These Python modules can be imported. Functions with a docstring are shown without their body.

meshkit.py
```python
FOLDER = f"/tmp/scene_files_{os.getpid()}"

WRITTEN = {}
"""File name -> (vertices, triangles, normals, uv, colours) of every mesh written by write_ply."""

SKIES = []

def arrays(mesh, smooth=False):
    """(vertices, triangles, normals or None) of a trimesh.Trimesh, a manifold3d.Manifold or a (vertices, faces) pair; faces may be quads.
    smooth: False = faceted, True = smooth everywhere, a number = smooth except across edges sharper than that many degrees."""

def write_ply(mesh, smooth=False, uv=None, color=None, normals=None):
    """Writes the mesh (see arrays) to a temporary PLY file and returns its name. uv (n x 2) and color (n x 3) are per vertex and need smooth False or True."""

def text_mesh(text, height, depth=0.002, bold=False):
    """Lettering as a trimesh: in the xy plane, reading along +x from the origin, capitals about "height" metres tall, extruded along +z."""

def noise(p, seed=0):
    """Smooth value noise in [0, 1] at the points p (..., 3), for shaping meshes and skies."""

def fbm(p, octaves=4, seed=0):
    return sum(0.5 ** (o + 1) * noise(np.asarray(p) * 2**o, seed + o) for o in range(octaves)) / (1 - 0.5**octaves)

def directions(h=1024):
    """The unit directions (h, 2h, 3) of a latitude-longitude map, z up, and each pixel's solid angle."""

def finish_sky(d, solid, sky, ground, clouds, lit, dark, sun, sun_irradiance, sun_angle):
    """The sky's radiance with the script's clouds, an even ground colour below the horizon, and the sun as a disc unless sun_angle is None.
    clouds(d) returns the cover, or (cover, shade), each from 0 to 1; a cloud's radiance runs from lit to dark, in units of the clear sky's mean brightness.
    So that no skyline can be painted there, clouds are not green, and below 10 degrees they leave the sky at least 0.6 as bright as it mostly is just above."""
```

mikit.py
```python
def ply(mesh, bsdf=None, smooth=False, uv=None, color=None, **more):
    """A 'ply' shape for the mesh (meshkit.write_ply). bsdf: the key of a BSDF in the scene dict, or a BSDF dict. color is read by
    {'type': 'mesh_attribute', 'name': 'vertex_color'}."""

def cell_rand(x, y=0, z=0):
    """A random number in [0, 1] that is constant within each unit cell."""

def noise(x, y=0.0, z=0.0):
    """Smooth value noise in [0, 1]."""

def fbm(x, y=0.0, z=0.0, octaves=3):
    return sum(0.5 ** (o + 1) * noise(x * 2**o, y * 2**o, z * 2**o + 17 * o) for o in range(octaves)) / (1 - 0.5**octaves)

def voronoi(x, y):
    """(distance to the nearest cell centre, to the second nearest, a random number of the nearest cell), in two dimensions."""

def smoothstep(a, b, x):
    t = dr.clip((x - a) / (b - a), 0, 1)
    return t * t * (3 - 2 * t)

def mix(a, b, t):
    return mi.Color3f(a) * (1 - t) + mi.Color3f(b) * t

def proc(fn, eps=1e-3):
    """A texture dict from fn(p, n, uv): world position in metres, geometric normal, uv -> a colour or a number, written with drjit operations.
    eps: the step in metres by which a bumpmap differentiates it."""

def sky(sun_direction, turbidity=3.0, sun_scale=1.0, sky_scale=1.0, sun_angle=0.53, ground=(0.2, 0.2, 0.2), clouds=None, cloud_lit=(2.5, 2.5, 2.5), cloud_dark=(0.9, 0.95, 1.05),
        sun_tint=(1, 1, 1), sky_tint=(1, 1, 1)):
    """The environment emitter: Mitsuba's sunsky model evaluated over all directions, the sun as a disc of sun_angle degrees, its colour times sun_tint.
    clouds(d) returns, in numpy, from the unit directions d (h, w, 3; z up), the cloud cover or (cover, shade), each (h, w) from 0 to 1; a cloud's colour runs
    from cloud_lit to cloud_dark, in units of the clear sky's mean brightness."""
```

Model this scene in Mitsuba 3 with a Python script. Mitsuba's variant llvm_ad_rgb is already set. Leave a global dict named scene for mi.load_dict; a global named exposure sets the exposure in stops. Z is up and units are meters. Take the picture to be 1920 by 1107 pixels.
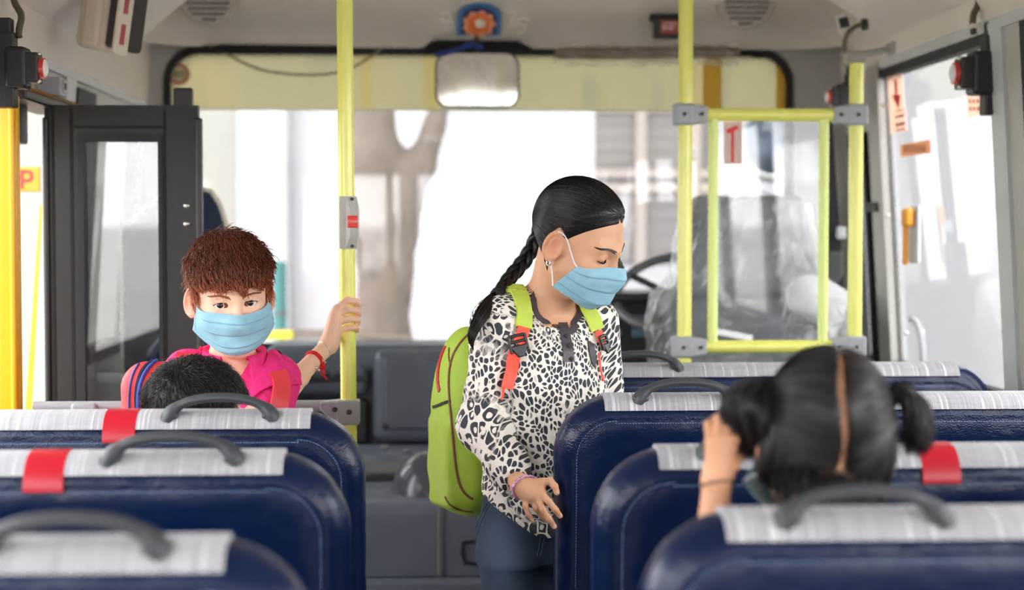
import math, random
import numpy as np, trimesh, manifold3d, shapely
import shapely.geometry as sg, shapely.affinity
import drjit as dr
import mitsuba as mi, mikit, meshkit
from mikit import proc

T4 = mi.ScalarTransform4f
scene, labels = {}, {}
exposure = 1.28

# ---- camera: x right, y towards the front of the bus, z up; 60 mm lens look, slight yaw and pitch
EYE = np.array([0.0, 0.0, 1.353])
FPX = 3200.0
YAW, PITCH = math.atan(150 / FPX), math.atan(128.5 / FPX)
FWD = np.array([math.sin(YAW) * math.cos(PITCH), math.cos(YAW) * math.cos(PITCH), -math.sin(PITCH)])
RIGHT = np.array([math.cos(YAW), -math.sin(YAW), 0.0])
UP = np.cross(RIGHT, FWD)
scene['camera'] = {'type': 'thinlens', 'fov': math.degrees(2 * math.atan(960 / FPX)), 'fov_axis': 'x',
                   'aperture_radius': 0.0115, 'focus_distance': 3.42,
                   'to_world': T4().look_at(origin=EYE.tolist(), target=(EYE + FWD).tolist(), up=[0, 0, 1])}
# ---- light: bright, even overcast sky
scene['sky_light'] = mikit.sky([0.3, -0.5, 0.8], turbidity=4, sun_scale=0.0, sun_angle=None, sky_scale=1.0, ground=(0.5, 0.5, 0.48),
                               clouds=lambda d: (np.ones(d.shape[:2]), 0.25 * meshkit.fbm(d * 3.0)), cloud_lit=(SKY := (24.0, 24.0, 24.4)), cloud_dark=(17.0, 17.4, 18.0))

# ---------------------------------------------------------------- helpers
def P(px, py, y):
    """World point in the cross-section plane at distance y along the bus whose picture is (px, py) of 1920 x 1107."""
    r = FWD + RIGHT * (px - 960) / FPX - UP * (py - 553.5) / FPX
    return EYE + r * (y / r[1])

def PX(px, py, x):
    r = FWD + RIGHT * (px - 960) / FPX - UP * (py - 553.5) / FPX
    return EYE + r * (x / r[0])

def proj(p):
    q = np.asarray(p, float) - EYE
    z = q @ FWD
    return np.stack([960 + FPX * (q @ RIGHT) / z, 553.5 - FPX * (q @ UP) / z], -1)

def lin(*c):
    if len(c) == 1: c = c[0]
    c = np.asarray(c, float) / 255.0
    return [float(v) for v in np.where(c <= 0.04045, c / 12.92, ((c + 0.055) / 1.055) ** 2.4)]

def rgb(c): return {'type': 'rgb', 'value': list(map(float, c))}

def mat(name, color, rough=0.5, metallic=0.0, spec=0.5, tex=None, bump=None, bscale=0.001, **kw):
    b = {'type': 'principled', 'base_color': proc(tex) if tex else rgb(lin(color)), 'roughness': float(rough), 'metallic': float(metallic), 'specular': float(spec), **kw}
    if bump: b = {'type': 'bumpmap', 'arbitrary': proc(bump, eps=0.0006), 'scale': float(bscale), 'bsdf': b}
    scene['mat_' + name] = {'type': 'twosided', 'bsdf': b}
    return 'mat_' + name

def key_for(name, parent=None):
    base = (parent + '__' if parent else '') + name
    k, n = base, 0
    while k in scene or k in things:
        n += 1; k = f'{base}_{n:03d}'
    return k
things = set()

def thing(name, label, category, group=None):
    k = key_for(name); things.add(k)
    labels[k] = {'label': label, 'category': category}
    if group: labels[k]['group'] = group
    return k

def obj(name, mesh, m, parent=None, smooth=False, label=None, category=None, group=None, kind=None, **kw):
    k = key_for(name, parent)
    scene[k] = mikit.ply(mesh, m, smooth=smooth, **kw)
    tag(k, label, category, group, kind)
    return k

def tag(k, label=None, category=None, group=None, kind=None):
    d = {a: b for a, b in dict(label=label, category=category, group=group, kind=kind).items() if b}
    if d: labels[k] = d

def reuse(name, entry, parent=None, to_world=None, **kw):
    k = key_for(name, parent)
    scene[k] = {**entry, **({'to_world': to_world} if to_world is not None else {})}
    tag(k, **kw)
    return k

def cat(*ms):
    ms = [m for x in ms for m in (x if isinstance(x, (list, tuple)) else [x])]
    return trimesh.util.concatenate(ms)

def moved(m, t=(0, 0, 0), R=None, s=None):
    v = np.array(m.vertices, float)
    if s is not None: v = v * s
    if R is not None: v = v @ np.asarray(R).T
    return trimesh.Trimesh(v + np.asarray(t), m.faces, process=False)

def rot(axis, deg):
    return trimesh.transformations.rotation_matrix(math.radians(deg), axis)[:3, :3]

def box(lo, hi):
    lo, hi = np.asarray(lo, float), np.asarray(hi, float)
    return moved(trimesh.creation.box(np.abs(hi - lo)), (lo + hi) / 2)

_ico = trimesh.creation.icosphere(subdivisions=2)
def rbox(size, r, c=(0, 0, 0), R=None):
    s = np.maximum(np.asarray(size, float) / 2 - r, 1e-5)
    pts = np.vstack([_ico.vertices * r + s * np.array(q) for q in np.ndindex(2, 2, 2) for q in [np.array(q) * 2 - 1]])
    return moved(trimesh.Trimesh(pts, process=False).convex_hull, c, R)

def extrude(poly, depth):
    if hasattr(poly, 'geoms'): return cat([trimesh.creation.extrude_polygon(g, depth, engine='earcut') for g in poly.geoms])
    return trimesh.creation.extrude_polygon(poly, depth, engine='earcut')

def frame(z, up=(0, 0, 1)):
    z = np.asarray(z, float) / np.linalg.norm(z)
    x = np.cross(up, z)
    if np.linalg.norm(x) < 1e-6: x = np.cross((1, 0, 0), z)
    x /= np.linalg.norm(x)
    return np.stack([x, np.cross(z, x), z], 1)

def cyl(a, b, r, n=24, r2=None):
    return tube([a, b], [r, r if r2 is None else r2], n)

def spline(pts, n):
    from scipy.interpolate import CubicSpline
    pts = np.asarray(pts, float)
    t = np.concatenate([[0], np.cumsum(np.linalg.norm(np.diff(pts[:, :3], axis=0), axis=1))])
    return CubicSpline(t, pts)(np.linspace(0, t[-1], n))

def tube(path, r, n=12, closed=False, squash=None, cap=True):
    """Swept tube with a rotation-minimising frame; r per point; squash = (a, b) scales the section's two axes."""
    p = np.asarray(path, float); m = len(p)
    r = np.broadcast_to(np.asarray(r, float), (m,))
    t = np.gradient(p, axis=0) if not closed else np.roll(p, -1, 0) - np.roll(p, 1, 0)
    t /= np.linalg.norm(t, axis=1, keepdims=True) + 1e-12
    a = frame(t[0])[:, 0]; A = []
    for i in range(m):
        a = a - t[i] * (a @ t[i]); a /= np.linalg.norm(a) + 1e-12; A.append(a)
    A = np.array(A); B = np.cross(t, A)
    ang = np.arange(n) * 2 * np.pi / n
    s = squash or (1, 1)
    v = p[:, None] + r[:, None, None] * (np.cos(ang)[None, :, None] * A[:, None] * s[0] + np.sin(ang)[None, :, None] * B[:, None] * s[1])
    v = v.reshape(-1, 3)
    f = []
    M = m if closed else m - 1
    i, j = np.meshgrid(np.arange(M), np.arange(n), indexing='ij')
    k = ((i + 1) % m) * n; i = i * n; j2 = (j + 1) % n
    q = np.stack([i + j, i + j2, k + j2, k + j], -1).reshape(-1, 4)
    f = np.vstack([q[:, [0, 1, 2]], q[:, [0, 2, 3]]])
    if not closed and cap:
        v = np.vstack([v, p[0], p[-1]]); c0, c1 = len(v) - 2, len(v) - 1
        j = np.arange(n); e = (m - 1) * n
        f = np.vstack([f, np.stack([np.full(n, c0), (j + 1) % n, j], 1), np.stack([np.full(n, c1), e + j, e + (j + 1) % n], 1)])
    return trimesh.Trimesh(v, f, process=False)

def strands(paths, r0, taper=0.3):
    """Many thin three-sided hairs as one mesh. paths: (n, m, 3)."""
    p = np.asarray(paths, float); n, m, _ = p.shape
    t = np.gradient(p, axis=1); t /= np.linalg.norm(t, axis=2, keepdims=True) + 1e-12
    ref = np.array([0.31, 0.52, 0.79])
    a = np.cross(t, ref); a /= np.linalg.norm(a, axis=2, keepdims=True) + 1e-9
    b = np.cross(t, a)
    w = np.linspace(0, 1, m)
    prof = (np.minimum(1, 0.6 + 2 * w) * np.where(w > 0.5, 1 - (1 - taper) * (w - 0.5) / 0.5, 1))[None, :, None, None]
    r = np.broadcast_to(np.asarray(r0, float).reshape(-1, 1, 1, 1), (n, 1, 1, 1)) * prof
    ang = np.array([0, 2.094, 4.189])
    v = p[:, :, None] + r * (np.cos(ang)[None, None, :, None] * a[:, :, None] + np.sin(ang)[None, None, :, None] * b[:, :, None])
    base = (np.arange(n) * m * 3)[:, None, None]
    i, j = np.meshgrid(np.arange(m - 1), np.arange(3), indexing='ij')
    q = np.stack([i * 3 + j, i * 3 + (j + 1) % 3, (i + 1) * 3 + (j + 1) % 3, (i + 1) * 3 + j], -1).reshape(1, -1, 4) + base
    q = q.reshape(-1, 4)
    return trimesh.Trimesh(v.reshape(-1, 3), np.vstack([q[:, [0, 1, 2]], q[:, [0, 2, 3]]]), process=False)

def grid_mesh(V, closed_u=False):
    """V (a, b, 3) -> sheet."""
    a, b = V.shape[:2]
    i, j = np.meshgrid(np.arange(a - 1), np.arange(b - 1), indexing='ij')
    q = np.stack([i * b + j, (i + 1) * b + j, (i + 1) * b + j + 1, i * b + j + 1], -1).reshape(-1, 4)
    return trimesh.Trimesh(V.reshape(-1, 3), np.vstack([q[:, [0, 1, 2]], q[:, [0, 2, 3]]]), process=False)

def shell(V, N, th):
    """Closed slab from a sheet V (a, b, 3) with normals N and thickness th."""
    a, b = V.shape[:2]
    top, bot = V + N * th / 2, V - N * th / 2
    idx = np.arange(a * b).reshape(a, b); o = a * b
    i, j = np.meshgrid(np.arange(a - 1), np.arange(b - 1), indexing='ij')
    q = np.stack([idx[i, j], idx[i + 1, j], idx[i + 1, j + 1], idx[i, j + 1]], -1).reshape(-1, 4)
    ring = np.concatenate([idx[:, 0], idx[-1, 1:], idx[-2::-1, -1], idx[0, -2:0:-1]])
    nx = np.roll(ring, -1)
    side = np.stack([ring, nx, nx + o, ring + o], -1)[:, ::-1]
    qs = np.vstack([q, q[:, ::-1] + o, side])
    m = trimesh.Trimesh(np.vstack([top.reshape(-1, 3), bot.reshape(-1, 3)]), np.vstack([qs[:, [0, 1, 2]], qs[:, [0, 2, 3]]]), process=False)
    return m

def ribbon(path, normals, width, th=0.002):
    """Flat strap along path; normals = which way it faces; width scalar or per point."""
    p = np.asarray(path, float); n = np.asarray(normals, float)
    t = np.gradient(p, axis=0); t /= np.linalg.norm(t, axis=1, keepdims=True) + 1e-12
    s = np.cross(t, n); s /= np.linalg.norm(s, axis=1, keepdims=True) + 1e-12
    n = np.cross(s, t)
    w = np.broadcast_to(np.asarray(width, float), (len(p),))[:, None]
    V = np.stack([p - s * w / 2, p - s * w / 6, p + s * w / 6, p + s * w / 2], 1)
    return shell(V, np.repeat(n[:, None], 4, 1), th)

# ---- signed distance modelling
def L(v): return np.sqrt((v * v).sum(-1))
def sphere(p, c, r): return L(p - np.asarray(c)) - r
def ell(p, c, r, R=None):
    q = p - np.asarray(c, float)
    if R is not None: q = q @ np.asarray(R)
    r = np.asarray(r, float)
    k0 = L(q / r); k1 = L(q / (r * r))
    return k0 * (k0 - 1) / np.maximum(k1, 1e-9)
def cone(p, a, b, ra, rb):
    a, b = np.asarray(a, float), np.asarray(b, float)
    ba = b - a; h = np.clip(((p - a) @ ba) / (ba @ ba), 0, 1)
    return L(p - a - h[:, None] * ba) - (ra + (rb - ra) * h)
def chain(p, pts, rs, k=0.0):
    d = None
    for i in range(len(pts) - 1):
        e = cone(p, pts[i], pts[i + 1], rs[i], rs[i + 1])
        d = e if d is None else (smin(d, e, k) if k else np.minimum(d, e))
    return d
def rb(p, c, half, r, R=None):
    q = p - np.asarray(c, float)
    if R is not None: q = q @ np.asarray(R)
    q = np.abs(q) - (np.asarray(half, float) - r)
    return L(np.maximum(q, 0)) + np.minimum(q.max(-1), 0) - r
def smin(a, b, k):
    h = np.maximum(k - np.abs(a - b), 0) / k
    return np.minimum(a, b) - h * h * k * 0.25
def smax(a, b, k): return -smin(-a, -b, k)
def ss(a, b, x):
    t = np.clip((x - a) / (b - a), 0, 1)
    return t * t * (3 - 2 * t)
def nz(p, f, seed=0, o=2): return meshkit.fbm(np.asarray(p) * f + 37.1, o, seed) * 2 - 1

def iso(fn, lo, hi, h, B=8, margin=1.7):
    """Zero surface of fn as a mesh (surface nets), evaluated only in blocks near the surface."""
    lo = np.asarray(lo, float); hi = np.asarray(hi, float)
    nb = np.ceil((hi - lo) / (h * B)).astype(int)
    c = np.stack(np.meshgrid(*[np.arange(k) for k in nb], indexing='ij'), -1).reshape(-1, 3)
    cd = fn(lo + (c + 0.5 - 0.5 / B) * h * B)
    val = np.repeat(np.repeat(np.repeat(np.where(cd < 0, -1.0, 1.0).reshape(nb), B, 0), B, 1), B, 2).astype(np.float32)
    act = c[np.abs(cd) < h * B * 0.87 * margin]
    off = np.stack(np.meshgrid(*[np.arange(B)] * 3, indexing='ij'), -1).reshape(-1, 3)
    for s in range(0, len(act), 800):
        ij = (act[s:s + 800, None] * B + off[None]).reshape(-1, 3)
        val[ij[:, 0], ij[:, 1], ij[:, 2]] = fn(lo + ij * h)
    sg_ = val < 0
    cnt = np.zeros([k - 1 for k in val.shape], np.int8)
    for o in np.ndindex(2, 2, 2):
        cnt += sg_[o[0]:o[0] + cnt.shape[0], o[1]:o[1] + cnt.shape[1], o[2]:o[2] + cnt.shape[2]]
    cells = np.argwhere((cnt > 0) & (cnt < 8))
    idx = np.full(cnt.shape, -1, np.int32); idx[tuple(cells.T)] = np.arange(len(cells))
    offs = np.array(list(np.ndindex(2, 2, 2)))
    V = np.stack([val[tuple((cells + o).T)] for o in offs], 1)
    acc = np.zeros((len(cells), 3)); num = np.zeros(len(cells))
    for a in range(8):
        for b in range(a + 1, 8):
            if np.abs(offs[a] - offs[b]).sum() == 1:
                cr = (V[:, a] < 0) != (V[:, b] < 0)
                t = np.where(cr, V[:, a] / np.where(cr, V[:, a] - V[:, b], 1), 0)
                acc += cr[:, None] * (offs[a] + t[:, None] * (offs[b] - offs[a])); num += cr
    verts = lo + h * (cells + acc / np.maximum(num, 1)[:, None])
    F = []
    for ax in range(3):
        u, v = (ax + 1) % 3, (ax + 2) % 3
        sl = [slice(None)] * 3; sl2 = [slice(None)] * 3
        sl[ax] = slice(0, -1); sl2[ax] = slice(1, None)
        a, b = sg_[tuple(sl)], sg_[tuple(sl2)]
        e = np.argwhere(a != b)
        e = e[(e[:, u] > 0) & (e[:, v] > 0) & (e[:, u] < cnt.shape[u]) & (e[:, v] < cnt.shape[v]) & (e[:, ax] < cnt.shape[ax])]
        du, dv = np.eye(3, dtype=int)[u], np.eye(3, dtype=int)[v]
        q = np.stack([idx[tuple((e - du - dv).T)], idx[tuple((e - dv).T)], idx[tuple(e.T)], idx[tuple((e - du).T)]], 1)
        flip = ~a[tuple(e.T)]
        q[flip] = q[flip][:, ::-1]
        F.append(q[(q >= 0).all(1)])
    q = np.vstack(F)
    return trimesh.Trimesh(verts, np.vstack([q[:, [0, 1, 2]], q[:, [0, 2, 3]]]), process=False)

def grad(fn, p, e=0.001):
    p = np.asarray(p, float)
    g = np.stack([fn(p + d) - fn(p - d) for d in np.eye(3) * e], -1)
    return g / (np.linalg.norm(g, axis=-1, keepdims=True) + 1e-12)

def hit(fn, px, py, y0=3.0, y1=4.2, n=500):
    """Where the sight lines through pixels meet the surface fn = 0, from distance y0 on; NaN where they miss."""
    px, py = np.atleast_1d(np.asarray(px, float)), np.atleast_1d(np.asarray(py, float))
    ys = np.linspace(y0, y1, n)
    r = FWD + RIGHT * ((px - 960) / FPX)[:, None] - UP * ((py - 553.5) / FPX)[:, None]
    r = r / r[:, 1:2]
    out = np.full((len(px), 3), np.nan)
    for i in range(len(px)):
        pts = EYE + r[i] * ys[:, None]
        d = fn(pts)
        k = np.argmax(d < 0)
        if d[k] < 0 and k > 0:
            t = d[k - 1] / (d[k - 1] - d[k]); out[i] = pts[k - 1] + t * (pts[k] - pts[k - 1])
        else:
            out[i] = pts[np.argmin(d)]
    return out

def march(fn, o, d, far=0.3, n=300):
    """First surface point along o + t d, o outside."""
    o, d = np.asarray(o, float), np.asarray(d, float)
    t = np.zeros(len(o))
    for _ in range(60):
        t = np.minimum(t + 0.8 * fn(o + d * t[:, None]), far)
    return o + d * t[:, None]

def lettering(text, height, depth, origin, right, up, bold=False, center=True):
    m = meshkit.text_mesh(text, height, depth, bold)
    v = np.array(m.vertices)
    if center: v[:, 0] -= (v[:, 0].min() + v[:, 0].max()) / 2; v[:, 1] -= height / 2
    R, U = np.asarray(right, float), np.asarray(up, float)
    N = np.cross(R, U)
    return trimesh.Trimesh(np.asarray(origin) + v[:, :1] * R + v[:, 1:2] * U + v[:, 2:3] * N, m.faces, process=False)

# ---------------------------------------------------------------- materials of the bus
def _panel(p, n, uv):
    k = mikit.fbm(p.x * 3, p.y * 3, p.z * 3)
    return mikit.mix(lin(178, 176, 170), lin(164, 161, 155), k)
mat('panel', None, 0.45, tex=_panel)
mat('panel_light', (186, 188, 190), 0.4)
mat('ceiling_grey', (202, 194, 184), 0.55)
mat('floor', (118, 118, 120), 0.7)
mat('aluminium', (176, 178, 180), 0.35, metallic=0.6)
mat('black_frame', (20, 19, 19), 0.45)
mat('black_rubber', (17, 16, 16), 0.6)
mat('black_gap', (12, 12, 12), 0.8)
mat('dark_box', (34, 33, 34), 0.4)
mat('bus_yellow', (222, 164, 8), 0.3)
mat('sign_yellow', (196, 128, 6), 0.4)
mat('stop_red', (140, 18, 14), 0.45)
mat('outside_yellow', (200, 138, 4), 0.4)
mat('sign_red', (214, 52, 40), 0.45)
mat('white_plastic', (214, 204, 190), 0.45)
mat('cream_plastic', (196, 190, 178), 0.45)
mat('red_lens', (205, 60, 50), 0.2)
mat('clear_lens', (226, 224, 222), 0.15)
mat('conduit', (84, 80, 58), 0.5)
mat('chrome', (230, 228, 222), 0.18, metallic=1.0)
mat('orange', (232, 158, 40), 0.4)
mat('blue_ribbon', (28, 52, 128), 0.6)
def _rail(p, n, uv):
    k = mikit.noise(p.x * 60, p.y * 60, p.z * 5)
    return mikit.mix(lin(234, 234, 116), lin(224, 226, 108), k)
mat('rail_yellow', None, 0.26, tex=_rail, clearcoat=0.9, clearcoat_gloss=0.8, spec=0.7)
mat('rail_lime', (226, 238, 146), 0.35)
mat('clamp_grey', (160, 162, 166), 0.4)
mat('screw', (70, 70, 70), 0.4, metallic=0.7)
mat('button_grey', (172, 173, 166), 0.45)
def _dash(p, n, uv):
    k = mikit.fbm(p.x * 9, p.y * 9, p.z * 9)
    s = mikit.smoothstep(0.55, 0.8, mikit.fbm(p.x * 14 + 5, p.y * 14, p.z * 4))
    return mikit.mix(mikit.mix(lin(70, 76, 84), lin(83, 90, 99), k), lin(116, 116, 116), 0.35 * s)
mat('dash', None, 0.42, tex=_dash)
mat('dash_dark', (36, 38, 42), 0.45)
mat('dash_warm', (92, 92, 92), 0.5)
scene['mat_glass'] = {'type': 'thindielectric', 'int_ior': 1.5}
scene['mat_acrylic'] = {'type': 'thindielectric', 'int_ior': 1.58, 'specular_transmittance': rgb((0.93, 0.94, 0.95))}
scene['mat_tint_glass'] = {'type': 'thindielectric', 'int_ior': 1.7, 'specular_transmittance': rgb((0.42, 0.44, 0.44))}

LX, RX = -0.95, 1.40          # the walls' inner faces at window-top height
def wallx(side, z): return (RX + 0.055 * max(0, (1.85 - z) / 0.9)) if side > 0 else (LX - 0.055 * max(0, (1.85 - z) / 0.9))

def wall_mesh(side, lo, hi, holes, th=0.035):
    """Side wall panel in the (y, z) plane from lo to hi with rectangular holes, leaning with the body side."""
    poly = sg.box(lo[0], lo[1], hi[0], hi[1])
    for h in holes: poly = poly.difference(sg.box(*h))
    m = extrude(poly, th)
    v = np.array(m.vertices)
    x = np.array([wallx(side, z) for z in v[:, 1]]) + side * v[:, 2]
    m = trimesh.Trimesh(np.stack([x, v[:, 0], v[:, 1]], 1), m.faces, process=False)
    return m

def wall_box(side, y0, y1, z0, z1, inset, out):
    """A bar on the wall that leans with it: from inset (into the bus) to out (outside)."""
    v = [];
    for (y, z) in ((y0, z0), (y1, z0), (y1, z1), (y0, z1)):
        x = wallx(side, z); v += [[x - side * inset, y, z], [x + side * out, y, z]]
    return trimesh.Trimesh(v, process=False).convex_hull

# ---- floor, walls, ceiling
obj('floor', box((-1.02, -4, -0.06), (1.47, 5.85, 0.0)), 'mat_floor', kind='structure')
def xz(poly, y0, y1):
    m = extrude(poly, y1 - y0); v = np.array(m.vertices)
    return trimesh.Trimesh(np.stack([v[:, 0], y0 + v[:, 2], v[:, 1]], 1), m.faces[:, ::-1], process=False)
rear = [(y, 0.98, y + 0.95, 1.80) for y in (-3.7, -2.6, -1.5, -0.4, 0.7)]
obj('wall_left', wall_mesh(-1, (-4, 0), (5.85, 1.75), rear + [(1.8, 0.98, 3.30, 1.66), (3.62, 0.02, 4.50, 1.66), (4.93, 0.95, 5.66, 1.70)]), 'mat_panel', kind='structure')
obj('wall_right', wall_mesh(1, (-4, 0), (5.85, 1.90), rear + [(1.8, 0.98, 4.02, 1.84), (4.22, 0.90, 5.34, 1.845), (5.44, 0.90, 5.74, 1.66)]), 'mat_panel', kind='structure')
obj('wall_back', xz(sg.box(-1.0, 0, 1.45, 2.16).difference(sg.box(-0.85, 0.95, -0.30, 1.82)).difference(sg.box(-0.12, 0.95, 0.55, 1.82)).difference(sg.box(0.72, 0.95, 1.28, 1.82)), -4.04, -4.0), 'mat_panel', kind='structure')
prof = [(RX + 0.0, 1.845), (RX - 0.02, 1.93), (RX - 0.28, 2.10), (RX - 0.5, 2.155), (0.22, 2.175), (LX + 0.5, 2.155), (LX + 0.28, 2.08), (LX + 0.015, 1.86), (LX, 1.742)]
prof2 = [(RX, 1.845), (RX - 0.005, 2.0), (RX - 0.04, 2.12), (RX - 0.14, 2.165), (0.22, 2.18), (LX + 0.14, 2.165), (LX + 0.04, 2.12), (LX + 0.008, 1.95), (LX, 1.742)]
def roof(pr, y0, y1):
    up = [(x + (0.06 if x > 1.2 else -0.06 if x < -0.8 else 0), z + 0.12) for x, z in pr][::-1]
    m = extrude(sg.Polygon(pr + up).buffer(0), y1 - y0); v = np.array(m.vertices)
    return trimesh.Trimesh(np.stack([v[:, 0], v[:, 2] + y0, v[:, 1]], 1), m.faces, process=False)
obj('ceiling', cat(roof(prof, -4.0, 5.17), roof(prof2, 5.15, 5.83)), 'mat_ceiling_grey', kind='structure')

# ---- front: dome panel over the windscreen, front wall with the windscreen opening
YF = 5.80
WL, WR, WT, WB = P(311, 400, YF)[0], P(1483, 400, YF)[0], P(600, 90, YF)[2], P(600, 655, YF)[2]
def rrect(x0, z0, x1, z1, r): return sg.box(x0 + r, z0 + r, x1 - r, z1 - r).buffer(r, quad_segs=12)
hole = rrect(WL, WB, WR, WT, 0.115)
def xz(poly, y0, y1):
    m = extrude(poly, y1 - y0); v = np.array(m.vertices)
    return trimesh.Trimesh(np.stack([v[:, 0], y0 + v[:, 2], v[:, 1]], 1), m.faces[:, ::-1], process=False)
obj('wall_front', xz(sg.box(-1.02, 0, 1.47, 2.2).difference(hole), YF, YF + 0.04), 'mat_panel', kind='structure')
gk = obj('window_1', xz(rrect(WL - 0.004, WB - 0.004, WR + 0.004, WT + 0.004, 0.119).difference(rrect(WL + 0.020, WB + 0.02, WR - 0.020, WT - 0.022, 0.098)), YF - 0.012, YF + 0.03), 'mat_black_rubber', kind='structure')
pane = trimesh.Trimesh(np.array([[WL, YF + 0.02, WB], [WR, YF + 0.02, WB], [WR, YF + 0.02, WT], [WL, YF + 0.02, WT]]), [[0, 1, 2], [0, 2, 3]], process=False)
obj('pane', pane, 'mat_glass', gk)
def dome(x, s):
    """s 0..1 from the windscreen's top edge up to the roof."""
    y = YF - 0.012 - 0.06 * s - 0.58 * s ** 2.2
    z = (WT + 0.004) + 0.205 * s ** 0.72
    e = np.clip(np.minimum(x - LX, RX - x) / 0.22, 0, 1)
    y = y - 0.16 * (1 - e) ** 2
    z = z - 0.05 * (1 - e) ** 2 * s
    b = np.exp(-((x - 0.155) / 0.155) ** 6) * ss(0.04, 0.16, s)
    return np.stack([x, y - 0.05 * b, z], -1)
X_, S_ = np.meshgrid(np.linspace(LX - 0.01, RX + 0.01, 160), np.linspace(0, 1, 50), indexing='ij')
Vd = dome(X_, S_)
obj('trim_1', shell(Vd, np.broadcast_to([0, -0.7, -0.7], Vd.shape), 0.012), 'mat_ceiling_grey', smooth=50, kind='structure')

# corner posts beside the windscreen, light metal ledge over the left windows
obj('trim_3', wall_box(-1, 3.2, 5.75, 1.742, 1.762, 0.014, 0.0), 'mat_panel_light', kind='structure')
obj('trim_4', wall_box(-1, 4.50, 4.62, 0.9, 1.742, 0.012, 0.02), 'mat_panel_light', kind='structure')
obj('trim_5', wall_box(-1, 4.62, 4.86, 0.9, 1.725, 0.018, 0.02), 'mat_black_rubber', kind='structure')
obj('trim_6', wall_box(1, 5.30, 5.44, 0.9, 1.86, 0.012, 0.01), 'mat_panel', kind='structure')
obj('trim_7', wall_box(1, 4.14, 4.24, 0.9, 1.86, 0.010, 0.01), 'mat_panel_light', kind='structure')
obj('trim_8', wall_box(1, 1.8, 5.26, 1.842, 1.872, 0.008, 0.01), 'mat_panel_light', kind='structure')

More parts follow.
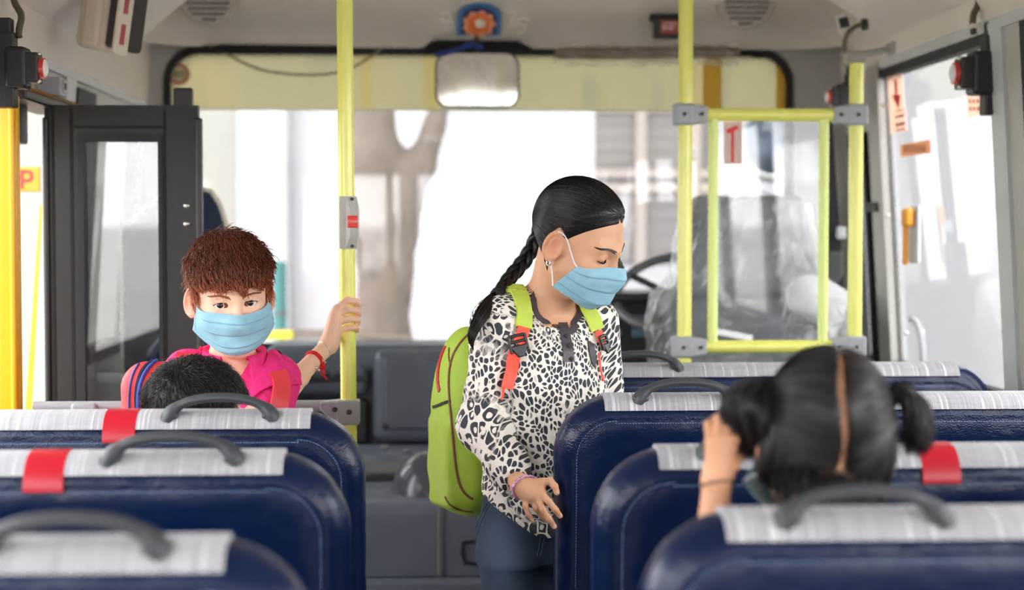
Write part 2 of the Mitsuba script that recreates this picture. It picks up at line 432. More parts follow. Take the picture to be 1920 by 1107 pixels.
# ---- side windows: rubber frames, glass
def side_window(name, side, y0, y1, z0, z1, fr=0.028, glass='mat_glass', divs=()):
    parts = [wall_box(side, y0, y1, z1 - fr, z1, 0.006, 0.03), wall_box(side, y0, y1, z0, z0 + fr, 0.006, 0.03),
             wall_box(side, y0, y0 + fr, z0, z1, 0.006, 0.03), wall_box(side, y1 - fr, y1, z0, z1, 0.006, 0.03)]
    for d in divs: parts.append(wall_box(side, d - 0.012, d + 0.012, z0, z1, 0.004, 0.02))
    k = obj(name, cat(parts), 'mat_black_rubber', kind='structure')
    q = [[wallx(side, z) + side * 0.015, y, z] for y, z in ((y0, z0), (y1, z0), (y1, z1), (y0, z1))]
    obj('pane', trimesh.Trimesh(np.array(q), [[0, 1, 2], [0, 2, 3]], process=False), glass, k)
    return k
side_window('window_2', -1, 4.93, 5.66, 0.95, 1.70, 0.05)
w3 = side_window('window_3', 1, 4.22, 5.34, 0.90, 1.845, 0.03)
w4 = side_window('window_4', 1, 1.8, 4.02, 0.98, 1.84, 0.035)
obj('sash', cat(wall_box(1, 3.86, 3.90, 0.98, 1.84, 0.012, 0.015), wall_box(1, 2.9, 2.95, 0.98, 1.84, 0.012, 0.015)), 'mat_aluminium', w4)
obj('latch', rbox((0.02, 0.05, 0.035), 0.006, (wallx(1, 1.34) - 0.012, 3.985, 1.36)), 'mat_aluminium', w4)
side_window('window_5', 1, 5.44, 5.74, 0.90, 1.66, 0.025)

# ---- the black door leaf folded into the bus, its glass and rubber strips
YD = 4.20
d0, d1, dt = P(85, 400, YD)[0], P(372, 400, YD)[0], P(200, 197, YD)[2]
g0, g1, gt = P(150, 400, YD)[0], P(302, 400, YD)[0], P(200, 256, YD)[2]
door = obj('door_1', xz(sg.box(d0, 0.05, d1, dt).difference(sg.box(g0, 0.28, g1, gt)), YD, YD + 0.035), 'mat_black_frame', kind='structure')
obj('glazing_bead', xz(sg.box(g0 - 0.004, 0.276, g1 + 0.004, gt + 0.004).difference(sg.box(g0 + 0.010, 0.29, g1 - 0.006, gt - 0.012)), YD - 0.006, YD + 0.02), 'mat_black_rubber', door)
obj('pane', trimesh.Trimesh(np.array([[g0, YD + 0.018, 0.28], [g1, YD + 0.018, 0.28], [g1, YD + 0.018, gt], [g0, YD + 0.018, gt]]), [[0, 1, 2], [0, 2, 3]], process=False), 'mat_tint_glass', door)
def dx(px): return P(px, 400, YD)[0]
for a, b in ((98, 103), (132, 138), (308, 312)):
    obj('seam', box((dx(a), YD - 0.002, 0.06), (dx(b), YD + 0.001, dt - 0.01)), 'mat_black_gap', door)
obj('edge_seal', cat(rbox((0.016, 0.03, dt - 0.06), 0.006, (d1 + 0.002, YD + 0.005, dt / 2)), rbox((0.014, 0.03, dt - 0.06), 0.006, (d0 + 0.003, YD + 0.002, dt / 2))), 'mat_dark_box', door)
obj('top_rail', box((dx(140), YD - 0.004, P(0, 240, YD)[2]), (dx(312), YD + 0.001, P(0, 236, YD)[2])), 'mat_black_gap', door)
hb = P(342, 184, YD)
obj('hinge_bracket', cat(rbox((0.045, 0.03, 0.05), 0.004, (hb[0], YD + 0.018, dt + 0.018))), 'mat_dark_box', door)
for py in (386, 420):
    q = P(350, py, YD)
    obj('screw', moved(trimesh.creation.icosphere(subdivisions=2), (q[0], YD - 0.001, q[2]), s=[0.008, 0.005, 0.006]), 'mat_chrome', door, smooth=True)

# ---- the other leaf and the door arm: yellow outside panels at the doorway
YY = 3.86
y0, y1 = P(-40, 400, YY)[0], P(37, 400, YY)[0]
yl = thing('door_leaf', 'tall yellow door leaf edge standing at the far left of the doorway', 'door')
obj('panel', rbox((y1 - y0, 0.03, P(0, 176, YY)[2] - 0.05), 0.008, ((y0 + y1) / 2, YY, (P(0, 176, YY)[2] + 0.05) / 2)), 'mat_bus_yellow', yl, smooth=40)
obj('edge_fold', rbox((0.014, 0.045, P(0, 176, YY)[2] - 0.06), 0.006, (P(29, 400, YY)[0], YY - 0.012, (P(0, 176, YY)[2] + 0.05) / 2)), 'mat_bus_yellow', yl, smooth=40)
YB = 4.75
q = [P(75, 385, YB), P(92, 385, YB), P(92, 980, YB), P(32, 980, YB)]
yb = thing('door_step_panel', 'slanted yellow metal panel seen through the doorway beside the black door leaf', 'panel')
obj('sheet', xz(sg.Polygon([(a[0], a[2]) for a in q]), YB, YB + 0.03), 'mat_outside_yellow', yb)
for px, py in ((64, 715), (78, 718), (76, 555)):
    a = P(px, py, YB); obj('rivet', moved(trimesh.creation.icosphere(subdivisions=1), (a[0], YB - 0.001, a[2]), s=[0.005, 0.003, 0.005]), 'mat_bus_yellow', yb, smooth=True)
YS = 5.0
s1, sT, sB = P(72, 0, YS)[0], P(0, 313, YS)[2], P(0, 360, YS)[2]
st = thing('stop_sign', 'yellow stop board with red capitals seen through the doorway', 'sign')
obj('board', rbox((0.25, 0.012, sT - sB), 0.004, (s1 - 0.125, YS, (sT + sB) / 2)), 'mat_sign_yellow', st)
tm = meshkit.text_mesh('STOP', (sT - sB) * 0.70, 0.002, True)
tv = np.array(tm.vertices); tv[:, 0] += P(60, 0, YS)[0] - tv[:, 0].max()
obj('lettering', trimesh.Trimesh(np.stack([tv[:, 0], YS - 0.006 - tv[:, 2], sB + (sT - sB) * 0.15 + tv[:, 1]], 1), tm.faces, process=False), 'mat_stop_red', st)
obj('pole', cyl((s1 - 0.125, YS + 0.02, -0.4), (s1 - 0.125, YS + 0.02, sT + 0.02), 0.015), 'mat_aluminium', st)

# ---- ground and buildings outside
def _ground(p, n, uv): return mikit.mix(lin(158, 156, 152), lin(140, 138, 132), mikit.fbm(p.x * 2, p.y * 2))
mat('ground', None, 0.9, tex=_ground)
mat('wall_white', (180, 180, 184), 0.8)
mat('wall_cream', (150, 148, 141), 0.8)
mat('mullion', (172, 160, 153), 0.7)
mat('shutter', (138, 134, 132), 0.7)
mat('shutter_dark', (108, 110, 117), 0.7)
mat('teal', (62, 116, 114), 0.6)
obj('ground', box((-40, -40, -0.42), (40, 60, -0.40)), 'mat_ground', kind='structure')
YW = 9.6
def wz(py, y=YW): return P(0, py, y)[2]
def wx(px, y=YW): return P(px, 400, y)[0]
ow = thing('boundary_wall', 'tall plain white wall standing in front of the bus behind the tree', 'wall')
obj('face', box((wx(446), YW, -0.4), (wx(1115), YW + 0.2, 4.2)), 'mat_wall_white', ow)
obj('plinth', box((wx(446), YW - 0.05, -0.4), (wx(1115), YW, wz(632))), 'mat_wall_white', ow)
cr = thing('cream_wall', 'cream wall at the left edge of the windscreen, beside the white wall', 'wall')
obj('face', box((-4.5, YW + 0.05, -0.4), (wx(446), YW + 0.25, 4.2)), 'mat_wall_cream', cr)
wc = thing('wall_column', 'slim white column on the white wall above the teal post', 'column')
obj('shaft', rbox((wx(543) - wx(512), 0.14, 4.6), 0.02, ((wx(543) + wx(512)) / 2, YW - 0.07, 1.9)), 'mat_wall_white', wc)
tp = thing('post', 'teal painted post seen past the red-haired boy', 'post')
ty = YW - 0.45
obj('shaft', cyl((wx(523, ty), ty, -0.4), (wx(523, ty), ty, wz(495, ty)), 0.036), 'mat_teal', tp, smooth=30)
obj('cap', moved(trimesh.creation.icosphere(subdivisions=2), (wx(523, ty), ty, wz(495, ty)), s=[0.037, 0.037, 0.015]), 'mat_teal', tp, smooth=True)
obj('collar', cyl((wx(523, ty), ty, wz(592, ty)), (wx(523, ty), ty, wz(584, ty)), 0.04), 'mat_dash_warm', tp, smooth=30)
# building with a shuttered window grid on the right
YG = 11.0
bd = thing('building', 'pale building with a large grid window seen through the right of the windscreen', 'building')
gx = lambda px: wx(px, YG)
gz = lambda py: wz(py, YG)
obj('wall', cat(box((gx(1100), YG + 0.1, -0.4), (6.5, YG + 0.3, gz(500))), box((gx(1340), YG + 0.1, gz(500)), (6.5, YG + 0.3, 4.6)), box((gx(1100), YG + 0.1, 3.2), (gx(1340), YG + 0.3, 4.6))), 'mat_wall_white', bd)
cols = [(1112, 1196), (1214, 1300), (1316, 1338)]
rows = [(500, 358), (330, 205), (190, 60)]
for a, b in cols:
    for c, d in rows:
        k = obj('window_pane', box((gx(a), YG + 0.16, gz(c)), (gx(b), YG + 0.18, min(gz(d), 3.2))), 'mat_shutter', bd)
        z0, z1 = gz(c), min(gz(d), 3.2)
        for i in range(5):
            zz = z0 + (z1 - z0) * (i + 0.5) / 5
            obj('slat', box((gx(a), YG + 0.150, zz - (z1 - z0) * 0.085), (gx(b), YG + 0.16, zz + (z1 - z0) * 0.085)), 'mat_shutter', k)
    obj('transom_strip', box((gx(a), YG + 0.14, gz(341)), (gx(b), YG + 0.18, gz(331))), 'mat_shutter_dark', bd)
for px in (1205, 1308): obj('mullion', box((gx(px - 9), YG + 0.08, gz(502)), (gx(px + 9), YG + 0.2, 3.2)), 'mat_mullion', bd)
for a, b in ((358, 341), (331, 315), (205, 190)): obj('crossbar', box((gx(1112), YG + 0.09, gz(a)), (gx(1340), YG + 0.2, gz(b))), 'mat_mullion', bd)

mat('side_grey', (152, 153, 154), 0.8)
sw_ = thing('side_building', 'plain light grey building wall beyond the right side window', 'building')
obj('face', box((5.2, 3.6, -0.4), (5.5, 10.8, 4.4)), 'mat_side_grey', sw_)
obj('plinth', box((5.15, 3.6, -0.4), (5.2, 10.8, 0.2)), 'mat_side_grey', sw_)
# tree in front of the wall
def _bark(p, n, uv):
    k = mikit.fbm(p.x * 14, p.y * 14, p.z * 5, octaves=4)
    b = mikit.smoothstep(0.6, 0.75, mikit.fbm(p.x * 7 + 3, p.y * 7, p.z * 4))
    return mikit.mix(mikit.mix(lin(114, 103, 95), lin(94, 84, 77), k), lin(66, 57, 51), b * 0.7)
mat('bark', None, 0.85, tex=_bark)
YT = 8.3
tw = lambda px, py, dy=0: P(px, py, YT + dy)
def tree_sdf(p):
    d = chain(p, [tw(712, 900), tw(722, 640), tw(716, 430), tw(700, 300), tw(690, 180), tw(676, 20), tw(660, -200)], [0.155, 0.125, 0.125, 0.130, 0.12, 0.10, 0.07], 0.05)
    d = smin(d, chain(p, [tw(735, 470, 0.02), tw(762, 370), tw(788, 315), tw(815, 235), tw(850, 120), tw(900, -150)], [0.075, 0.07, 0.066, 0.052, 0.047, 0.04], 0.04), 0.10)
    d = smin(d, chain(p, [tw(752, 560), tw(768, 345, -0.03), tw(772, 335, -0.03)], [0.02, 0.045, 0.035]), 0.08)
    return d + 0.010 * nz(p, 9, 3) + 0.004 * nz(p * [1, 1, 0.4], 40, 5)
obj('tree', iso(tree_sdf, tw(600, 1000, -0.35) - [0.1, 0, 0.2], tw(980, -220, 0.35) + [0.1, 0, 0.1], 0.016), 'mat_bark', smooth=True, label='pale forked tree trunk standing in front of the bus before the white wall', category='tree')
# its leafy crown, above the windscreen's view, shades the wall and the yard
scene['mat_leaf'] = {'type': 'principledthin', 'base_color': rgb(lin(120, 146, 84)), 'roughness': 0.6, 'diff_trans': 0.8, 'spec_trans': 0.0}
rng = np.random.default_rng(2)
nl_ = 4600
cc_ = rng.normal(size=(nl_, 3)); cc_ /= np.linalg.norm(cc_, axis=1, keepdims=True)
cc_ = cc_ * (rng.random((nl_, 1)) ** .4) * [4.6, 3.0, 1.3] + [0.2, 8.2, 5.4]
u_ = rng.normal(size=(nl_, 3)); u_[:, 2] *= .4; u_ /= np.linalg.norm(u_, axis=1, keepdims=True)
w_ = np.cross(u_, rng.normal(size=(nl_, 3))); w_ /= np.linalg.norm(w_, axis=1, keepdims=True)
LV = np.stack([cc_ - u_ * .19, cc_ + w_ * .10, cc_ + u_ * .19, cc_ - w_ * .10], 1).reshape(-1, 3)
LF = (np.arange(nl_) * 4)[:, None, None] + np.array([[0, 1, 2], [0, 2, 3]])
obj('foliage', trimesh.Trimesh(LV, LF.reshape(-1, 3), process=False), 'mat_leaf', 'tree', kind='stuff')
# low rail in front of the wall with something yellow and green tied on it
mat('rail_brown', (112, 100, 88), 0.7); mat('leaf_green', (96, 124, 62), 0.7); mat('flower_yellow', (226, 206, 52), 0.6)
yr = 8.0
br = thing('barrier_rail', 'thin brown rail outside the windscreen with a yellow and green bundle tied to it', 'rail')
obj('bar', tube(spline([P(430, 634, yr), P(600, 631, yr), P(770, 634, yr)], 20), 0.011, 8), 'mat_rail_brown', br, smooth=True)
obj('bar', tube(spline([P(500, 622, yr), P(600, 622, yr), P(690, 628, yr)], 20), 0.009, 8), 'mat_rail_brown', br, smooth=True)
for px in (440, 760): obj('upright', cyl(P(px, 634, yr), P(px, 634, yr) * [1, 1, 0] - [0, 0, 0.4], 0.012), 'mat_rail_brown', br, smooth=True)
rng = np.random.default_rng(5)
obj('bundle', cat([moved(trimesh.creation.icosphere(subdivisions=1), P(505 + 38 * rng.random(), 625 + 8 * rng.random(), yr - 0.02), s=[0.03, 0.018, 0.012]) for _ in range(14)]), 'mat_flower_yellow', br, smooth=True)
obj('leaf_bundle', cat([moved(trimesh.creation.icosphere(subdivisions=1), P(478 + 30 * rng.random(), 626 + 8 * rng.random(), yr - 0.02), s=[0.022, 0.015, 0.012]) for _ in range(14)]), 'mat_leaf_green', br, smooth=True)

# ---------------------------------------------------------------- seats
def _vinyl(p, n, uv):
    k = mikit.fbm(p.x * 6, p.y * 6, p.z * 6)
    return mikit.mix(lin(2, 20, 50), lin(5, 28, 66), k)
def _vinyl_b(p, n, uv): return mikit.noise(p.x * 420, p.y * 420, p.z * 420) * 0.4 + mikit.fbm(p.x * 26, p.y * 26, p.z * 26) * 2.0
mat('vinyl', None, 0.27, tex=_vinyl, bump=_vinyl_b, bscale=0.0009, spec=0.32, clearcoat=0.15, clearcoat_gloss=0.9)
def _fabric(p, n, uv):
    a = mikit.noise(p.x * 520, p.y * 12, p.z * 12)
    b = mikit.noise(p.x * 30 + 9, p.y * 420, p.z * 420)
    c = mikit.noise(p.x * 70 + 3, 1.5, 0.5)
    k = dr.clip(a * 0.55 + b * 0.25 + c * 0.45 - 0.2, 0, 1)
    w = mikit.smoothstep(0.80, 0.93, mikit.noise(p.x * 260 + 4, p.z * 9, 2.0)) * 0.75
    return mikit.mix(mikit.mix(lin(136, 135, 139), lin(184, 183, 187), k), lin(214, 214, 217), w)
mat('seat_fabric', None, 0.85, tex=_fabric, sheen=0.3)
mat('tape_red', (178, 16, 38), 0.3, clearcoat=0.3)
def _handle(p, n, uv): return mikit.noise(p.x * 900, p.y * 900, p.z * 900)
mat('handle', (58, 62, 66), 0.45, bump=_handle, bscale=0.0004)
mat('stitch', (120, 150, 190), 0.7)
mat('seat_frame', (60, 60, 62), 0.4, metallic=0.5)
TILT = 5.0
ZT = 1.024                      # height of the seat backs
LEFT_ROWS = [1.79, 2.48, 3.035]
RIGHT_ROWS = [1.935, 2.505, 3.295, 4.02]
AISLE_L, AISLE_R = -0.120, 0.237

def back_sdf(w, p):
    """Seat back in its own frame: x across from the aisle edge (0) to w, y through (rear face negative), z up with the top at 0."""
    c = np.array([w / 2, -0.34]); hw, hh, R = w / 2, 0.34, 0.115
    q = np.abs(np.stack([p[:, 0] - c[0], p[:, 2] - c[1]], -1)) - (np.array([hw, hh]) - R)
    d2 = L(np.maximum(q, 0)) + np.minimum(q.max(-1), 0) - R
    r = 0.046
    a, b = d2 + r, np.abs(p[:, 1]) - (0.054 - r)
    d = L(np.stack([np.maximum(a, 0), np.maximum(b, 0)], -1)) + np.minimum(np.maximum(a, b), 0) - r
    rear = ss(0.0, -0.02, p[:, 1])
    d = d + rear * 0.0020 * np.exp(-((d2 + 0.040) / 0.005) ** 2)           # stitched seam groove
    d = d - rear * 0.002 * ss(-0.04, -0.07, d2) * (1 - ss(-0.08, -0.16, d2))  # puffed panel inside the seam
    d = d + 0.0022 * nz(p, 9, 11) * ss(-0.30, -0.02, p[:, 2]) + 0.0012 * nz(p, 28, 4)
    return d

def seat_parts(w, side):
    """Ply entries of one bench seat, aisle edge at x = 0, growing along +x (mirrored for the left side)."""
    mx = np.array([side, 1, 1])
    def M(m):
        m = moved(m, s=mx)
        return trimesh.Trimesh(m.vertices, m.faces[:, ::-1] if side < 0 else m.faces, process=False)
    e = {}
    e['backrest'] = mikit.ply(M(iso(lambda p: back_sdf(w, p), (-0.012, -0.075, -0.70), (w + 0.02, 0.08, 0.015), 0.006)), 'mat_vinyl', smooth=True)
    core = sg.LineString([(-0.008, -0.046), (0.008, -0.046)]).buffer(0.046, quad_segs=16)
    def band(off, x0, x1, zr, zf):
        poly = core.buffer(off, quad_segs=16).union(sg.box(-0.054 - off, -0.3, 0.054 + off, -0.046)).intersection(sg.box(-1, -1, 0.0, 1).intersection(sg.box(-1, zr, 1, 1)).union(sg.box(0, zf, 1, 1)))
        poly = poly.difference(core.buffer(-0.02).union(sg.box(-0.03, -1, 0.03, -0.046)))
        n = max(2, int((x1 - x0) / 0.02))
        m = extrude(poly, x1 - x0); v = np.array(m.vertices)
        return M(trimesh.Trimesh(np.stack([x0 + v[:, 2], v[:, 0], v[:, 1]], 1), m.faces, process=False))
    e['head_cover'] = mikit.ply(band(0.0042, 0.094, w - 0.094, -0.020, -0.13), 'mat_seat_fabric', smooth=35)
    # handle
    hw = 0.092
    pts = spline([[-hw, 0, -0.012], [-hw + 0.005, 0, 0.000], [-hw + 0.022, 0, 0.015], [-hw + 0.054, 0, 0.0255], [0, 0, 0.0285], [hw - 0.054, 0, 0.0255], [hw - 0.022, 0, 0.015], [hw - 0.005, 0, 0.000], [hw, 0, -0.012]], 60)
    u = np.abs(pts[:, 0]) / hw
    rad = 0.0090 + 0.0062 * ss(0.72, 1.0, u)
    e['handle'] = mikit.ply(M(moved(tube(pts, rad, 18, squash=(1.25, 0.92)), (0.252, -0.026, 0.003))), 'mat_handle', smooth=50)
    e['handle_foot'] = [mikit.ply(M(moved(rbox((0.030, 0.028, 0.012), 0.0055), (0.252 + s * 0.088, -0.026, 0.000))), 'mat_handle', smooth=40) for s in (-1, 1)]
    # stitches along the seam of the rear face
    st = []
    R = 0.115; o = 0.040
    path = [(o, z) for z in np.arange(-0.60, -R, 0.0055)]
    path += [(R - (R - o) * math.cos(a), -R + (R - o) * math.sin(a)) for a in np.linspace(0, math.pi / 2, 22)]
    path += [(x, -o - 0.004) for x in np.arange(R, w - R, 0.0055)]
    P2 = np.array(path)
    fx = np.stack([P2[:, 0], np.full(len(P2), -0.07), P2[:, 1]], 1)
    sp = march(lambda p: back_sdf(w, p), fx, np.tile([0, 1.0, 0], (len(fx), 1)), 0.06)
    tan = np.gradient(sp, axis=0); tan /= np.linalg.norm(tan, axis=1, keepdims=True)
    for a, t in zip(sp, tan): st.append(tube([a - t * 0.0016 - [0, 0.0004, 0], a + t * 0.0016 - [0, 0.0004, 0]], 0.0006, 4))
    e['stitching'] = mikit.ply(M(cat(st)), 'mat_stitch')
    e['cushion'] = mikit.ply(M(rbox((w - 0.15, 0.32, 0.11), 0.04, (w / 2 + 0.065, 0.225, -0.60))), 'mat_vinyl', smooth=40)
    e['leg'] = [mikit.ply(M(cat(tube(spline([[x, 0.02, -0.98], [x, 0.05, -0.78], [x, 0.10, -0.655]], 8), 0.014, 10), tube([[x, 0.33, -1.0], [x, 0.30, -0.655]], 0.014, 10), tube([[x, -0.02, -0.99], [x, 0.36, -0.99]], 0.012, 8))), 'mat_seat_frame', smooth=True) for x in (0.16, w - 0.12)]
    def tape(x):
        return mikit.ply(band(0.0052, x, x + 0.056, -0.042, -0.10), 'mat_tape_red', smooth=35)
    return e, tape

WLFT, WRGT = 0.78, 1.105
eL, tapeL = seat_parts(WLFT, -1)
eR, tapeR = seat_parts(WRGT, 1)
def put_seat(e, side, y, label, tape=None):
    t = thing('bus_seat', label, 'seat', 'navy bench seats of the bus')
    M = T4().translate([AISLE_L if side < 0 else AISLE_R, y, ZT]).rotate([1, 0, 0], TILT)
    for n in ('backrest', 'head_cover', 'handle', 'cushion'):
        reuse(n, e[n], t, M, label={'head_cover': 'grey woven fabric cover over the top edge', 'handle': 'arched dark grey grab handle'}.get(n))
    for x in e['handle_foot']: reuse('handle_foot', x, t, M)
    reuse('stitching', e['stitching'], t, M, kind='stuff')
    for x in e['leg']: reuse('leg', x, t, M)
    if tape is not None: reuse('tape', tape, t, M, label='strip of red tape')
    return M
put_seat(eL, -1, LEFT_ROWS[0], 'navy bus seat back with grey cover, nearest the camera at the lower left corner')
put_seat(eL, -1, LEFT_ROWS[1], 'navy bus seat back with red tape, second from the camera in the left column', tapeL(0.402))
put_seat(eL, -1, LEFT_ROWS[2], 'navy bus seat back with red tape, with the short-haired child sitting in it', tapeL(0.397))
put_seat(eR, 1, RIGHT_ROWS[0], 'navy bus seat back with the girl with pigtails sitting in it, lower right corner')
put_seat(eR, 1, RIGHT_ROWS[1], 'navy bus seat back with red tape behind the girl with pigtails', tapeR(0.480))
put_seat(eR, 1, RIGHT_ROWS[2], 'navy bus seat back that the standing girl touches with her hand')
put_seat(eR, 1, RIGHT_ROWS[3], 'navy bus seat farthest to the front on the right, just behind the yellow partition rails')

# ---------------------------------------------------------------- rails, partition
def screw(c, n=(0, -1, 0), r=0.0055):
    R = frame(n)
    return cat(moved(trimesh.creation.cylinder(r, 0.004, sections=16), c, R), moved(trimesh.creation.icosphere(subdivisions=1), np.asarray(c) + np.asarray(n) * 0.002, s=r * 0.5))
YP = 3.85
pb, pt = P(654, 980, YP), P(645, -40, YP)
pole_x = P(651, 400, YP)[0]
lp = thing('grab_pole', 'tall yellow grab pole that the red-haired boy holds', 'pole')
def _ribbed(c, r, z0, z1, lean):
    ang = np.linspace(0, 2 * np.pi, 49)[:-1]
    rr = r * (1 - 0.035 * (np.abs(np.sin(ang * 6)) < 0.2))
    V = []
    for z in np.linspace(z0, z1, 30):
        V.append(np.stack([c[0] + lean * (z - 1.2) + rr * np.cos(ang), c[1] + rr * np.sin(ang), np.full(48, z)], 1))
    V = np.array(V); V = np.concatenate([V, V[:, :1]], 1)
    return grid_mesh(V)
obj('tube', _ribbed((pole_x, YP), 0.0180, 0.0, 2.17, -0.006), 'mat_rail_yellow', lp, smooth=True)
# stop button housing
bz0, bz1 = P(0, 467, YP)[2], P(0, 368, YP)[2]
prof = sg.Polygon([(-0.0185, 0), (0.0185, 0), (0.024, 0.028), (0.024, bz1 - bz0 - 0.028), (0.0185, bz1 - bz0), (-0.0185, bz1 - bz0)])
hs = moved(xz(prof, -0.024, 0.022), (pole_x + 0.002, YP, bz0))
hk = obj('button_housing', hs, 'mat_button_grey', lp, smooth=20, label='grey bell push housing on the pole')
bx = pole_x + 0.002
facet = trimesh.Trimesh([[bx - 0.004, YP - 0.024, bz0 + 0.002], [bx + 0.0185, YP - 0.024, bz0 + 0.002], [bx + 0.024, YP - 0.024, bz0 + 0.028], [bx + 0.024, YP - 0.024, bz1 - bz0 - 0.028 + bz0], [bx + 0.0185, YP - 0.024, bz1 - 0.002], [bx - 0.004, YP - 0.024, bz1 - 0.002], [bx + 0.006, YP - 0.032, bz0 + 0.030], [bx + 0.023, YP - 0.030, bz0 + 0.032], [bx + 0.006, YP - 0.032, bz1 - 0.030], [bx + 0.023, YP - 0.030, bz1 - 0.032]], process=False).convex_hull
obj('cover', facet, 'mat_button_grey', hk)
zc = (bz0 + bz1) / 2 + 0.002
obj('stop_button', rbox((0.023, 0.008, 0.027), 0.002, (bx + 0.0115, YP - 0.032, zc)), 'mat_sign_red', hk, label='red stop button')
mat('letter_pink', (236, 190, 180), 0.5)
obj('lettering', lettering('STOP', 0.0058, 0.0008, (bx + 0.0115, YP - 0.0361, zc), (1, 0, 0), (0, 0, 1)), 'mat_letter_pink', hk)
for z in (bz0 + 0.006, bz1 - 0.006): obj('screw', screw((bx + 0.010, YP - 0.026, z), r=0.004), 'mat_screw', hk)
# clamp and low grey rail behind the left seat
cz = P(0, 776, YP)[2]
cl = rbox((0.052, 0.05, 0.056), 0.006, (pole_x + 0.001, YP, cz))
arm = trimesh.Trimesh(np.vstack([rbox((0.03, 0.046, 0.055), 0.006, (pole_x - 0.012, YP, cz)).vertices, rbox((0.02, 0.036, 0.022), 0.005, (pole_x - 0.052, YP, cz + 0.014)).vertices]), process=False).convex_hull
ck = obj('clamp', cat(cl, arm), 'mat_clamp_grey', lp, smooth=30)
for x, z in ((0.004, 0.002), (-0.028, 0.008)): obj('screw', screw((pole_x + x, YP - 0.026, cz + z), r=0.006), 'mat_screw', ck)
obj('low_rail', cat(cyl((pole_x - 0.05, YP, cz + 0.014), (LX + 0.06, YP, cz + 0.014), 0.013), rbox((0.06, 0.05, 0.04), 0.01, (P(161, 775, YP)[0], YP, cz + 0.004))), 'mat_clamp_grey', lp, smooth=40)

# partition behind the driver
YQ = 4.50
xa, xb = P(1280, 400, YQ)[0], P(1604, 400, YQ)[0]
zt, zb = P(0, 211, YQ)[2], P(0, 655, YQ)[2]
pt_ = thing('partition', 'yellow tube partition with a clear panel behind the driver seat', 'partition')
obj('post', tube([[xa + 0.004, YQ, 0], [xa + 0.007, YQ, 2.16]], 0.019, 28), 'mat_rail_yellow', pt_, smooth=True)
ztop = P(0, 105, YQ)[2]
obj('post', tube([[xb, YQ, 0], [xb, YQ, ztop]], 0.019, 28), 'mat_rail_yellow', pt_, smooth=True)
obj('rail', cyl((xa, YQ, zt), (xb, YQ, zt), 0.017, 28), 'mat_rail_yellow', pt_, smooth=30)
obj('rail', cyl((xa, YQ, zb), (xb, YQ, zb), 0.017, 28), 'mat_rail_yellow', pt_, smooth=30)
for px in (1337, 1544): obj('bar', cyl((P(px, 400, YQ)[0], YQ, zb), (P(px, 400, YQ)[0], YQ, zt), 0.0135, 20), 'mat_rail_lime', pt_, smooth=30)
def clamp(x, z, s):
    body = rbox((0.056, 0.052, 0.058), 0.009, (x, YQ, z))
    nb = trimesh.Trimesh(np.vstack([rbox((0.02, 0.05, 0.054), 0.008, (x + s * 0.022, YQ, z)).vertices, rbox((0.012, 0.044, 0.044), 0.006, (x + s * 0.058, YQ, z)).vertices]), process=False).convex_hull
    k = obj('clamp', cat(body, nb), 'mat_clamp_grey', pt_, smooth=30)
    for o in (0.0, 0.046): obj('screw', screw((x + s * o, YQ - 0.027, z), r=0.005), 'mat_screw', k)
for x, z, s in ((xa, zt, 1), (xa, zb, 1), (xb, zt, -1), (xb, zb, -1)): clamp(x, z, s)
pxl, pxr = P(1345, 400, YQ)[0], P(1536, 400, YQ)[0]
obj('clear_panel', trimesh.Trimesh(np.array([[pxl, YQ, zb], [pxr, YQ, zb], [pxr, YQ, zt], [pxl, YQ, zt]]), [[0, 1, 2], [0, 2, 3]], process=False), 'mat_acrylic', pt_)
# wall bracket on top of the outer post
mat('bracket', (150, 147, 140), 0.5)
obj('wall_bracket', cat(rbox((0.056, 0.05, 0.032), 0.01, (xb - 0.004, YQ, ztop + 0.006)), tube(spline([[xb, YQ, ztop + 0.012], [xb + 0.05, YQ, ztop + 0.02], [xb + 0.088, YQ, ztop + 0.028]], 10), 0.010, 12), rbox((0.016, 0.05, 0.034), 0.004, (xb + 0.092, YQ, ztop + 0.03))), 'mat_bracket', pt_, smooth=40)

# hammer sticker on the partition
for n_, c_ in (('sticker_paper', (246, 232, 228)), ('sticker_pale', (244, 222, 208)), ('sticker_tan', (216, 176, 148))):
    scene['mat_' + n_] = {'type': 'principledthin', 'base_color': rgb(lin(*c_)), 'roughness': 0.6, 'diff_trans': 1.4, 'spec_trans': 0.0}
def plate(px0, py0, px1, py1, y, th=0.001):
    a, b = P(px0, py0, y), P(px1, py1, y)
    return box((a[0], y - th, b[2]), (b[0], y, a[2]))
s1 = thing('hammer_sticker', 'pale sticker with a red hammer picture on the clear partition panel', 'sticker')
ys = YQ - 0.002
obj('sheet', plate(1357, 228, 1391, 308, ys), 'mat_sticker_paper', s1)
obj('border', cat(plate(1357, 228, 1391, 230, ys - 0.001), plate(1357, 306, 1391, 308, ys - 0.001), plate(1357, 228, 1359, 308, ys - 0.001), plate(1389, 228, 1391, 308, ys - 0.001)), 'mat_letter_pink', s1)
hc = P(1373, 243, ys)
obj('hammer_picture', cat(plate(1371, 246, 1376, 304, ys - 0.001), moved(trimesh.creation.box((0.032, 0.001, 0.012)), (hc[0], ys - 0.0016, hc[2]), rot([0, 1, 0], -24))), 'mat_sign_red', s1)

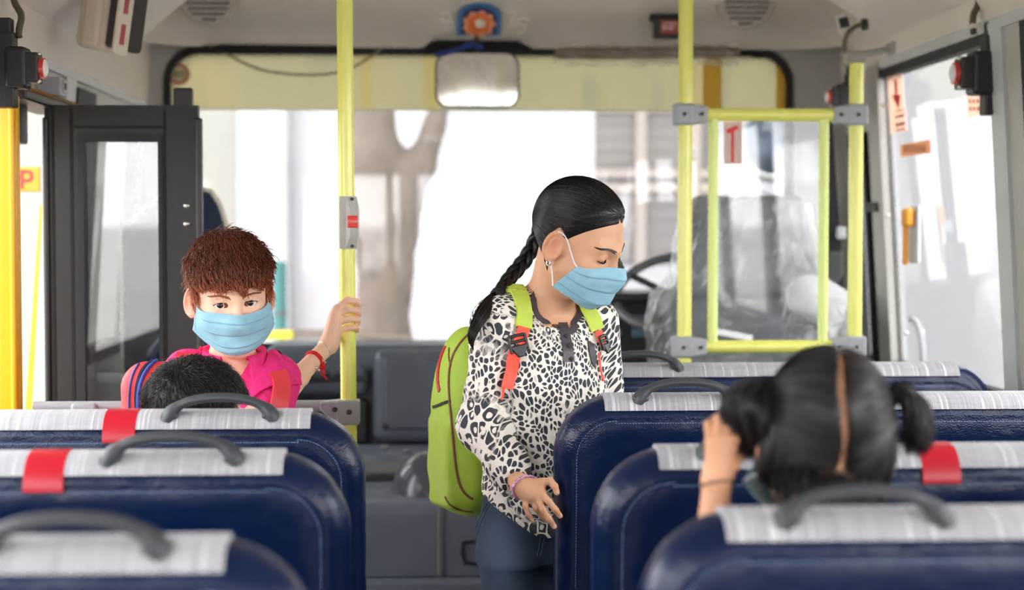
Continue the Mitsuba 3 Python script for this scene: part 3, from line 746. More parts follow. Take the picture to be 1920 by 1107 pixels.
# ---------------------------------------------------------------- driver's place
mat('driver_grey', (92, 96, 102), 0.6)
mat('driver_back', (82, 87, 94), 0.5)
YV = 5.10
ds = thing('driver_seat', 'grey driver seat wrapped in crinkled clear plastic behind the partition', 'seat')
c0, c1 = P(1210, 600, YV), P(1592, 600, YV)
xm = (c0[0] + c1[0]) / 2
zhr, zsh, zlow = P(0, 366, YV)[2], P(0, 545, YV)[2], P(0, 760, YV)[2]
hx0, hx1 = P(1302, 0, YV)[0], P(1512, 0, YV)[0]
V8 = np.vstack([rbox((hx1 - hx0, 0.10, 0.06), 0.025, ((hx0 + hx1) / 2, YV + 0.04, zhr - 0.03)).vertices, rbox((hx1 - hx0 + 0.09, 0.13, 0.06), 0.03, ((hx0 + hx1) / 2, YV + 0.03, zsh)).vertices])
obj('upper_back', trimesh.Trimesh(V8, process=False).convex_hull, 'mat_driver_grey', ds, smooth=40)
V8 = np.vstack([rbox((0.50, 0.14, 0.06), 0.03, ((hx0 + hx1) / 2, YV + 0.02, zsh - 0.05)).vertices, rbox((0.46, 0.15, 0.08), 0.03, ((hx0 + hx1) / 2, YV + 0.02, zlow)).vertices])
obj('lower_back', trimesh.Trimesh(V8, process=False).convex_hull, 'mat_driver_back', ds, smooth=40)
obj('cushion', rbox((0.48, 0.32, 0.12), 0.045, ((hx0 + hx1) / 2, YV + 0.19, 0.52)), 'mat_driver_grey', ds, smooth=40)
obj('pedestal', rbox((0.36, 0.28, 0.46), 0.03, ((hx0 + hx1) / 2, YV + 0.18, 0.23)), 'mat_dash_dark', ds, smooth=40)
# plastic film: a crinkled open sleeve over the back
scene['mat_film'] = {'type': 'blendbsdf', 'weight': proc(lambda p, n, uv: 0.10 + 0.40 * mikit.smoothstep(0.46, 0.74, mikit.fbm(p.x * 6 + p.z * 4, p.z * 5 - p.x * 6, p.y * 5)) ),
                     'a': {'type': 'thindielectric', 'int_ior': 1.3},
                     'b': {'type': 'principledthin', 'base_color': rgb(lin(236, 236, 234)), 'roughness': 0.35, 'diff_trans': 1.1, 'spec_trans': 0.0}}
xc = (hx0 + hx1) / 2
def film_half(z):
    zs = [zlow - 0.1, zlow, P(0, 640, YV)[2], P(0, 560, YV)[2], P(0, 520, YV)[2], P(0, 430, YV)[2], zhr + 0.004]
    hw = [0.265, 0.275, 0.285, 0.27, 0.215, 0.185, 0.165]
    return np.interp(z, zs, hw)
zz = np.linspace(zlow - 0.08, zhr + 0.016, 90)
aa = np.linspace(0, 2 * np.pi, 220)
A_, Z_ = np.meshgrid(aa, zz, indexing='ij')
hwz = film_half(Z_)
ca, sa = np.cos(A_), np.sin(A_)
ex = np.sign(ca) * np.abs(ca) ** 0.55; ey = np.sign(sa) * np.abs(sa) ** 0.55
cr_ = meshkit.fbm(np.stack([ex * 3 + Z_ * 4, ey * 3, Z_ * 13 - ex * 4], -1), 4, 8) - 0.5
ridge = np.abs(meshkit.noise(np.stack([ex * 5 + Z_ * 12, ey * 2, Z_ * 7 - ex * 3], -1), 21) - 0.5)
top = ss(zhr - 0.02, zhr + 0.016, Z_)
shr = 1 - 0.75 * top
FV = np.stack([xc + ex * (hwz + 0.022 + 0.04 * cr_) * shr, YV + 0.03 + ey * (0.092 + 0.05 * cr_ + 0.04 * ridge) * shr, Z_ + 0.012 * cr_], -1)
obj('plastic_wrap', grid_mesh(FV), 'mat_film', ds, smooth=True, label='crinkled clear plastic wrap')
mat('film_white', (236, 236, 236), 0.3)
t0 = P(1545, 525, YV - 0.05); 
ws = np.array([[P(1470, 540, YV - 0.05), P(1520, 515, YV - 0.08), P(1588, 545, YV - 0.03)], [P(1480, 585, YV - 0.06), P(1530, 570, YV - 0.10), P(1590, 575, YV - 0.03)], [P(1500, 600, YV - 0.05), P(1545, 615, YV - 0.07), P(1560, 640, YV)]])
from scipy.ndimage import zoom as ndzoom
WS = np.stack([ndzoom(ws[..., i], 9, order=2) for i in range(3)], -1)
WS[..., 1] += 0.03 * (meshkit.fbm(WS * 14, 3, 2) - 0.5)
scene['mat_film_milky'] = {'type': 'principledthin', 'base_color': rgb(lin(240, 240, 240)), 'roughness': 0.3, 'diff_trans': 1.0, 'spec_trans': 0.25}
obj('plastic_flap', grid_mesh(WS), 'mat_film_milky', ds, smooth=True)
a, b = P(1345, 622, YV - 0.08), P(1411, 635, YV - 0.08)
mat('white_strip', (238, 238, 238), 0.5)
obj('plastic_strip', ribbon(np.linspace(a, b, 6), np.tile([0, -1.0, 0.2], (6, 1)), 0.018, 0.002), 'mat_white_strip', ds, label='white strip across the lower back')

# steering wheel
YSW = 5.42
sc = P(1272, 546, YSW)
Rw = frame([-0.20, -0.52, 0.83])
ang = np.linspace(0, 2 * np.pi, 72, endpoint=False)
sw = thing('steering_wheel', 'large grey steering wheel beyond the plastic wrapped driver seat', 'steering wheel')
ring = sc + 0.20 * (np.cos(ang)[:, None] * Rw[:, 0] + np.sin(ang)[:, None] * Rw[:, 1])
mat('wheel_grey', (92, 95, 100), 0.4)
obj('rim', tube(ring, 0.0145, 16, closed=True), 'mat_wheel_grey', sw, smooth=True)
for k in range(3):
    a = ang[0] + 2.094 * k + 0.6
    e = sc + 0.195 * (math.cos(a) * Rw[:, 0] + math.sin(a) * Rw[:, 1])
    obj('spoke', tube([sc - Rw[:, 2] * 0.03, (sc + e) / 2 - Rw[:, 2] * 0.015, e], 0.011, 10), 'mat_dash_dark', sw, smooth=True)
obj('hub', moved(trimesh.creation.cylinder(0.05, 0.03, sections=28), sc - Rw[:, 2] * 0.03, Rw), 'mat_dash_dark', sw, smooth=30)
obj('column', cyl(sc - Rw[:, 2] * 0.04, sc - Rw[:, 2] * 0.34, 0.028), 'mat_dash_dark', sw, smooth=30)

# dashboard with the gauges
YDB = 5.62
dk = thing('dashboard', 'dark dashboard with gauge panel to the left of the steering wheel', 'dashboard')
def zz_(py, y): return P(0, py, y)[2]
def xx_(px, y): return P(px, 400, y)[0]
x0, x1 = xx_(1085, YDB), xx_(1560, YDB)
top = zz_(548, YDB)
obj('body', rbox((x1 - x0, 0.30, top - 0.35), 0.03, ((x0 + x1) / 2, YDB + 0.02, (top + 0.35) / 2)), 'mat_dash_dark', dk, smooth=40)
obj('hood', rbox((x1 - x0 - 0.02, 0.10, 0.03), 0.012, ((x0 + x1) / 2, YDB - 0.16, top - 0.015)), 'mat_dash_dark', dk, smooth=40)
mat('gauge', (120, 128, 136), 0.3); mat('gauge_face', (86, 112, 128), 0.25)
YGF = YDB - 0.135
for px, py, r in ((1150, 592, 15), (1153, 625, 12)):
    q = P(px, py, YGF)
    k = obj('gauge', moved(trimesh.creation.annulus(r * 0.0013, r * 0.00166, 0.02, sections=28), q, frame([0, -1, 0.2])), 'mat_gauge', dk, smooth=30)
    obj('dial', moved(trimesh.creation.cylinder(r * 0.0013, 0.012, sections=28), q, frame([0, -1, 0.2])), 'mat_gauge_face', k, smooth=30)
for py in (600, 625):
    a, b = P(1185, py - 10, YGF), P(1212, py + 9, YGF)
    obj('switch_panel', rbox((b[0] - a[0], 0.02, a[2] - b[2]), 0.006, ((a[0] + b[0]) / 2, YGF, (a[2] + b[2]) / 2)), 'mat_gauge_face', dk, smooth=40)

# front console and engine cover, left and middle
YC = 5.55
fc = thing('front_console', 'dark grey moulded console panel under the windscreen in the aisle', 'dashboard')
ctop = zz_(648, YC)
xl, xr = xx_(500, YC), xx_(1085, YC)
obj('ledge', rbox((xr - xl, 0.28, 0.09), 0.03, ((xl + xr) / 2, YC + 0.09, ctop - 0.045)), 'mat_dash', fc, smooth=40)
obj('body', rbox((xr - xl, 0.22, ctop - 0.45), 0.03, ((xl + xr) / 2, YC + 0.12, (ctop + 0.40) / 2 - 0.02)), 'mat_dash', fc, smooth=40)
def panel(px0, py0, px1, py1, y, d, r, m, name, parent):
    a, b = P(px0, py0, y), P(px1, py1, y)
    return obj(name, rbox((b[0] - a[0], d, a[2] - b[2]), r, ((a[0] + b[0]) / 2, y, (a[2] + b[2]) / 2)), m, parent, smooth=40)
k = panel(700, 655, 880, 828, YC - 0.03, 0.10, 0.035, 'mat_dash', 'cover_panel', fc)
panel(718, 672, 872, 806, YC - 0.075, 0.03, 0.013, 'mat_dash', 'raised_face', k)
panel(535, 668, 692, 742, YC - 0.01, 0.08, 0.035, 'mat_dash', 'glove_box', fc)
panel(535, 748, 692, 835, YC + 0.0, 0.06, 0.02, 'mat_dash_dark', 'lower_tray', fc)
panel(560, 705, 690, 716, YC - 0.05, 0.02, 0.005, 'mat_dash_dark', 'recess', fc)
for px, py in ((612, 700), (632, 702), (722, 800)):
    q = P(px, py, YC - 0.09); obj('knob', moved(trimesh.creation.icosphere(subdivisions=2), q, s=0.011), 'mat_dash_dark', fc, smooth=True)
YE = 4.65
mat('engine_grey', None, 0.42, tex=lambda p, n, uv: mikit.mix(mikit.mix(lin(80, 87, 97), lin(94, 101, 112), mikit.fbm(p.x * 9, p.y * 9, p.z * 9)), lin(128, 126, 124), 0.4 * mikit.smoothstep(0.55, 0.8, mikit.fbm(p.x * 13 + 5, p.y * 13, p.z * 4))))
mat('dash_gloss', (66, 70, 77), 0.2, clearcoat=0.6)
ec = thing('engine_cover', 'dusty dark grey engine cover box at the front of the aisle', 'engine cover')
ez = zz_(950, YE)
ex0, ex1 = xx_(560, YE), xx_(1010, YE)
def ecov(p):
    d = rb(p, ((ex0 + ex1) / 2, YE + 0.45, ez - 0.20), ((ex1 - ex0) / 2, 0.45, 0.20), 0.035)
    return d + 0.0025 * nz(p, 7, 3)
obj('body', iso(ecov, (ex0 - 0.03, YE - 0.03, ez - 0.43), (ex1 + 0.03, YE + 0.93, ez + 0.03), 0.01), 'mat_engine_grey', ec, smooth=True)
panel(600, 845, 960, 876, YE + 0.72, 0.30, 0.03, 'mat_engine_grey', 'step', ec)
panel(600, 868, 960, 905, YE + 0.55, 0.20, 0.03, 'mat_dash_warm', 'shelf', ec)
panel(664, 889, 762, 906, YE + 0.43, 0.05, 0.006, 'mat_dash_dark', 'slot', ec)
q = P(800, 948, YE + 0.16)
obj('bulge', moved(trimesh.creation.icosphere(subdivisions=4), (q[0], YE + 0.22, ez - 0.01), s=[0.10, 0.12, 0.125]), 'mat_dash_gloss', ec, smooth=True)
panel(560, 1088, 1010, 1200, YE - 0.02, 0.06, 0.012, 'mat_engine_grey', 'skirt', ec)
panel(820, 950, 832, 1082, YE + 0.0, 0.012, 0.005, 'mat_dash_warm', 'rib', ec)
panel(560, 1083, 1010, 1090, YE + 0.004, 0.02, 0.001, 'mat_black_gap', 'seam', ec)
g = [P(890, 1016, YE - 0.004), P(868, 1018, YE - 0.004), P(867, 1040, YE - 0.004), P(872, 1056, YE - 0.004), P(895, 1058, YE - 0.004)]
obj('handle_slot', tube(np.array(g), 0.0045, 8), 'mat_black_gap', ec)
for px, py in ((722, 840), (764, 846)):
    q = P(px, py, YE + 0.55); obj('bolt', moved(trimesh.creation.icosphere(subdivisions=2), q, s=[0.014, 0.012, 0.010]), 'mat_dash_warm', ec, smooth=True)

# seat at the front left, navy with cream piping
mat('navy_cloth', (28, 42, 66), 0.8); mat('cream_piping', (222, 216, 200), 0.6)
YN = 5.0
nf = thing('attendant_seat', 'navy seat back with cream piping peeking out behind the black door leaf', 'seat')
e1, ztop_ = P(424, 560, YN)[0], P(0, 352, YN)[2]
def npoly(g=0):
    a = P(345, 0, YN)[0]
    return sg.Polygon([(a - 0.18 - g, 0.5 - g), (a - 0.18 - g, ztop_ - 0.12)] + [(a - 0.02, ztop_ + 0.012 + g), (P(390, 0, YN)[0], ztop_ - 0.015 + g)] + [(P(x, 0, YN)[0] + g, P(0, y_, YN)[2] + g) for x, y_ in ((404, 385), (413, 412), (420, 440), (425, 470), (428, 520))] + [(e1 + g + 0.01, 0.5 - g)])
obj('backrest', xz(npoly(), YN, YN + 0.09), 'mat_navy_cloth', nf)
pp = np.array(npoly(0.003).exterior.coords)[:-1]
obj('piping', tube(np.stack([pp[:, 0], np.full(len(pp), YN + 0.02), pp[:, 1]], 1), 0.010, 8, closed=True), 'mat_cream_piping', nf, smooth=True)
obj('cushion', rbox((0.40, 0.4, 0.12), 0.04, (P(345, 0, YN)[0] - 0.03, YN + 0.28, 0.45)), 'mat_navy_cloth', nf, smooth=40)
obj('pedestal', rbox((0.3, 0.3, 0.40), 0.02, (P(345, 0, YN)[0] - 0.03, YN + 0.28, 0.20)), 'mat_dash_dark', nf, smooth=40)

# ---------------------------------------------------------------- on and above the windscreen
# translucent green-yellow film along the top of the windscreen
def _film(p, n, uv):
    k = mikit.noise(p.x * 5.3, 3.0, p.z * 1.2)
    y = mikit.smoothstep(0.62, 0.7, mikit.noise(p.x * 9 + 2, 0.5, 0.5)) * 0.5
    g = mikit.smoothstep(0.55, 0.8, mikit.noise(p.x * 17 + 7, 0.5, p.z * 5)) * 0.35
    c = mikit.mix(lin(226, 219, 190), lin(218, 216, 196), k)
    return mikit.mix(mikit.mix(c, lin(224, 210, 146), y), lin(192, 198, 186), g)
scene['mat_sunfilm'] = {'type': 'principledthin', 'base_color': proc(_film), 'roughness': 0.6, 'diff_trans': 1.55, 'spec_trans': 0.0}
YFm = YF + 0.008
fz0, fz1 = P(0, 203, YFm)[2], WT
sf = thing('sun_film', 'translucent greenish yellow film band along the top of the windscreen', 'film')
film_poly = hole.buffer(-0.006).intersection(sg.box(-2, fz0, 3, 3))
obj('sheet', xz(film_poly, YFm, YFm + 0.001), 'mat_sunfilm', sf)
mat('film_hem', (226, 228, 200), 0.5)
obj('hem', box((WL + 0.02, YFm - 0.002, fz0 - 0.004), (WR - 0.02, YFm, fz0 + 0.002)), 'mat_film_hem', sf)
def stripe(px0, px1, m):
    a, b = P(px0, 0, YFm)[0], P(px1, 0, YFm)[0]
    obj('stripe', xz(film_poly.intersection(sg.box(a, 0, b, 3)), YFm - 0.002, YFm - 0.001), m, sf)
scene['mat_stripe'] = {'type': 'principledthin', 'base_color': rgb(lin(232, 208, 130)), 'roughness': 0.6, 'diff_trans': 1.6, 'spec_trans': 0.0}
stripe(1318, 1354, 'mat_stripe'); stripe(1456, 1482, 'mat_stripe')
# speed limit roundel
rd = thing('speed_limit_sticker', 'small round red-rimmed number sticker in the upper left corner of the windscreen', 'sticker')
q = P(336, 139, YF - 0.004)
mat('roundel_red', (176, 108, 92), 0.6); mat('roundel_paper', (196, 190, 150), 0.6); mat('ink', (66, 60, 44), 0.6)
obj('ring', moved(trimesh.creation.annulus(0.024, 0.036, 0.001, sections=40), q, frame([0, -1, 0])), 'mat_roundel_red', rd)
obj('face', moved(trimesh.creation.cylinder(0.0245, 0.0008, sections=32), q, frame([0, -1, 0])), 'mat_roundel_paper', rd)
obj('numerals', lettering('80', 0.022, 0.001, q - [0, 0.001, 0], (1, 0, 0), (0, 0, 1), bold=True), 'mat_ink', rd)
# black strips where the dome meets the glass
obj('trim_9', cat(trimesh.Trimesh(np.array([P(x, y_, YF - 0.03 + o) for o in (0, 0.012) for x, y_ in ((790, 92), (812, 76), (972, 77), (1000, 91))]), process=False).convex_hull), 'mat_black_gap', kind='structure')
obj('trim_10', trimesh.Trimesh(np.array([P(x, y_, YF - 0.03 + o) for o in (0, 0.012) for x, y_ in ((335, 102), (352, 92), (380, 86), (420, 83), (640, 86), (640, 91), (420, 97))]), process=False).convex_hull, 'mat_black_gap', kind='structure')
obj('trim_11', trimesh.Trimesh(np.array([P(x, y_, YF - 0.03 + o) for o in (0, 0.012) for x, y_ in ((1386, 95), (1412, 97), (1440, 108), (1425, 110), (1386, 104))]), process=False).convex_hull, 'mat_black_gap', kind='structure')
# drooping wire
mat('wire', (142, 124, 96), 0.6)
obj('wire', tube(spline([P(390, 84, YF - 0.03), P(420, 98, YF - 0.02), P(470, 124, YF - 0.016), P(560, 140, YF - 0.016), P(640, 134, YF - 0.016), P(690, 110, YF - 0.02), P(715, 90, YF - 0.03)], 50), 0.0042, 8), 'mat_wire', smooth=True, label='thin brown wire drooping across the film at the left of the windscreen', category='wire')
# interior mirror
YM = 5.62
a, b = P(816, 98, YM), P(974, 202, YM)
mw, mh, mc = (b[0] - a[0]), (a[2] - b[2]), (a + b) / 2
mr = thing('rear_view_mirror', 'wide rounded rear view mirror hanging at the middle of the windscreen', 'mirror')
mp = rrect(-mw / 2, -mh / 2, mw / 2, mh / 2, 0.045)
Rm = rot([0, 0, 1], 2) @ rot([1, 0, 0], -0.8)
mat('mirror_back', (50, 48, 46), 0.4)
obj('casing', moved(cat(xz(mp, 0.004, 0.03), xz(mp.difference(mp.buffer(-0.006)), -0.006, 0.005)), mc, Rm), 'mat_mirror_back', mr)
gxs, gzs = np.meshgrid(np.linspace(-1, 1, 41), np.linspace(-1, 1, 31), indexing='ij')
inner = mp.buffer(-0.005)
tri = extrude(inner, 0.001)
pts_ = np.stack([gxs.ravel() * mw / 2, gzs.ravel() * mh / 2], 1)
# convex glass: a disc-like fan clipped to the outline
ring_ = np.array([inner.exterior.interpolate(t, normalized=True).coords[0] for t in np.linspace(0, 1, 97)[:-1]])
lev = np.linspace(0, 1, 17)
gl = np.concatenate([[[0, 0]]] + [ring_ * l for l in lev[1:]])
gy = -0.020 * (1 - (gl[:, 0] / (mw / 2)) ** 2 * 0.8 - (gl[:, 1] / (mh / 2)) ** 2 * 0.2)
F_ = [[0, 1 + i, 1 + (i + 1) % 96] for i in range(96)]
for r_ in range(15):
    o1, o2 = 1 + r_ * 96, 1 + (r_ + 1) * 96
    for i in range(96): j = (i + 1) % 96; F_ += [[o1 + i, o2 + i, o2 + j], [o1 + i, o2 + j, o1 + j]]
scene['mat_mirror'] = {'type': 'twosided', 'bsdf': {'type': 'roughconductor', 'material': 'Ag', 'alpha': 0.03}}
obj('glass', moved(trimesh.Trimesh(np.stack([gl[:, 0], gy, gl[:, 1]], 1), F_, process=False), mc, Rm), 'mat_mirror', mr, smooth=True)
obj('stem', tube(spline([mc + [0, 0.03, mh / 2 - 0.01], mc + [0, 0.05, mh / 2 + 0.03], mc + [0.0, 0.10, mh / 2 + 0.06]], 10), 0.008, 10), 'mat_mirror_back', mr, smooth=True)
rb_ = thing('ribbon', 'blue ribbon tied around the top of the rear view mirror', 'ribbon')
yk = YM - 0.02
obj('tail', ribbon(spline([P(815, 104, yk), P(840, 97, yk), P(870, 90, yk), P(885, 86, yk)], 16), np.tile([0, -1, 0.3], (16, 1)), 0.013, 0.002), 'mat_blue_ribbon', rb_)
def blob(c, s, f=60, amp=0.003, seed=1, n=3):
    m = trimesh.creation.icosphere(subdivisions=n); v = np.array(m.vertices)
    v = v * np.asarray(s) * (1 + 0.5 * nz(v * 1.5, 1.5, seed)[:, None])
    return trimesh.Trimesh(v + c, m.faces, process=False)
obj('knot', cat(blob(P(882, 84, yk), [0.018, 0.008, 0.010], seed=2), blob(P(900, 88, yk), [0.012, 0.008, 0.009], seed=3), blob(P(870, 88, yk), [0.010, 0.008, 0.008], seed=4)), 'mat_blue_ribbon', rb_, smooth=True)
# rolled sun visor in plastic
mat('visor', (92, 72, 56), 0.7)
vs = thing('sun_visor', 'brown rolled sun visor in crumpled plastic over the right of the windscreen', 'sun visor')
yv = 5.60
va, vb = P(1040, 100, yv), P(1384, 98, yv)
t_ = np.linspace(0, 1, 60)
vp = va + (vb - va) * t_[:, None]
obj('roll', tube(vp, 0.024 * (0.75 + 0.25 * np.minimum(1, np.minimum(t_, 1 - t_) * 14)) * (1 + 0.06 * np.sin(t_ * 40)), 16, squash=(1.15, 0.8)), 'mat_visor', vs, smooth=True)
an = np.linspace(0, 2 * np.pi, 41)
FVv = np.stack([[c + np.array([0, math.cos(x) * 0.036, math.sin(x) * 0.030 - 0.006]) * (1 + 0.5 * (meshkit.noise(np.array([c[0] * 22, math.cos(x) * 2, math.sin(x) * 2 + 5]), 4) - 0.4)) for x in an] for c in vp])
scene['mat_film2'] = {'type': 'blendbsdf', 'weight': 0.16, 'a': {'type': 'thindielectric', 'int_ior': 1.5}, 'b': {'type': 'principledthin', 'base_color': rgb(lin(222, 210, 196)), 'roughness': 0.35, 'diff_trans': 1.1, 'spec_trans': 0.0}}
obj('plastic_sleeve', grid_mesh(FVv), 'mat_film2', vs, smooth=True)
# small black box with a label, hanging from the dome
def dome_pt(px, py):
    y = np.linspace(5.0, 5.85, 400); q = np.array([P(px, py, t) for t in y])
    s = np.linspace(0, 1, 400); D = dome(np.full(400, q[200, 0]), s)
    zi = np.interp(y, D[::-1, 1], D[::-1, 2])
    return q[np.argmax(q[:, 2] > zi)] if (q[:, 2] > zi).any() else q[-1]
bxp = dome_pt(1248, 40)
dc = thing('camera_box', 'small black recorder box with a red label under the ceiling beside the right pole', 'camera')
sc_ = bxp[1] / FPX
obj('body', rbox((66 * sc_, 0.07, 50 * sc_), 0.006, bxp + [0, -0.02, 24 * sc_]), 'mat_black_rubber', dc, smooth=40)
obj('lens_block', rbox((56 * sc_, 0.06, 38 * sc_), 0.006, bxp + [0.004, -0.045, -16 * sc_]), 'mat_dark_box', dc, smooth=40)
mat('label_red', (160, 70, 66), 0.5); mat('label_white', (220, 210, 205), 0.5)
obj('label', rbox((40 * sc_, 0.002, 24 * sc_), 0.0008, bxp + [0.008, -0.0758, -16 * sc_]), 'mat_label_red', dc)
obj('print', cat([rbox((8 * sc_, 0.001, 6 * sc_), 0.0003, bxp + [0.008 + o * sc_, -0.0772, -17 * sc_]) for o in (-12, 0)] + [rbox((26 * sc_, 0.001, 2 * sc_), 0.0003, bxp + [0.004, -0.0772, -9 * sc_])]), 'mat_label_white', dc)
# round grilles of the dome
mat('grille', (176, 168, 158), 0.5); mat('grille_dark', (60, 56, 52), 0.7)
def grille(px, py, rpx, label):
    c = dome_pt(px, py); r = rpx * c[1] / FPX
    n = np.array([0, -0.92, -0.39]); R = frame(n)
    t = thing('speaker_grille', label, 'speaker', 'round grilles in the front dome')
    m = trimesh.creation.revolve([(0, 0.012), (r * 0.8, 0.012), (r * 0.93, 0.008), (r, -0.004), (r, -0.02), (0, -0.02)], sections=56)
    obj('housing', moved(m, c, R), 'mat_grille', t, smooth=40)
    ux = np.array([1.0, 0, 0]); uy = np.cross(n, ux)
    uy = uy if uy[2] > 0 else -uy
    for i in range(-4, 5):
        h = i * r * 0.185; w = math.sqrt(max(0, (0.80 * r) ** 2 - h * h)) * (0.95 if abs(i) < 4 else 0.8)
        obj('slot', moved(rbox((2 * w, r * 0.075, 0.006), 0.0025), c + n * 0.012 + uy * h, np.stack([ux, uy, n], 1)), 'mat_grille_dark', t)
grille(390, -6, 55, 'round slotted speaker grille in the dome above the left of the windscreen')
grille(1400, 2, 56, 'round slotted speaker grille in the dome above the right of the windscreen')
# arch-shaped emblem sticker on the centre housing
ep = dome_pt(898, 30); es = ep[1] / FPX
em = thing('emblem_sticker', 'arch shaped blue and orange sticker on the housing above the mirror', 'sticker')
mat('em_blue', (40, 108, 168), 0.5); mat('em_navy', (34, 26, 78), 0.5); mat('em_orange', (222, 104, 42), 0.5); mat('em_peach', (232, 150, 112), 0.5); mat('em_white', (228, 214, 204), 0.5)
VS = 1.34
def arch(w, h, z): return sg.box(-w, z, w, z + h - w * 0.8).union(sg.Point(0, z + h - w * 0.8).buffer(1).intersection(sg.Point(0, 0).buffer(9)) if False else sg.Polygon([(w * math.cos(a), z + h - w * 0.8 + 0.8 * w * math.sin(a)) for a in np.linspace(0, math.pi, 24)]))
_s = np.linspace(0, 1, 400); _D = dome(np.full(400, ep[0]), _s); _i = int(np.argmin(np.abs(_D[:, 2] - ep[2])))
_u = _D[min(_i + 6, 399)] - _D[max(_i - 6, 0)]; _u = np.array([0, _u[1], _u[2]]) / np.hypot(_u[1], _u[2])
Re = np.stack([[1.0, 0, 0], np.cross(_u, [1.0, 0, 0]), _u], 1)
def lay(poly, k, m, name): obj(name, moved(xz(shapely.affinity.scale(poly, 1, VS, origin=(0, 0)), -0.027 - 0.0012 * k, -0.018 - 0.0012 * k), ep, Re), m, em)
lay(arch(41 * es, 74 * es, -32 * es), 0, 'mat_em_blue', 'border')
lay(arch(33 * es, 64 * es, -27 * es), 1, 'mat_em_navy', 'field')
lay(sg.Polygon([(29 * es * (1 + 0.10 * math.cos(9 * a)) * math.cos(a), (-2 + 30 * (1 + 0.10 * math.cos(9 * a)) * math.sin(a)) * es) for a in np.linspace(0, 2 * math.pi, 90)]).union(sg.box(-24 * es, -26 * es, 24 * es, -4 * es)), 2, 'mat_em_peach', 'petals')
lay(sg.Point(0, 2 * es).buffer(21 * es).union(sg.box(-19 * es, -22 * es, 19 * es, -2 * es)), 3, 'mat_em_orange', 'centre')
lay(sg.Point(2 * es, 1 * es).buffer(10 * es).intersection(sg.box(-9 * es, -9 * es, 20 * es, 20 * es)), 4, 'mat_em_white', 'spot')
mat('smear', (236, 228, 218), 0.6)
sm = thing('chalk_marks', 'faint pale hand-drawn marks either side of the arch shaped sticker', 'marks')
for q in ([(828, 26), (840, 24), (846, 36), (850, 44)], [(826, 36), (838, 40), (852, 40)], [(950, 26), (964, 24), (962, 34), (955, 44), (975, 46), (984, 52), (970, 64)], [(965, 42), (980, 36), (992, 40)]):
    obj('stroke', tube(spline([dome_pt(x, y_) + [0, -0.012, 0] for x, y_ in q], 16), 0.004, 6, squash=(1, 1)), 'mat_smear', sm, smooth=True)

# ---------------------------------------------------------------- side wall fittings
def buzzer(c, s, label, face):
    """Black panic-button box with a red and clear lamp; face = direction the lamp looks (x component sign)."""
    t = thing('panic_button', label, 'button', 'panic button boxes on the side walls')
    fx = face
    def bx_(size, r, o): return rbox(np.array(size) * s, r * s, np.asarray(c) + np.array(o) * s * [fx, 1, 1])
    obj('back_plate', cat(bx_((0.05, 0.05, 0.19), 0.006, (-0.03, 0, -0.005)), bx_((0.035, 0.04, 0.05), 0.006, (-0.03, 0, 0.10))), 'mat_dark_box', t, smooth=40)
    obj('body', bx_((0.055, 0.07, 0.105), 0.012, (0.0, 0, 0.0)), 'mat_dark_box', t, smooth=40)
    h = obj('lamp_housing', cat(bx_((0.034, 0.062, 0.076), 0.006, (0.038, 0, 0.0)), moved(trimesh.creation.cylinder(0.022 * s, 0.02 * s, sections=28), np.asarray(c) + np.array([0.048 * fx, 0, 0]) * s, frame([1, 0, 0]))), 'mat_dark_box', t, smooth=40)
    obj('red_ring', moved(trimesh.creation.cylinder(0.026 * s, 0.012 * s, sections=32), np.asarray(c) + np.array([0.060 * fx, 0, 0]) * s, frame([1, 0, 0])), 'mat_red_lens', h, smooth=40)
    obj('lens', moved(trimesh.creation.icosphere(subdivisions=3), np.asarray(c) + np.array([0.066 * fx, 0, 0]) * s, s=np.array([0.008, 0.022, 0.022]) * s), 'mat_clear_lens', h, smooth=True)
    for o in (-0.034, 0.034): obj('screw', moved(trimesh.creation.icosphere(subdivisions=2), np.asarray(c) + np.array([0.056 * fx, -0.018, o]) * s, s=0.0055 * s), 'mat_chrome', h, smooth=True)
bl = P(34, 128, 3.75)
buzzer(bl, 0.86, 'black panic button box with a red lamp on the left wall above the doorway', 1)
obj('conduit', tube(spline([P(28, -20, 3.8), P(30, 10, 3.8), P(40, 30, 3.78), P(38, 45, 3.77), P(36, 70, 3.76)], 30), 0.0075, 10), 'mat_conduit', smooth=True, label='olive cable conduit running down to the left panic button box', category='conduit')
br_ = P(1838, 138, 4.25)
buzzer(br_, 1.05, 'black panic button box with a red lamp on the right window post', -1)
obj('conduit', tube(spline([P(1832, -12, 4.3), P(1834, 8, 4.3), P(1826, 26, 4.28), P(1824, 45, 4.27), P(1826, 62, 4.26)], 30), 0.0085, 10), 'mat_conduit', smooth=True, label='olive cable conduit running down to the right panic button box', category='conduit')
obj('cable_clip', rbox((0.02, 0.02, 0.013), 0.003, P(1826, 49, 4.26)), 'mat_white_plastic', smooth=40, label='white clip around the right cable conduit', category='clip')
b3 = P(1582, 182, 5.38)
buzzer(b3, 0.8, 'small black panic button box with a red lamp behind the top of the partition post', -1)
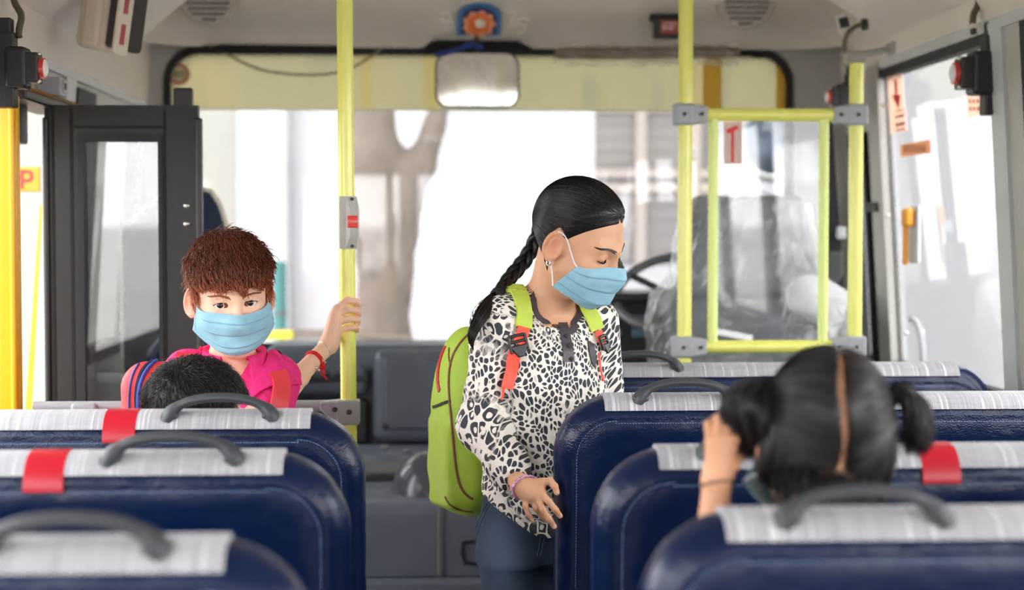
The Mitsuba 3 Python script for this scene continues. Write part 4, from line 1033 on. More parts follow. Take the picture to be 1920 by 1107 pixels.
# switch box left
sb = P(100, 163, 4.22)
sbx = thing('switch_box', 'small light grey switch box on the wall panel right of the left panic button', 'box')
obj('body', rbox((0.05, 0.06, 0.045), 0.004, sb), 'mat_clamp_grey', sbx, smooth=40)
obj('cover', rbox((0.01, 0.045, 0.034), 0.002, sb + [0.026, 0, 0]), 'mat_clamp_grey', sbx, smooth=40)
obj('switch', rbox((0.006, 0.012, 0.016), 0.001, sb + [0.031, -0.012, 0]), 'mat_dark_box', sbx)
mat('rust', (120, 84, 40), 0.7)
hd = thing('door_mechanism', 'rusty brown door mechanism cover over the doorway', 'mechanism')
obj('cover', cat(rbox((0.10, 0.54, 0.03), 0.006, (LX - 0.015, 4.19, 1.655)), rbox((0.05, 0.10, 0.10), 0.006, (LX - 0.045, 4.12, 1.60))), 'mat_dark_box', hd, smooth=40)
obj('lip', tube([[LX + 0.036, 3.90, 1.666], [LX + 0.036, 4.46, 1.666]], 0.005, 8), 'mat_rust', hd, smooth=True)
# wall speaker / fan box upper left
wsx = thing('wall_speaker', 'cream box speaker with dark mesh and red lettering hanging at the upper left', 'speaker')
wc_ = P(214, 28, 4.25)
Rs = rot([0, 1, 0], 8) @ rot([0, 0, 1], -26)
def wbox(size, r, o): return moved(rbox(size, r), wc_ + Rs @ np.array(o), Rs)
obj('case', wbox((0.10, 0.10, 0.22), 0.02, (-0.025, 0, 0.02)), 'mat_white_plastic', wsx, smooth=40)
obj('lid', wbox((0.055, 0.105, 0.21), 0.015, (-0.022, -0.008, 0.018)), 'mat_white_plastic', wsx, smooth=40)
obj('mesh_grille', wbox((0.035, 0.115, 0.21), 0.012, (0.040, 0.0, 0.02)), 'mat_grille_dark', wsx, smooth=40)
obj('front_band', wbox((0.010, 0.055, 0.225), 0.004, (0.056, -0.035, 0.014)), 'mat_white_plastic', wsx, smooth=40)
mat('brand_red', (176, 72, 84), 0.5)
lm = meshkit.text_mesh('AUDIO', 0.018, 0.001, True); lv = np.array(lm.vertices); lv[:, :2] -= lv[:, :2].mean(0)
for i, (o, l_) in enumerate(((-0.05, 0.05), (0.03, 0.06), (0.075, 0.02))):
    obj('red_print', moved(rbox((0.0015, 0.018, l_), 0.0006), wc_ + Rs @ np.array([0.0615, -0.038, o]), Rs), 'mat_brand_red', wsx)
obj('bracket', wbox((0.05, 0.09, 0.02), 0.004, (-0.06, 0.03, 0.14)), 'mat_dark_box', wsx, smooth=40)

# right wall: window stickers, hammer, hook
def wallplate(px0, py0, px1, py1, x, m, name, parent=None, off=0.0, **kw):
    q = [PX(px0, py0, x - off), PX(px1, py0, x - off), PX(px1, py1, x - off), PX(px0, py1, x - off)]
    y0_, y1_ = q[0][1], q[1][1]; zt_, zb_ = (q[0][2] + q[1][2]) / 2, (q[2][2] + q[3][2]) / 2
    pts = [[wallx(1, z) + 0.013 - off - o, y, z] for y in (y0_, y1_) for z in (zt_, zb_) for o in (0, 0.0012)]
    return obj(name, trimesh.Trimesh(pts, process=False).convex_hull, m, parent, **kw)
sk = thing('arrow_sticker', 'pale sticker with a red arrow pointing down on the right side window', 'sticker')
xs = RX + 0.02
wallplate(1668, 142, 1694, 248, xs, 'mat_sticker_pale', 'sheet', sk)
wallplate(1680, 150, 1684, 190, xs, 'mat_sign_red', 'arrow_shaft', sk, 0.002)
q = [PX(1675, 178, xs), PX(1691, 178, xs), PX(1686, 205, xs)]
obj('arrow_head', trimesh.Trimesh([[wallx(1, a[2]) + 0.010 - o, a[1], a[2]] for a in q for o in (0, 0.001)], process=False).convex_hull, 'mat_sign_red', sk)
mat('print_pink', (226, 150, 130), 0.5)
for y0_, y1_ in ((206, 209), (215, 221), (229, 237), (241, 245)): wallplate(1677, y0_, 1695, y1_, xs, 'mat_print_pink', 'print_line', sk, 0.002)
sk = thing('tan_sticker', 'small tan rectangular notice below the arrow sticker on the side window', 'sticker')
wallplate(1684, 267, 1738, 291, xs, 'mat_sticker_tan', 'sheet', sk)
for i in range(7): wallplate(1690 + i * 6, 272, 1692.5 + i * 6, 286, xs, 'mat_rust', 'print_mark', sk, 0.002)
sk = thing('red_text_sticker', 'pale sticker with red print on the side window just below the right panic button', 'sticker')
wallplate(1812, 176, 1858, 216, xs, 'mat_sticker_pale', 'sheet', sk)
for y0_ in (186, 200):
    for i in range(5): wallplate(1815 + i * 7, y0_, 1819 + i * 7, y0_ + 8, xs, 'mat_print_pink', 'print_mark', sk, 0.002)
hm = thing('emergency_hammer', 'orange emergency hammer in a clear holder at the right window post', 'hammer')
hx = wallx(1, 1.4) - 0.03
h0 = PX(1702, 408, hx)
mat('holder', (190, 196, 200), 0.3)
obj('head', rbox((0.03, 0.055, 0.055), 0.012, h0), 'mat_orange', hm, smooth=40)
obj('handle', rbox((0.016, 0.022, 0.12), 0.006, h0 + [0, 0.02, -0.08]), 'mat_orange', hm, smooth=40)
obj('holder', rbox((0.012, 0.085, 0.17), 0.005, h0 + [0.022, 0, -0.05]), 'mat_holder', hm, smooth=40)
for px, py in ((1676, 408), (1690, 625)):
    pass
gb = thing('grab_rail', 'slim grey grab rail outside the right side window, low by the front post', 'rail')
hx = wallx(1, 1.05) + 0.09
obj('tube', tube(spline([PX(1710, 600, hx), PX(1722, 612, hx), PX(1729, 640, hx), PX(1731, 720, hx), PX(1731, 800, hx)], 24), 0.011, 10), 'mat_clamp_grey', gb, smooth=True)
# hook cable and card on the right roof panel
hk_ = thing('wall_hook', 'dark bent cable hook with a small card on the grey panel above the partition post', 'hook')
yh = 4.9
obj('cable', tube(spline([P(1583, 95, yh), P(1585, 75, yh - 0.02), P(1592, 60, yh - 0.03), P(1605, 50, yh - 0.03), P(1620, 46, yh - 0.03)], 24), 0.0075, 10), 'mat_conduit', hk_, smooth=True)
obj('knob', moved(trimesh.creation.cylinder(0.017, 0.014, sections=20), P(1621, 46, yh - 0.03), frame([1, 0, 0.1])), 'mat_dark_box', hk_, smooth=30)
obj('card', moved(rbox((0.045, 0.004, 0.06), 0.001), P(1583, 45, yh + 0.03), rot([0, 1, 0], -14)), 'mat_cream_plastic', hk_)
obj('card_print', moved(rbox((0.028, 0.001, 0.03), 0.0004), P(1583, 42, yh + 0.027), rot([0, 1, 0], -14)), 'mat_dark_box', hk_)
# driver's side: dark post, seat belt, outside round mirror
dp = thing('seat_belt', 'dark seat belt strap hanging between the partition post and the right wall', 'seat belt')
obj('strap', ribbon(np.array([P(1548, 215, 5.35), P(1556, 340, 5.33), P(1566, 470, 5.3), P(1580, 690, 5.2)]), np.tile([-0.3, -1, 0], (4, 1)), 0.042, 0.003), 'mat_black_frame', dp)
obj('buckle', rbox((0.03, 0.02, 0.04), 0.006, P(1577, 437, 5.28)), 'mat_clamp_grey', dp, smooth=40)
obj('retractor', rbox((0.06, 0.06, 0.12), 0.012, P(1562, 505, 5.3)), 'mat_dark_box', dp, smooth=40)
scene['mat_mirror_tint'] = {'type': 'twosided', 'bsdf': {'type': 'principled', 'base_color': rgb(lin(120, 136, 156)), 'metallic': 0.7, 'roughness': 0.25}}
om = thing('round_mirror', 'round light-rimmed wide-angle mirror outside the windscreen behind the clear panel', 'mirror')
yo = 6.25
oc = P(1450, 262, yo)
Ro = frame([-0.25, -1, 0.0])
rr = 70 * yo / FPX
mat('mirror_rim', (196, 198, 196), 0.4)
a_ = np.linspace(0, 2 * np.pi, 60, endpoint=False)
obj('rim', tube(oc + rr * 0.86 * np.cos(a_)[:, None] * Ro[:, 0] + rr * np.sin(a_)[:, None] * Ro[:, 1], 0.017, 12, closed=True), 'mat_mirror_rim', om, smooth=True)
mm = trimesh.creation.icosphere(subdivisions=4)
obj('rubber_edge', tube(oc + [0, 0.01, 0] + (rr * 0.86 + 0.016) * np.cos(a_)[:, None] * Ro[:, 0] + (rr + 0.016) * np.sin(a_)[:, None] * Ro[:, 1], 0.006, 8, closed=True), 'mat_black_frame', om, smooth=True)
obj('glass', moved(mm, oc, Ro, s=[rr * 0.86, rr, 0.03]), 'mat_mirror_tint', om, smooth=True)
obj('arm', tube(spline([oc + [0.0, 0.02, rr], oc + [0.12, 0.0, rr + 0.2], oc + [0.20, -0.25, rr + 0.25]], 14), 0.012, 10), 'mat_black_frame', om, smooth=True)
# side window divider by the driver
obj('trim_12', cat(wall_box(1, 5.48, 5.51, 0.9, 1.66, 0.02, 0.0), wall_box(1, 5.36, 5.50, 1.40, 1.43, 0.02, 0.0)), 'mat_black_frame', kind='structure')
for px, py in ((1672, 198), (1689, 625), (1668, 405)):
    q = PX(px, py, RX + 0.02)
    obj('bolt', moved(trimesh.creation.icosphere(subdivisions=2), (wallx(1, q[2]) - 0.013, q[1], q[2]), s=0.007), 'mat_chrome', 'trim_6', smooth=True)

# ---------------------------------------------------------------- people: shared modelling
scene['mat_skin'] = {'type': 'twosided', 'bsdf': {'type': 'principled', 'base_color': {'type': 'mesh_attribute', 'name': 'vertex_color'}, 'roughness': 0.48, 'specular': 0.38, 'sheen': 0.15}}
scene['mat_painted'] = {'type': 'twosided', 'bsdf': {'type': 'principled', 'base_color': {'type': 'mesh_attribute', 'name': 'vertex_color'}, 'roughness': 0.5, 'specular': 0.4}}
scene['mat_eye'] = {'type': 'twosided', 'bsdf': {'type': 'principled', 'base_color': {'type': 'mesh_attribute', 'name': 'vertex_color'}, 'roughness': 0.12, 'specular': 0.6}}
scene['mat_hair'] = {'type': 'twosided', 'bsdf': {'type': 'principled', 'base_color': {'type': 'mesh_attribute', 'name': 'vertex_color'}, 'roughness': 0.36, 'specular': 0.46}}
def _mask(p, n, uv): return mikit.mix(lin(132, 178, 197), lin(148, 191, 207), mikit.noise(p.x * 55, p.y * 55, p.z * 55))
mat('face_mask', None, 0.75, tex=_mask, sheen=0.2)
mat('ear_loop', (214, 216, 218), 0.8)

def pal(*cs): return [np.array(lin(*c)) for c in cs]

class Head:
    """Local frame: x to the person's right, y out of the face, z up; origin between the ears at eye height."""
    def __init__(s, R, t, k):
        s.R, s.t, s.k = np.asarray(R, float), np.asarray(t, float), k
        s.lids = 'open'; s.ear = 28
    def loc(s, p): return ((np.asarray(p) - s.t) @ s.R) / s.k
    def wor(s, q): return (np.asarray(q, float) * s.k) @ s.R.T + s.t
    def vec(s, q): return np.asarray(q, float) @ s.R.T
    def skull(s, q):
        d = smin(ell(q, (0, -.012, .035), (.071, .088, .080)), ell(q, (0, .018, -.030), (.059, .062, .078)), .04)
        for sx in (-1, 1):
            d = smin(d, cone(q, (sx * .044, .0, -.055), (sx * .012, .055, -.090), .017, .016), .03)
        return d
    def base(s, q):
        d = s.skull(q)
        d = smin(d, sphere(q, (0, .060, -.088), .017), .025)
        for sx in (-1, 1):
            d = smin(d, sphere(q, (sx * .034, .048, -.036), .026), .03)
            d = smin(d, cone(q, (sx * .040, .064, .019), (sx * .010, .078, .015), .007, .006), .022)
        d = smin(d, chain(q, [(0, .077, .008), (0, .086, -.014), (0, .098, -.034)], [.007, .0075, .0105], .006), .016)
        for sx in (-1, 1): d = smin(d, sphere(q, (sx * .0115, .088, -.038), .0075), .010)
        d = smin(d, ell(q, (0, .078, -.066), (.021, .009, .010)), .008)
        return d
    EYE = .063
    def full(s, q):
        d = s.base(q)
        for sx in (-1, 1):
            c = np.array([sx * .030, s.EYE, 0.0])
            d = smax(d, -sphere(q, c + [0, .024, .001], .0155), .014)
            lid = sphere(q, c, .0141)
            d = smin(d, lid, .007)
            x, z = (q[:, 0] - c[0]), q[:, 2] - c[2]
            if s.lids == 'open': a, b, zc = .0132, .0058, .0004 + 0 * x
            else: a, b, zc = .0135, .0016, -.0062 + 18 * x * x
            e = (np.sqrt((x / a) ** 2 + ((z - zc) / b) ** 2) - 1) * b
            e = np.maximum(e, -(q[:, 1] - c[1]))
            d = smax(d, -e, .0012)
            n = np.abs(q[:, 0] - sx * .074)
            # ear
            E = rot([0, 0, 1], sx * s.ear) @ rot([0, 1, 0], -sx * 8) @ rot([1, 0, 0], -10)
            r = (q - np.array([sx * .0755, -.014, -.006])) @ E
            u, v, w = r[:, 1], r[:, 2], r[:, 0] * sx
            rr = np.sqrt((u / .66) ** 2 + (v + .1 * u) ** 2)
            ring = np.sqrt(((rr - .0265) * .82) ** 2 + (w - .002) ** 2) - .0046
            ring = np.maximum(ring, -(v + .030))
            bowl = ell(r * [sx, 1, 1], (-.003, 0, 0), (.0042, .0165, .0255))
            anti = np.sqrt(((np.sqrt(((u - .001) / .62) ** 2 + v ** 2) - .0155) * .8) ** 2 + (w - .0005) ** 2) - .0033
            anti = np.maximum(anti, u - .004)
            ear = smin(smin(ring, bowl, .004), smin(anti, ell(r * [sx, 1, 1], (.001, .004, -.0255), (.0048, .0085, .0095)), .004), .004)
            ear = smin(ear, ell(r * [sx, 1, 1], (.000, .0125, -.004), (.005, .0035, .006)), .004)
            d = smin(d, ear, .007)
        return d

def skin_colors(V, base, H=None, red=None, extra=()):
    c = np.tile(np.array(lin(*base)), (len(V), 1))
    m = 0.10 * nz(V, 22, 5)[:, None]
    c = c * (1 + m)
    if H is not None:
        q = H.loc(V)
        def spot(ctr, r): return np.exp(-(L(q - np.asarray(ctr)) / r) ** 2)[:, None]
        tint = np.array(lin(*(red or (214, 120, 100))))
        for sx in (-1, 1):
            c = c + (tint - c) * 0.28 * spot((sx * .034, .06, -.03), .025)
            c = c + (tint - c) * 0.45 * spot((sx * .082, -.02, -.005), .028)
        c = c + (tint - c) * 0.35 * spot((0, .10, -.034), .018)
        c = c + (np.array(lin(176, 92, 88)) - c) * 0.8 * np.clip(1.6 * spot((0, .086, -.066), .014), 0, 1)
    for ctr, r, col, a in extra:
        w = np.exp(-(L(V - np.asarray(ctr)) / r) ** 4)[:, None]
        c = c + (np.array(lin(*col)) - c) * a * w
    return np.clip(c, 0, 1)

def eyes(H, parent, gaze, iris=(58, 42, 34)):
    for sx in (1, -1):
        m = trimesh.creation.icosphere(subdivisions=5)
        c = H.wor((sx * .030, H.EYE, 0))
        g = np.asarray(gaze, float) - c; g /= np.linalg.norm(g)
        ang = np.arccos(np.clip(m.vertices @ g, -1, 1))
        col = np.tile(lin(222, 216, 210), (len(ang), 1))
        col = np.where((ang < 0.53)[:, None], lin(*iris), col)
        col = np.where(((ang > 0.47) & (ang < 0.55))[:, None], lin(34, 26, 24), col)
        col = np.where((ang < 0.21)[:, None], lin(8, 8, 8), col)
        v = m.vertices * (0.0126 * H.k * (1 + 0.03 * np.exp(-(ang / 0.4) ** 2)))[:, None] + c
        obj('eye', trimesh.Trimesh(v, m.faces, process=False), 'mat_eye', parent, smooth=True, color=col)

def brows(H, parent, color, n=90, w=0.0042, seed=1, r=0.0006, arch=0.0):
    rng = np.random.default_rng(seed)
    for sx in (-1, 1):
        ps = []
        for i in range(n):
            a = rng.random(); x = .012 + .036 * a
            z = .0165 + .0055 * math.sin(a * 2.4) + arch * a + (rng.random() - .5) * w * (1 - 0.6 * a)
            pts = [[sx * (x + .0022 * k), .16, z + (.0009 - .0006 * a) * k * (1 - a)] for k in range(4)]
            h = march(H.full, pts, np.tile([0, -1., 0], (4, 1)), .2)
            ps.append(H.wor(h + [0, .0007, 0]))
        m = strands(ps, r)
        obj('eyebrow', m, 'mat_painted', parent, color=np.tile(lin(*color), (len(m.vertices), 1)))

def surgical_mask(H, parent, th_max, top, bot, flare, loops=True, seed=0, widen=0.0, puff=0.0):
    """Pleated mask over nose and chin. top(t)/bot(t): edge heights for t in -1..1 across; th_max: half angle at the side edges."""
    def f(q):
        d = smin(ell(q, (0, .020, -.040), (.062, .066, .078)), sphere(q, (0, .085, -.034), .016), .05)
        return smin(smin(d, sphere(q, (0, .064, -.086), .022), .04), H.base(q), .012)
    na, nb = 61, 49
    a = np.linspace(-1, 1, na); b = np.linspace(0, 1, nb)
    A, B = np.meshgrid(a, b, indexing='ij')
    Z = top(A) * (1 - B) + bot(A) * B
    TH = th_max * A * (1 + widen * B)
    Zc = np.maximum(Z, -.090)
    dirs = np.stack([np.sin(TH), np.cos(TH), 0 * TH], -1).reshape(-1, 3)
    o = np.stack([0 * A, 0 * A + .005, Zc], -1).reshape(-1, 3)
    h = march(f, o + dirs * .2, -dirs, .2)
    r = L((h - o)[:, :2]).reshape(A.shape)
    r = r - 1.1 * np.maximum(Zc - Z, 0) + .0060 + puff
    r = r + flare * (np.abs(A) ** 3) * B ** 1.5
    fold = (np.abs(((B * 3.4 + 0.25) % 1.0) - 0.0)) * 0.0030 * (1 - 0.5 * np.abs(A))
    wr = 0.0025 * (meshkit.fbm(np.stack([A * 2.2, B * 3, A * 0 + seed], -1), 3, 7) - .5) * 2
    r = r + fold + wr
    V = np.stack([np.sin(TH) * r, .005 + np.cos(TH) * r, Z + .0015 * np.sin(A * 6 + B * 4)], -1)
    W = H.wor(V.reshape(-1, 3)).reshape(V.shape)
    N = np.cross(np.gradient(W, axis=0), np.gradient(W, axis=1)); N /= np.linalg.norm(N, axis=2, keepdims=True) + 1e-12
    k = obj('face_mask', shell(W, N, .0012), 'mat_face_mask', parent, smooth=60, label='light blue pleated face mask')
    # stitched side bands
    for i in (2, na - 3):
        path = W[i, 2:-2]; nn = N[i, 2:-2] * (1 if (N[i, 5] @ H.vec([0, 1, 0])) > 0 else -1)
        obj('side_seam', tube(path + nn * .0009, .0007, 6), 'mat_face_mask', k)
    if loops:
        for sx, i in ((-1, 0), (1, na - 1)):
            p0, p1 = V[i, 1], V[i, -2]
            e = np.array([sx * .082, -.026, -.004])
            ctr = [p0, p0 * .45 + np.array([sx * .074, .004, .016]) * .55, [sx * .0765, -.010, .024], [sx * .0765, -.030, .006], [sx * .0745, -.030, -.018], [sx * .0735, -.014, -.036], p1 * .5 + np.array([sx * .073, -.006, -.042]) * .5, p1]
            obj('ear_loop', tube(H.wor(spline(ctr, 50)), .0014 * H.k, 8), 'mat_ear_loop', k, smooth=True)
    return k, W, N

def grow(skull_w, roots, normals, flow, length, n=7, lift=0.6, jitter=0.15, seed=0, minh=0.004, gravity=0.0):
    """Hair strands from roots: each leaves along the normal and bends into the flow direction, staying outside the head."""
    rng = np.random.default_rng(seed)
    p = np.array(roots); out = [p.copy()]
    length = np.broadcast_to(length, (len(p),))
    jit = rng.normal(size=p.shape) * jitter
    for k in range(1, n):
        w = lift * (1 - k / n) ** 1.5
        nn = grad(skull_w, p)
        d = nn * w + flow(p, nn) * (1 - w) + jit + np.array([0, 0, -gravity * k / n])
        d /= np.linalg.norm(d, axis=1, keepdims=True) + 1e-9
        p = p + d * (length / (n - 1))[:, None]
        s = skull_w(p); push = np.maximum(minh * min(1, k / 2) - s, 0)
        p = p + nn * push[:, None]
        out.append(p.copy())
    return np.stack(out, 1)

def hair_obj(name, m, parent, cols, per, jitter=0.25, seed=3, **kw):
    """cols: base colour; per = vertices per strand (one tone per strand)."""
    rng = np.random.default_rng(seed)
    n = len(m.vertices) // per
    t = 1 + jitter * rng.normal(size=(n, 1))
    c = np.repeat(np.broadcast_to(cols, (n, 3)) * np.clip(t, .35, 2.2), per, 0)
    return obj(name, m, 'mat_hair', parent, smooth=True, color=np.clip(c, 0, 1), **kw)

def scatter(H, fn, n, keep, seed=0):
    """Random points on the surface fn (head frame) for which keep(q) holds."""
    rng = np.random.default_rng(seed)
    d = rng.normal(size=(n * 3, 3)); d /= np.linalg.norm(d, axis=1, keepdims=True)
    o = np.tile([0, -.01, .02], (len(d), 1))
    q = march(fn, o + d * .2, -d, .2)
    q = q[keep(q)][:n]
    return q

def finger(p, J, r): return chain(p, J, r, 0.003)
def hand_sdf(p, wrist, fore, fingers, rw=0.017, rp=0.0095, k=0.014, rf=(0.0078, 0.0068, 0.0056), kf=0.004, web=0.8):
    """wrist, fore: points along the forearm; fingers: joint lists from knuckle to tip (first = thumb)."""
    d = cone(p, fore, wrist, rw * 1.25, rw)
    for i, J in enumerate(fingers):
        d = smin(d, cone(p, wrist, J[0], rw * 0.72, rp if i else rp * 1.05), k)
    for i in range(2, len(fingers)):
        d = smin(d, cone(p, fingers[i - 1][0], fingers[i][0], rp * web, rp * web), k * 0.5)
    for i, J in enumerate(fingers):
        n = len(J)
        r = np.interp(np.linspace(0, 1, n), [0, .5, 1], np.array(rf) * (1.1 if i == 0 else 0.85 if i == len(fingers) - 1 else 1))
        d = smin(d, finger(p, J, r), kf)
    return d

# ================================================================ the standing girl
g_skin = (211, 160, 126)
HG = Head([[-0.5406, 0.7852, 0.3019], [-0.8343, -0.4542, -0.3126], [-0.1083, -0.4208, 0.9006]], P(1085.6, 452.4, 3.50), 1.048)
HG.lids = 'down'
ga = math.radians(26)
GB = np.array([[-math.cos(ga), math.sin(ga), 0], [-math.sin(ga), -math.cos(ga), 0], [0, 0, 1.0]])   # columns: her right, her front, up
GO = np.array([P(1018, 700, 3.55)[0], 3.55, 0.0])
gl_ = lambda p: (np.asarray(p) - GO) @ GB
gw = lambda q: np.asarray(q, float) @ GB.T + GO
NB = P(1022, 580, 3.575)
RS, LS = P(930, 597, 3.505), P(1112, 602, 3.60)
TRA, TLA = P(992, 574, 3.555), P(1082, 588, 3.60)
RE, RWr, RFo = P(905, 798, 3.455), P(977, 910, 3.285), P(950, 880, 3.335)
LE, LWr = P(1140, 800, 3.62), P(1105, 915, 3.50)

def loft(q, zs, a, b, e=2.3):
    """Tapering trunk: half widths a (across) and b (through) over the heights zs."""
    z = q[:, 2]
    A, B = np.interp(z, zs, a), np.interp(z, zs, b)
    r = (np.abs(q[:, 0] / A) ** e + np.abs(q[:, 1] / B) ** e) ** (1 / e)
    d = (r - 1) * np.minimum(A, B)
    dz = np.maximum(zs[0] - z, z - zs[-1])
    return np.where(dz > 0, np.sqrt(np.maximum(d, 0) ** 2 + dz ** 2) + np.minimum(d, 0) * 0, np.maximum(d, dz))
def g_trunk(p, o=0.0):
    q = gl_(p)
    d = loft(q, [0.66, 0.74, 0.84, 0.93, 1.03, 1.10, 1.15], np.array([.122, .126, .113, .114, .122, .112, .075]) + o, np.array([.098, .098, .085, .086, .092, .080, .055]) + o)
    for S, A in ((RS, TRA), (LS, TLA)): d = smin(smin(d, cone(p, A, S, .036 + o, .037 + o), .04), cone(p, NB - [0, 0, .06], S - [0, 0, .04], .045 + o, .040 + o), .04)
    return d
# --- fingers of her right hand: thumb, index, middle, ring, little
yh_ = 3.262
gF = [[P(1018, 905, 3.272), P(1031, 902, 3.262), P(1040, 912, 3.256), P(1044, 924, 3.256)],
      [P(1015, 925, 3.262), P(1029, 941, 3.246), P(1041, 956, 3.243), P(1050, 968, 3.250)],
      [P(1005, 930, 3.262), P(1018, 955, 3.246), P(1030, 974, 3.243), P(1039, 988, 3.250)],
      [P(997, 932, 3.268), P(1006, 954, 3.262), P(1016, 968, 3.275), P(1021, 976, 3.292)],
      [P(986, 932, 3.272), P(985, 950, 3.262), P(991, 965, 3.262), P(998, 976, 3.266)]]
def g_arm(p):
    return hand_sdf(p, RWr, RFo, gF, rw=.0165, rp=.0085, k=.016, rf=(.0070, .0064, .0054))
def g_body(p):
    d = g_trunk(p)
    d = smin(d, cone(p, NB - [0, 0, .04], HG.wor((0, -.030, -.045)), .050, .045), .03)
    q = HG.loc(p)
    near = L(q) < .22
    h = np.full(len(p), .12)
    if near.any(): h[near] = HG.full(q[near]) * HG.k
    h = np.where(near, h, np.maximum(L(q) * HG.k - .13, .02))
    d = smin(d, h, .016)
    for S, E, W in ((RS, RE, RFo), (LS, LE, LWr)):
        d = smin(d, chain(p, [S, E, W], [.036, .030, .022], .01), .03)
    ql = gl_(p)
    for sx in (-1, 1):
        d = smin(d, chain(ql, [(sx * .062, 0, .70), (sx * .068, .014, .40), (sx * .070, .002, .07), (sx * .072, .09, .035)], [.060, .046, .034, .030], .02), .03)
    return d
def both(*ms): return cat(*ms)
zc_ = HG.t[2] - .16
m_up = iso(g_body, np.minimum(NB, HG.t) - [.26, .22, .20], HG.t + [.16, .16, .19], .0032)
m_lo = iso(lambda p: np.maximum(g_body(p), p[:, 2] - (NB[2] - .15)), GO + [-.26, -.30, 0.0], GO + [.26, .2, NB[2] - .13], .009)
m_ha = iso(g_arm, RWr - [.06, .06, .11], RWr + [.10, .10, .07], .0018)
bm = both(m_up, m_lo, m_ha)
nails = [(np.array(J[-1]) + (np.array(J[-1]) - np.array(J[-2])) * .10 + [0, -.0050, .0015], .0044, (238, 190, 168), .8) for J in gF]
person = 'person'
obj('person', bm, 'mat_skin', smooth=True, color=skin_colors(bm.vertices, g_skin, HG, (206, 120, 92), nails), label='girl with a long black braid in a leopard print top standing in the aisle', category='person')
eyes(HG, person, HG.wor((0.005, .30, -.28)), (40, 28, 22))
brows(HG, person, (46, 32, 26), 240, .0058, 2, .00080, .001)
# lashes
ps = []
rng = np.random.default_rng(8)
for sx in (-1, 1):
    for i in range(46):
        x = sx * .030 + (rng.random() * 2 - 1) * .0125
        dx_ = x - sx * .030
        z = -.0062 + 18 * dx_ * dx_
        y = .063 + math.sqrt(max(.0145 ** 2 - dx_ ** 2 - z * z, 1e-8))
        l_ = .006 + .003 * rng.random()
        ps.append(HG.wor([[x + dx_ * .35 * k + sx * .0006 * k, y + l_ * .55 * k, z - l_ * (.32 * k) + l_ * .16 * k * k] for k in (0, .33, .66, 1)]))
m = strands(ps, .00055)
obj('eyelashes', m, 'mat_painted', person, color=np.tile(lin(20, 14, 12), (len(m.vertices), 1)))
# --- hair: smooth cap combed back from the parting to the braid
G_TIE = np.array([.004, -.100, .030])          # braid root, head frame
def g_hairline(q):
    """> 0 where hair grows."""
    x, y, z = q[:, 0], q[:, 1], q[:, 2]
    front = .062 - 3.0 * x * x - y + .85 * (z - .062)                # forehead edge
    side = z - (.012 + .50 * (y - .030))                        # temple to ear
    ear = -(y + .004)
    low = z + .058 + .25 * (y + .06)
    return np.where(y > -.004, np.minimum(front, np.where(y > .0, side, 1)), np.minimum(low, np.maximum(np.minimum(-.016 - y, 1), z - .028)))
def g_hair(q):
    s = HG.skull(q)
    f = g_hairline(q)
    th = -.004 + .0052 * ss(-.006, .004, f) + .0078 * ss(.0, .036, f)
    part = np.exp(-((q[:, 0] + .002) / .0030) ** 2) * ss(.02, .05, q[:, 1] + q[:, 2] * .3)
    return s - th + .004 * part
def hw_(p): return g_hair(HG.loc(p)) * HG.k
black = np.array(lin(15, 12, 11))
hm_ = iso(hw_, HG.t - .15, HG.t + .15, .0026)
hair = hair_obj('hair', hm_, person, black, 1, 0.0)
roots = scatter(HG, g_hair, 3400, lambda q: (g_hairline(q) > .008) & (q[:, 1] > -.085) , 4)
tie_w = HG.wor(G_TIE)
paths = [roots]
p = roots.copy()
for k in range(15):
    d = G_TIE - p; dl = np.linalg.norm(d, axis=1, keepdims=True)
    nn = grad(g_hair, p)
    d = d / dl; d = d - nn * (d * nn).sum(1, keepdims=True) * .9
    d /= np.linalg.norm(d, axis=1, keepdims=True) + 1e-9
    p = p + d * np.minimum(dl, .011)
    p = p - nn * (g_hair(p) - .0006)[:, None]
    paths.append(p.copy())
st = HG.wor(np.stack(paths, 1).reshape(-1, 3)).reshape(len(roots), 16, 3)
sm_ = strands(st, np.random.default_rng(1).uniform(.00035, .0009, len(st)), .6)
hair_obj('strands', sm_, hair, black * 1.9 * (.35 + 1.3 * meshkit.noise(roots * 160 + 9)[:, None]), 48, .3, kind='stuff')
# --- braid
bpx = [(1014, 425, 3.60), (1004, 452, 3.61), (988, 482, 3.60), (966, 510, 3.575), (946, 534, 3.54), (931, 554, 3.505)]
bp = spline([tie_w * .55 + P(*bpx[0]) * .45] + [P(*b) for b in bpx], 200)
tb = np.gradient(bp, axis=0); tb /= np.linalg.norm(tb, axis=1, keepdims=True)
side = np.cross(tb, [-.2, -.95, .2]); side /= np.linalg.norm(side, axis=1, keepdims=True); nrm = np.cross(side, tb)
s_ = np.linspace(0, 1, 200)
amp = np.interp(s_, [0, .15, .7, 1], [.0074, .0094, .0088, .0062])
lobes = []
for k in range(3):
    ph = s_ * 2 * np.pi * 2.9 + k * 2.094
    c = bp + side * (amp * np.sin(ph))[:, None] + nrm * (amp * .48 * np.sin(2 * ph))[:, None]
    lobes.append(c)
bm_ = cat([tube(c, amp * .86, 14) for c in lobes])
braid = hair_obj('braid', bm_, hair, black * 1.0, 1, 0.0)
bs = []
rng = np.random.default_rng(6)
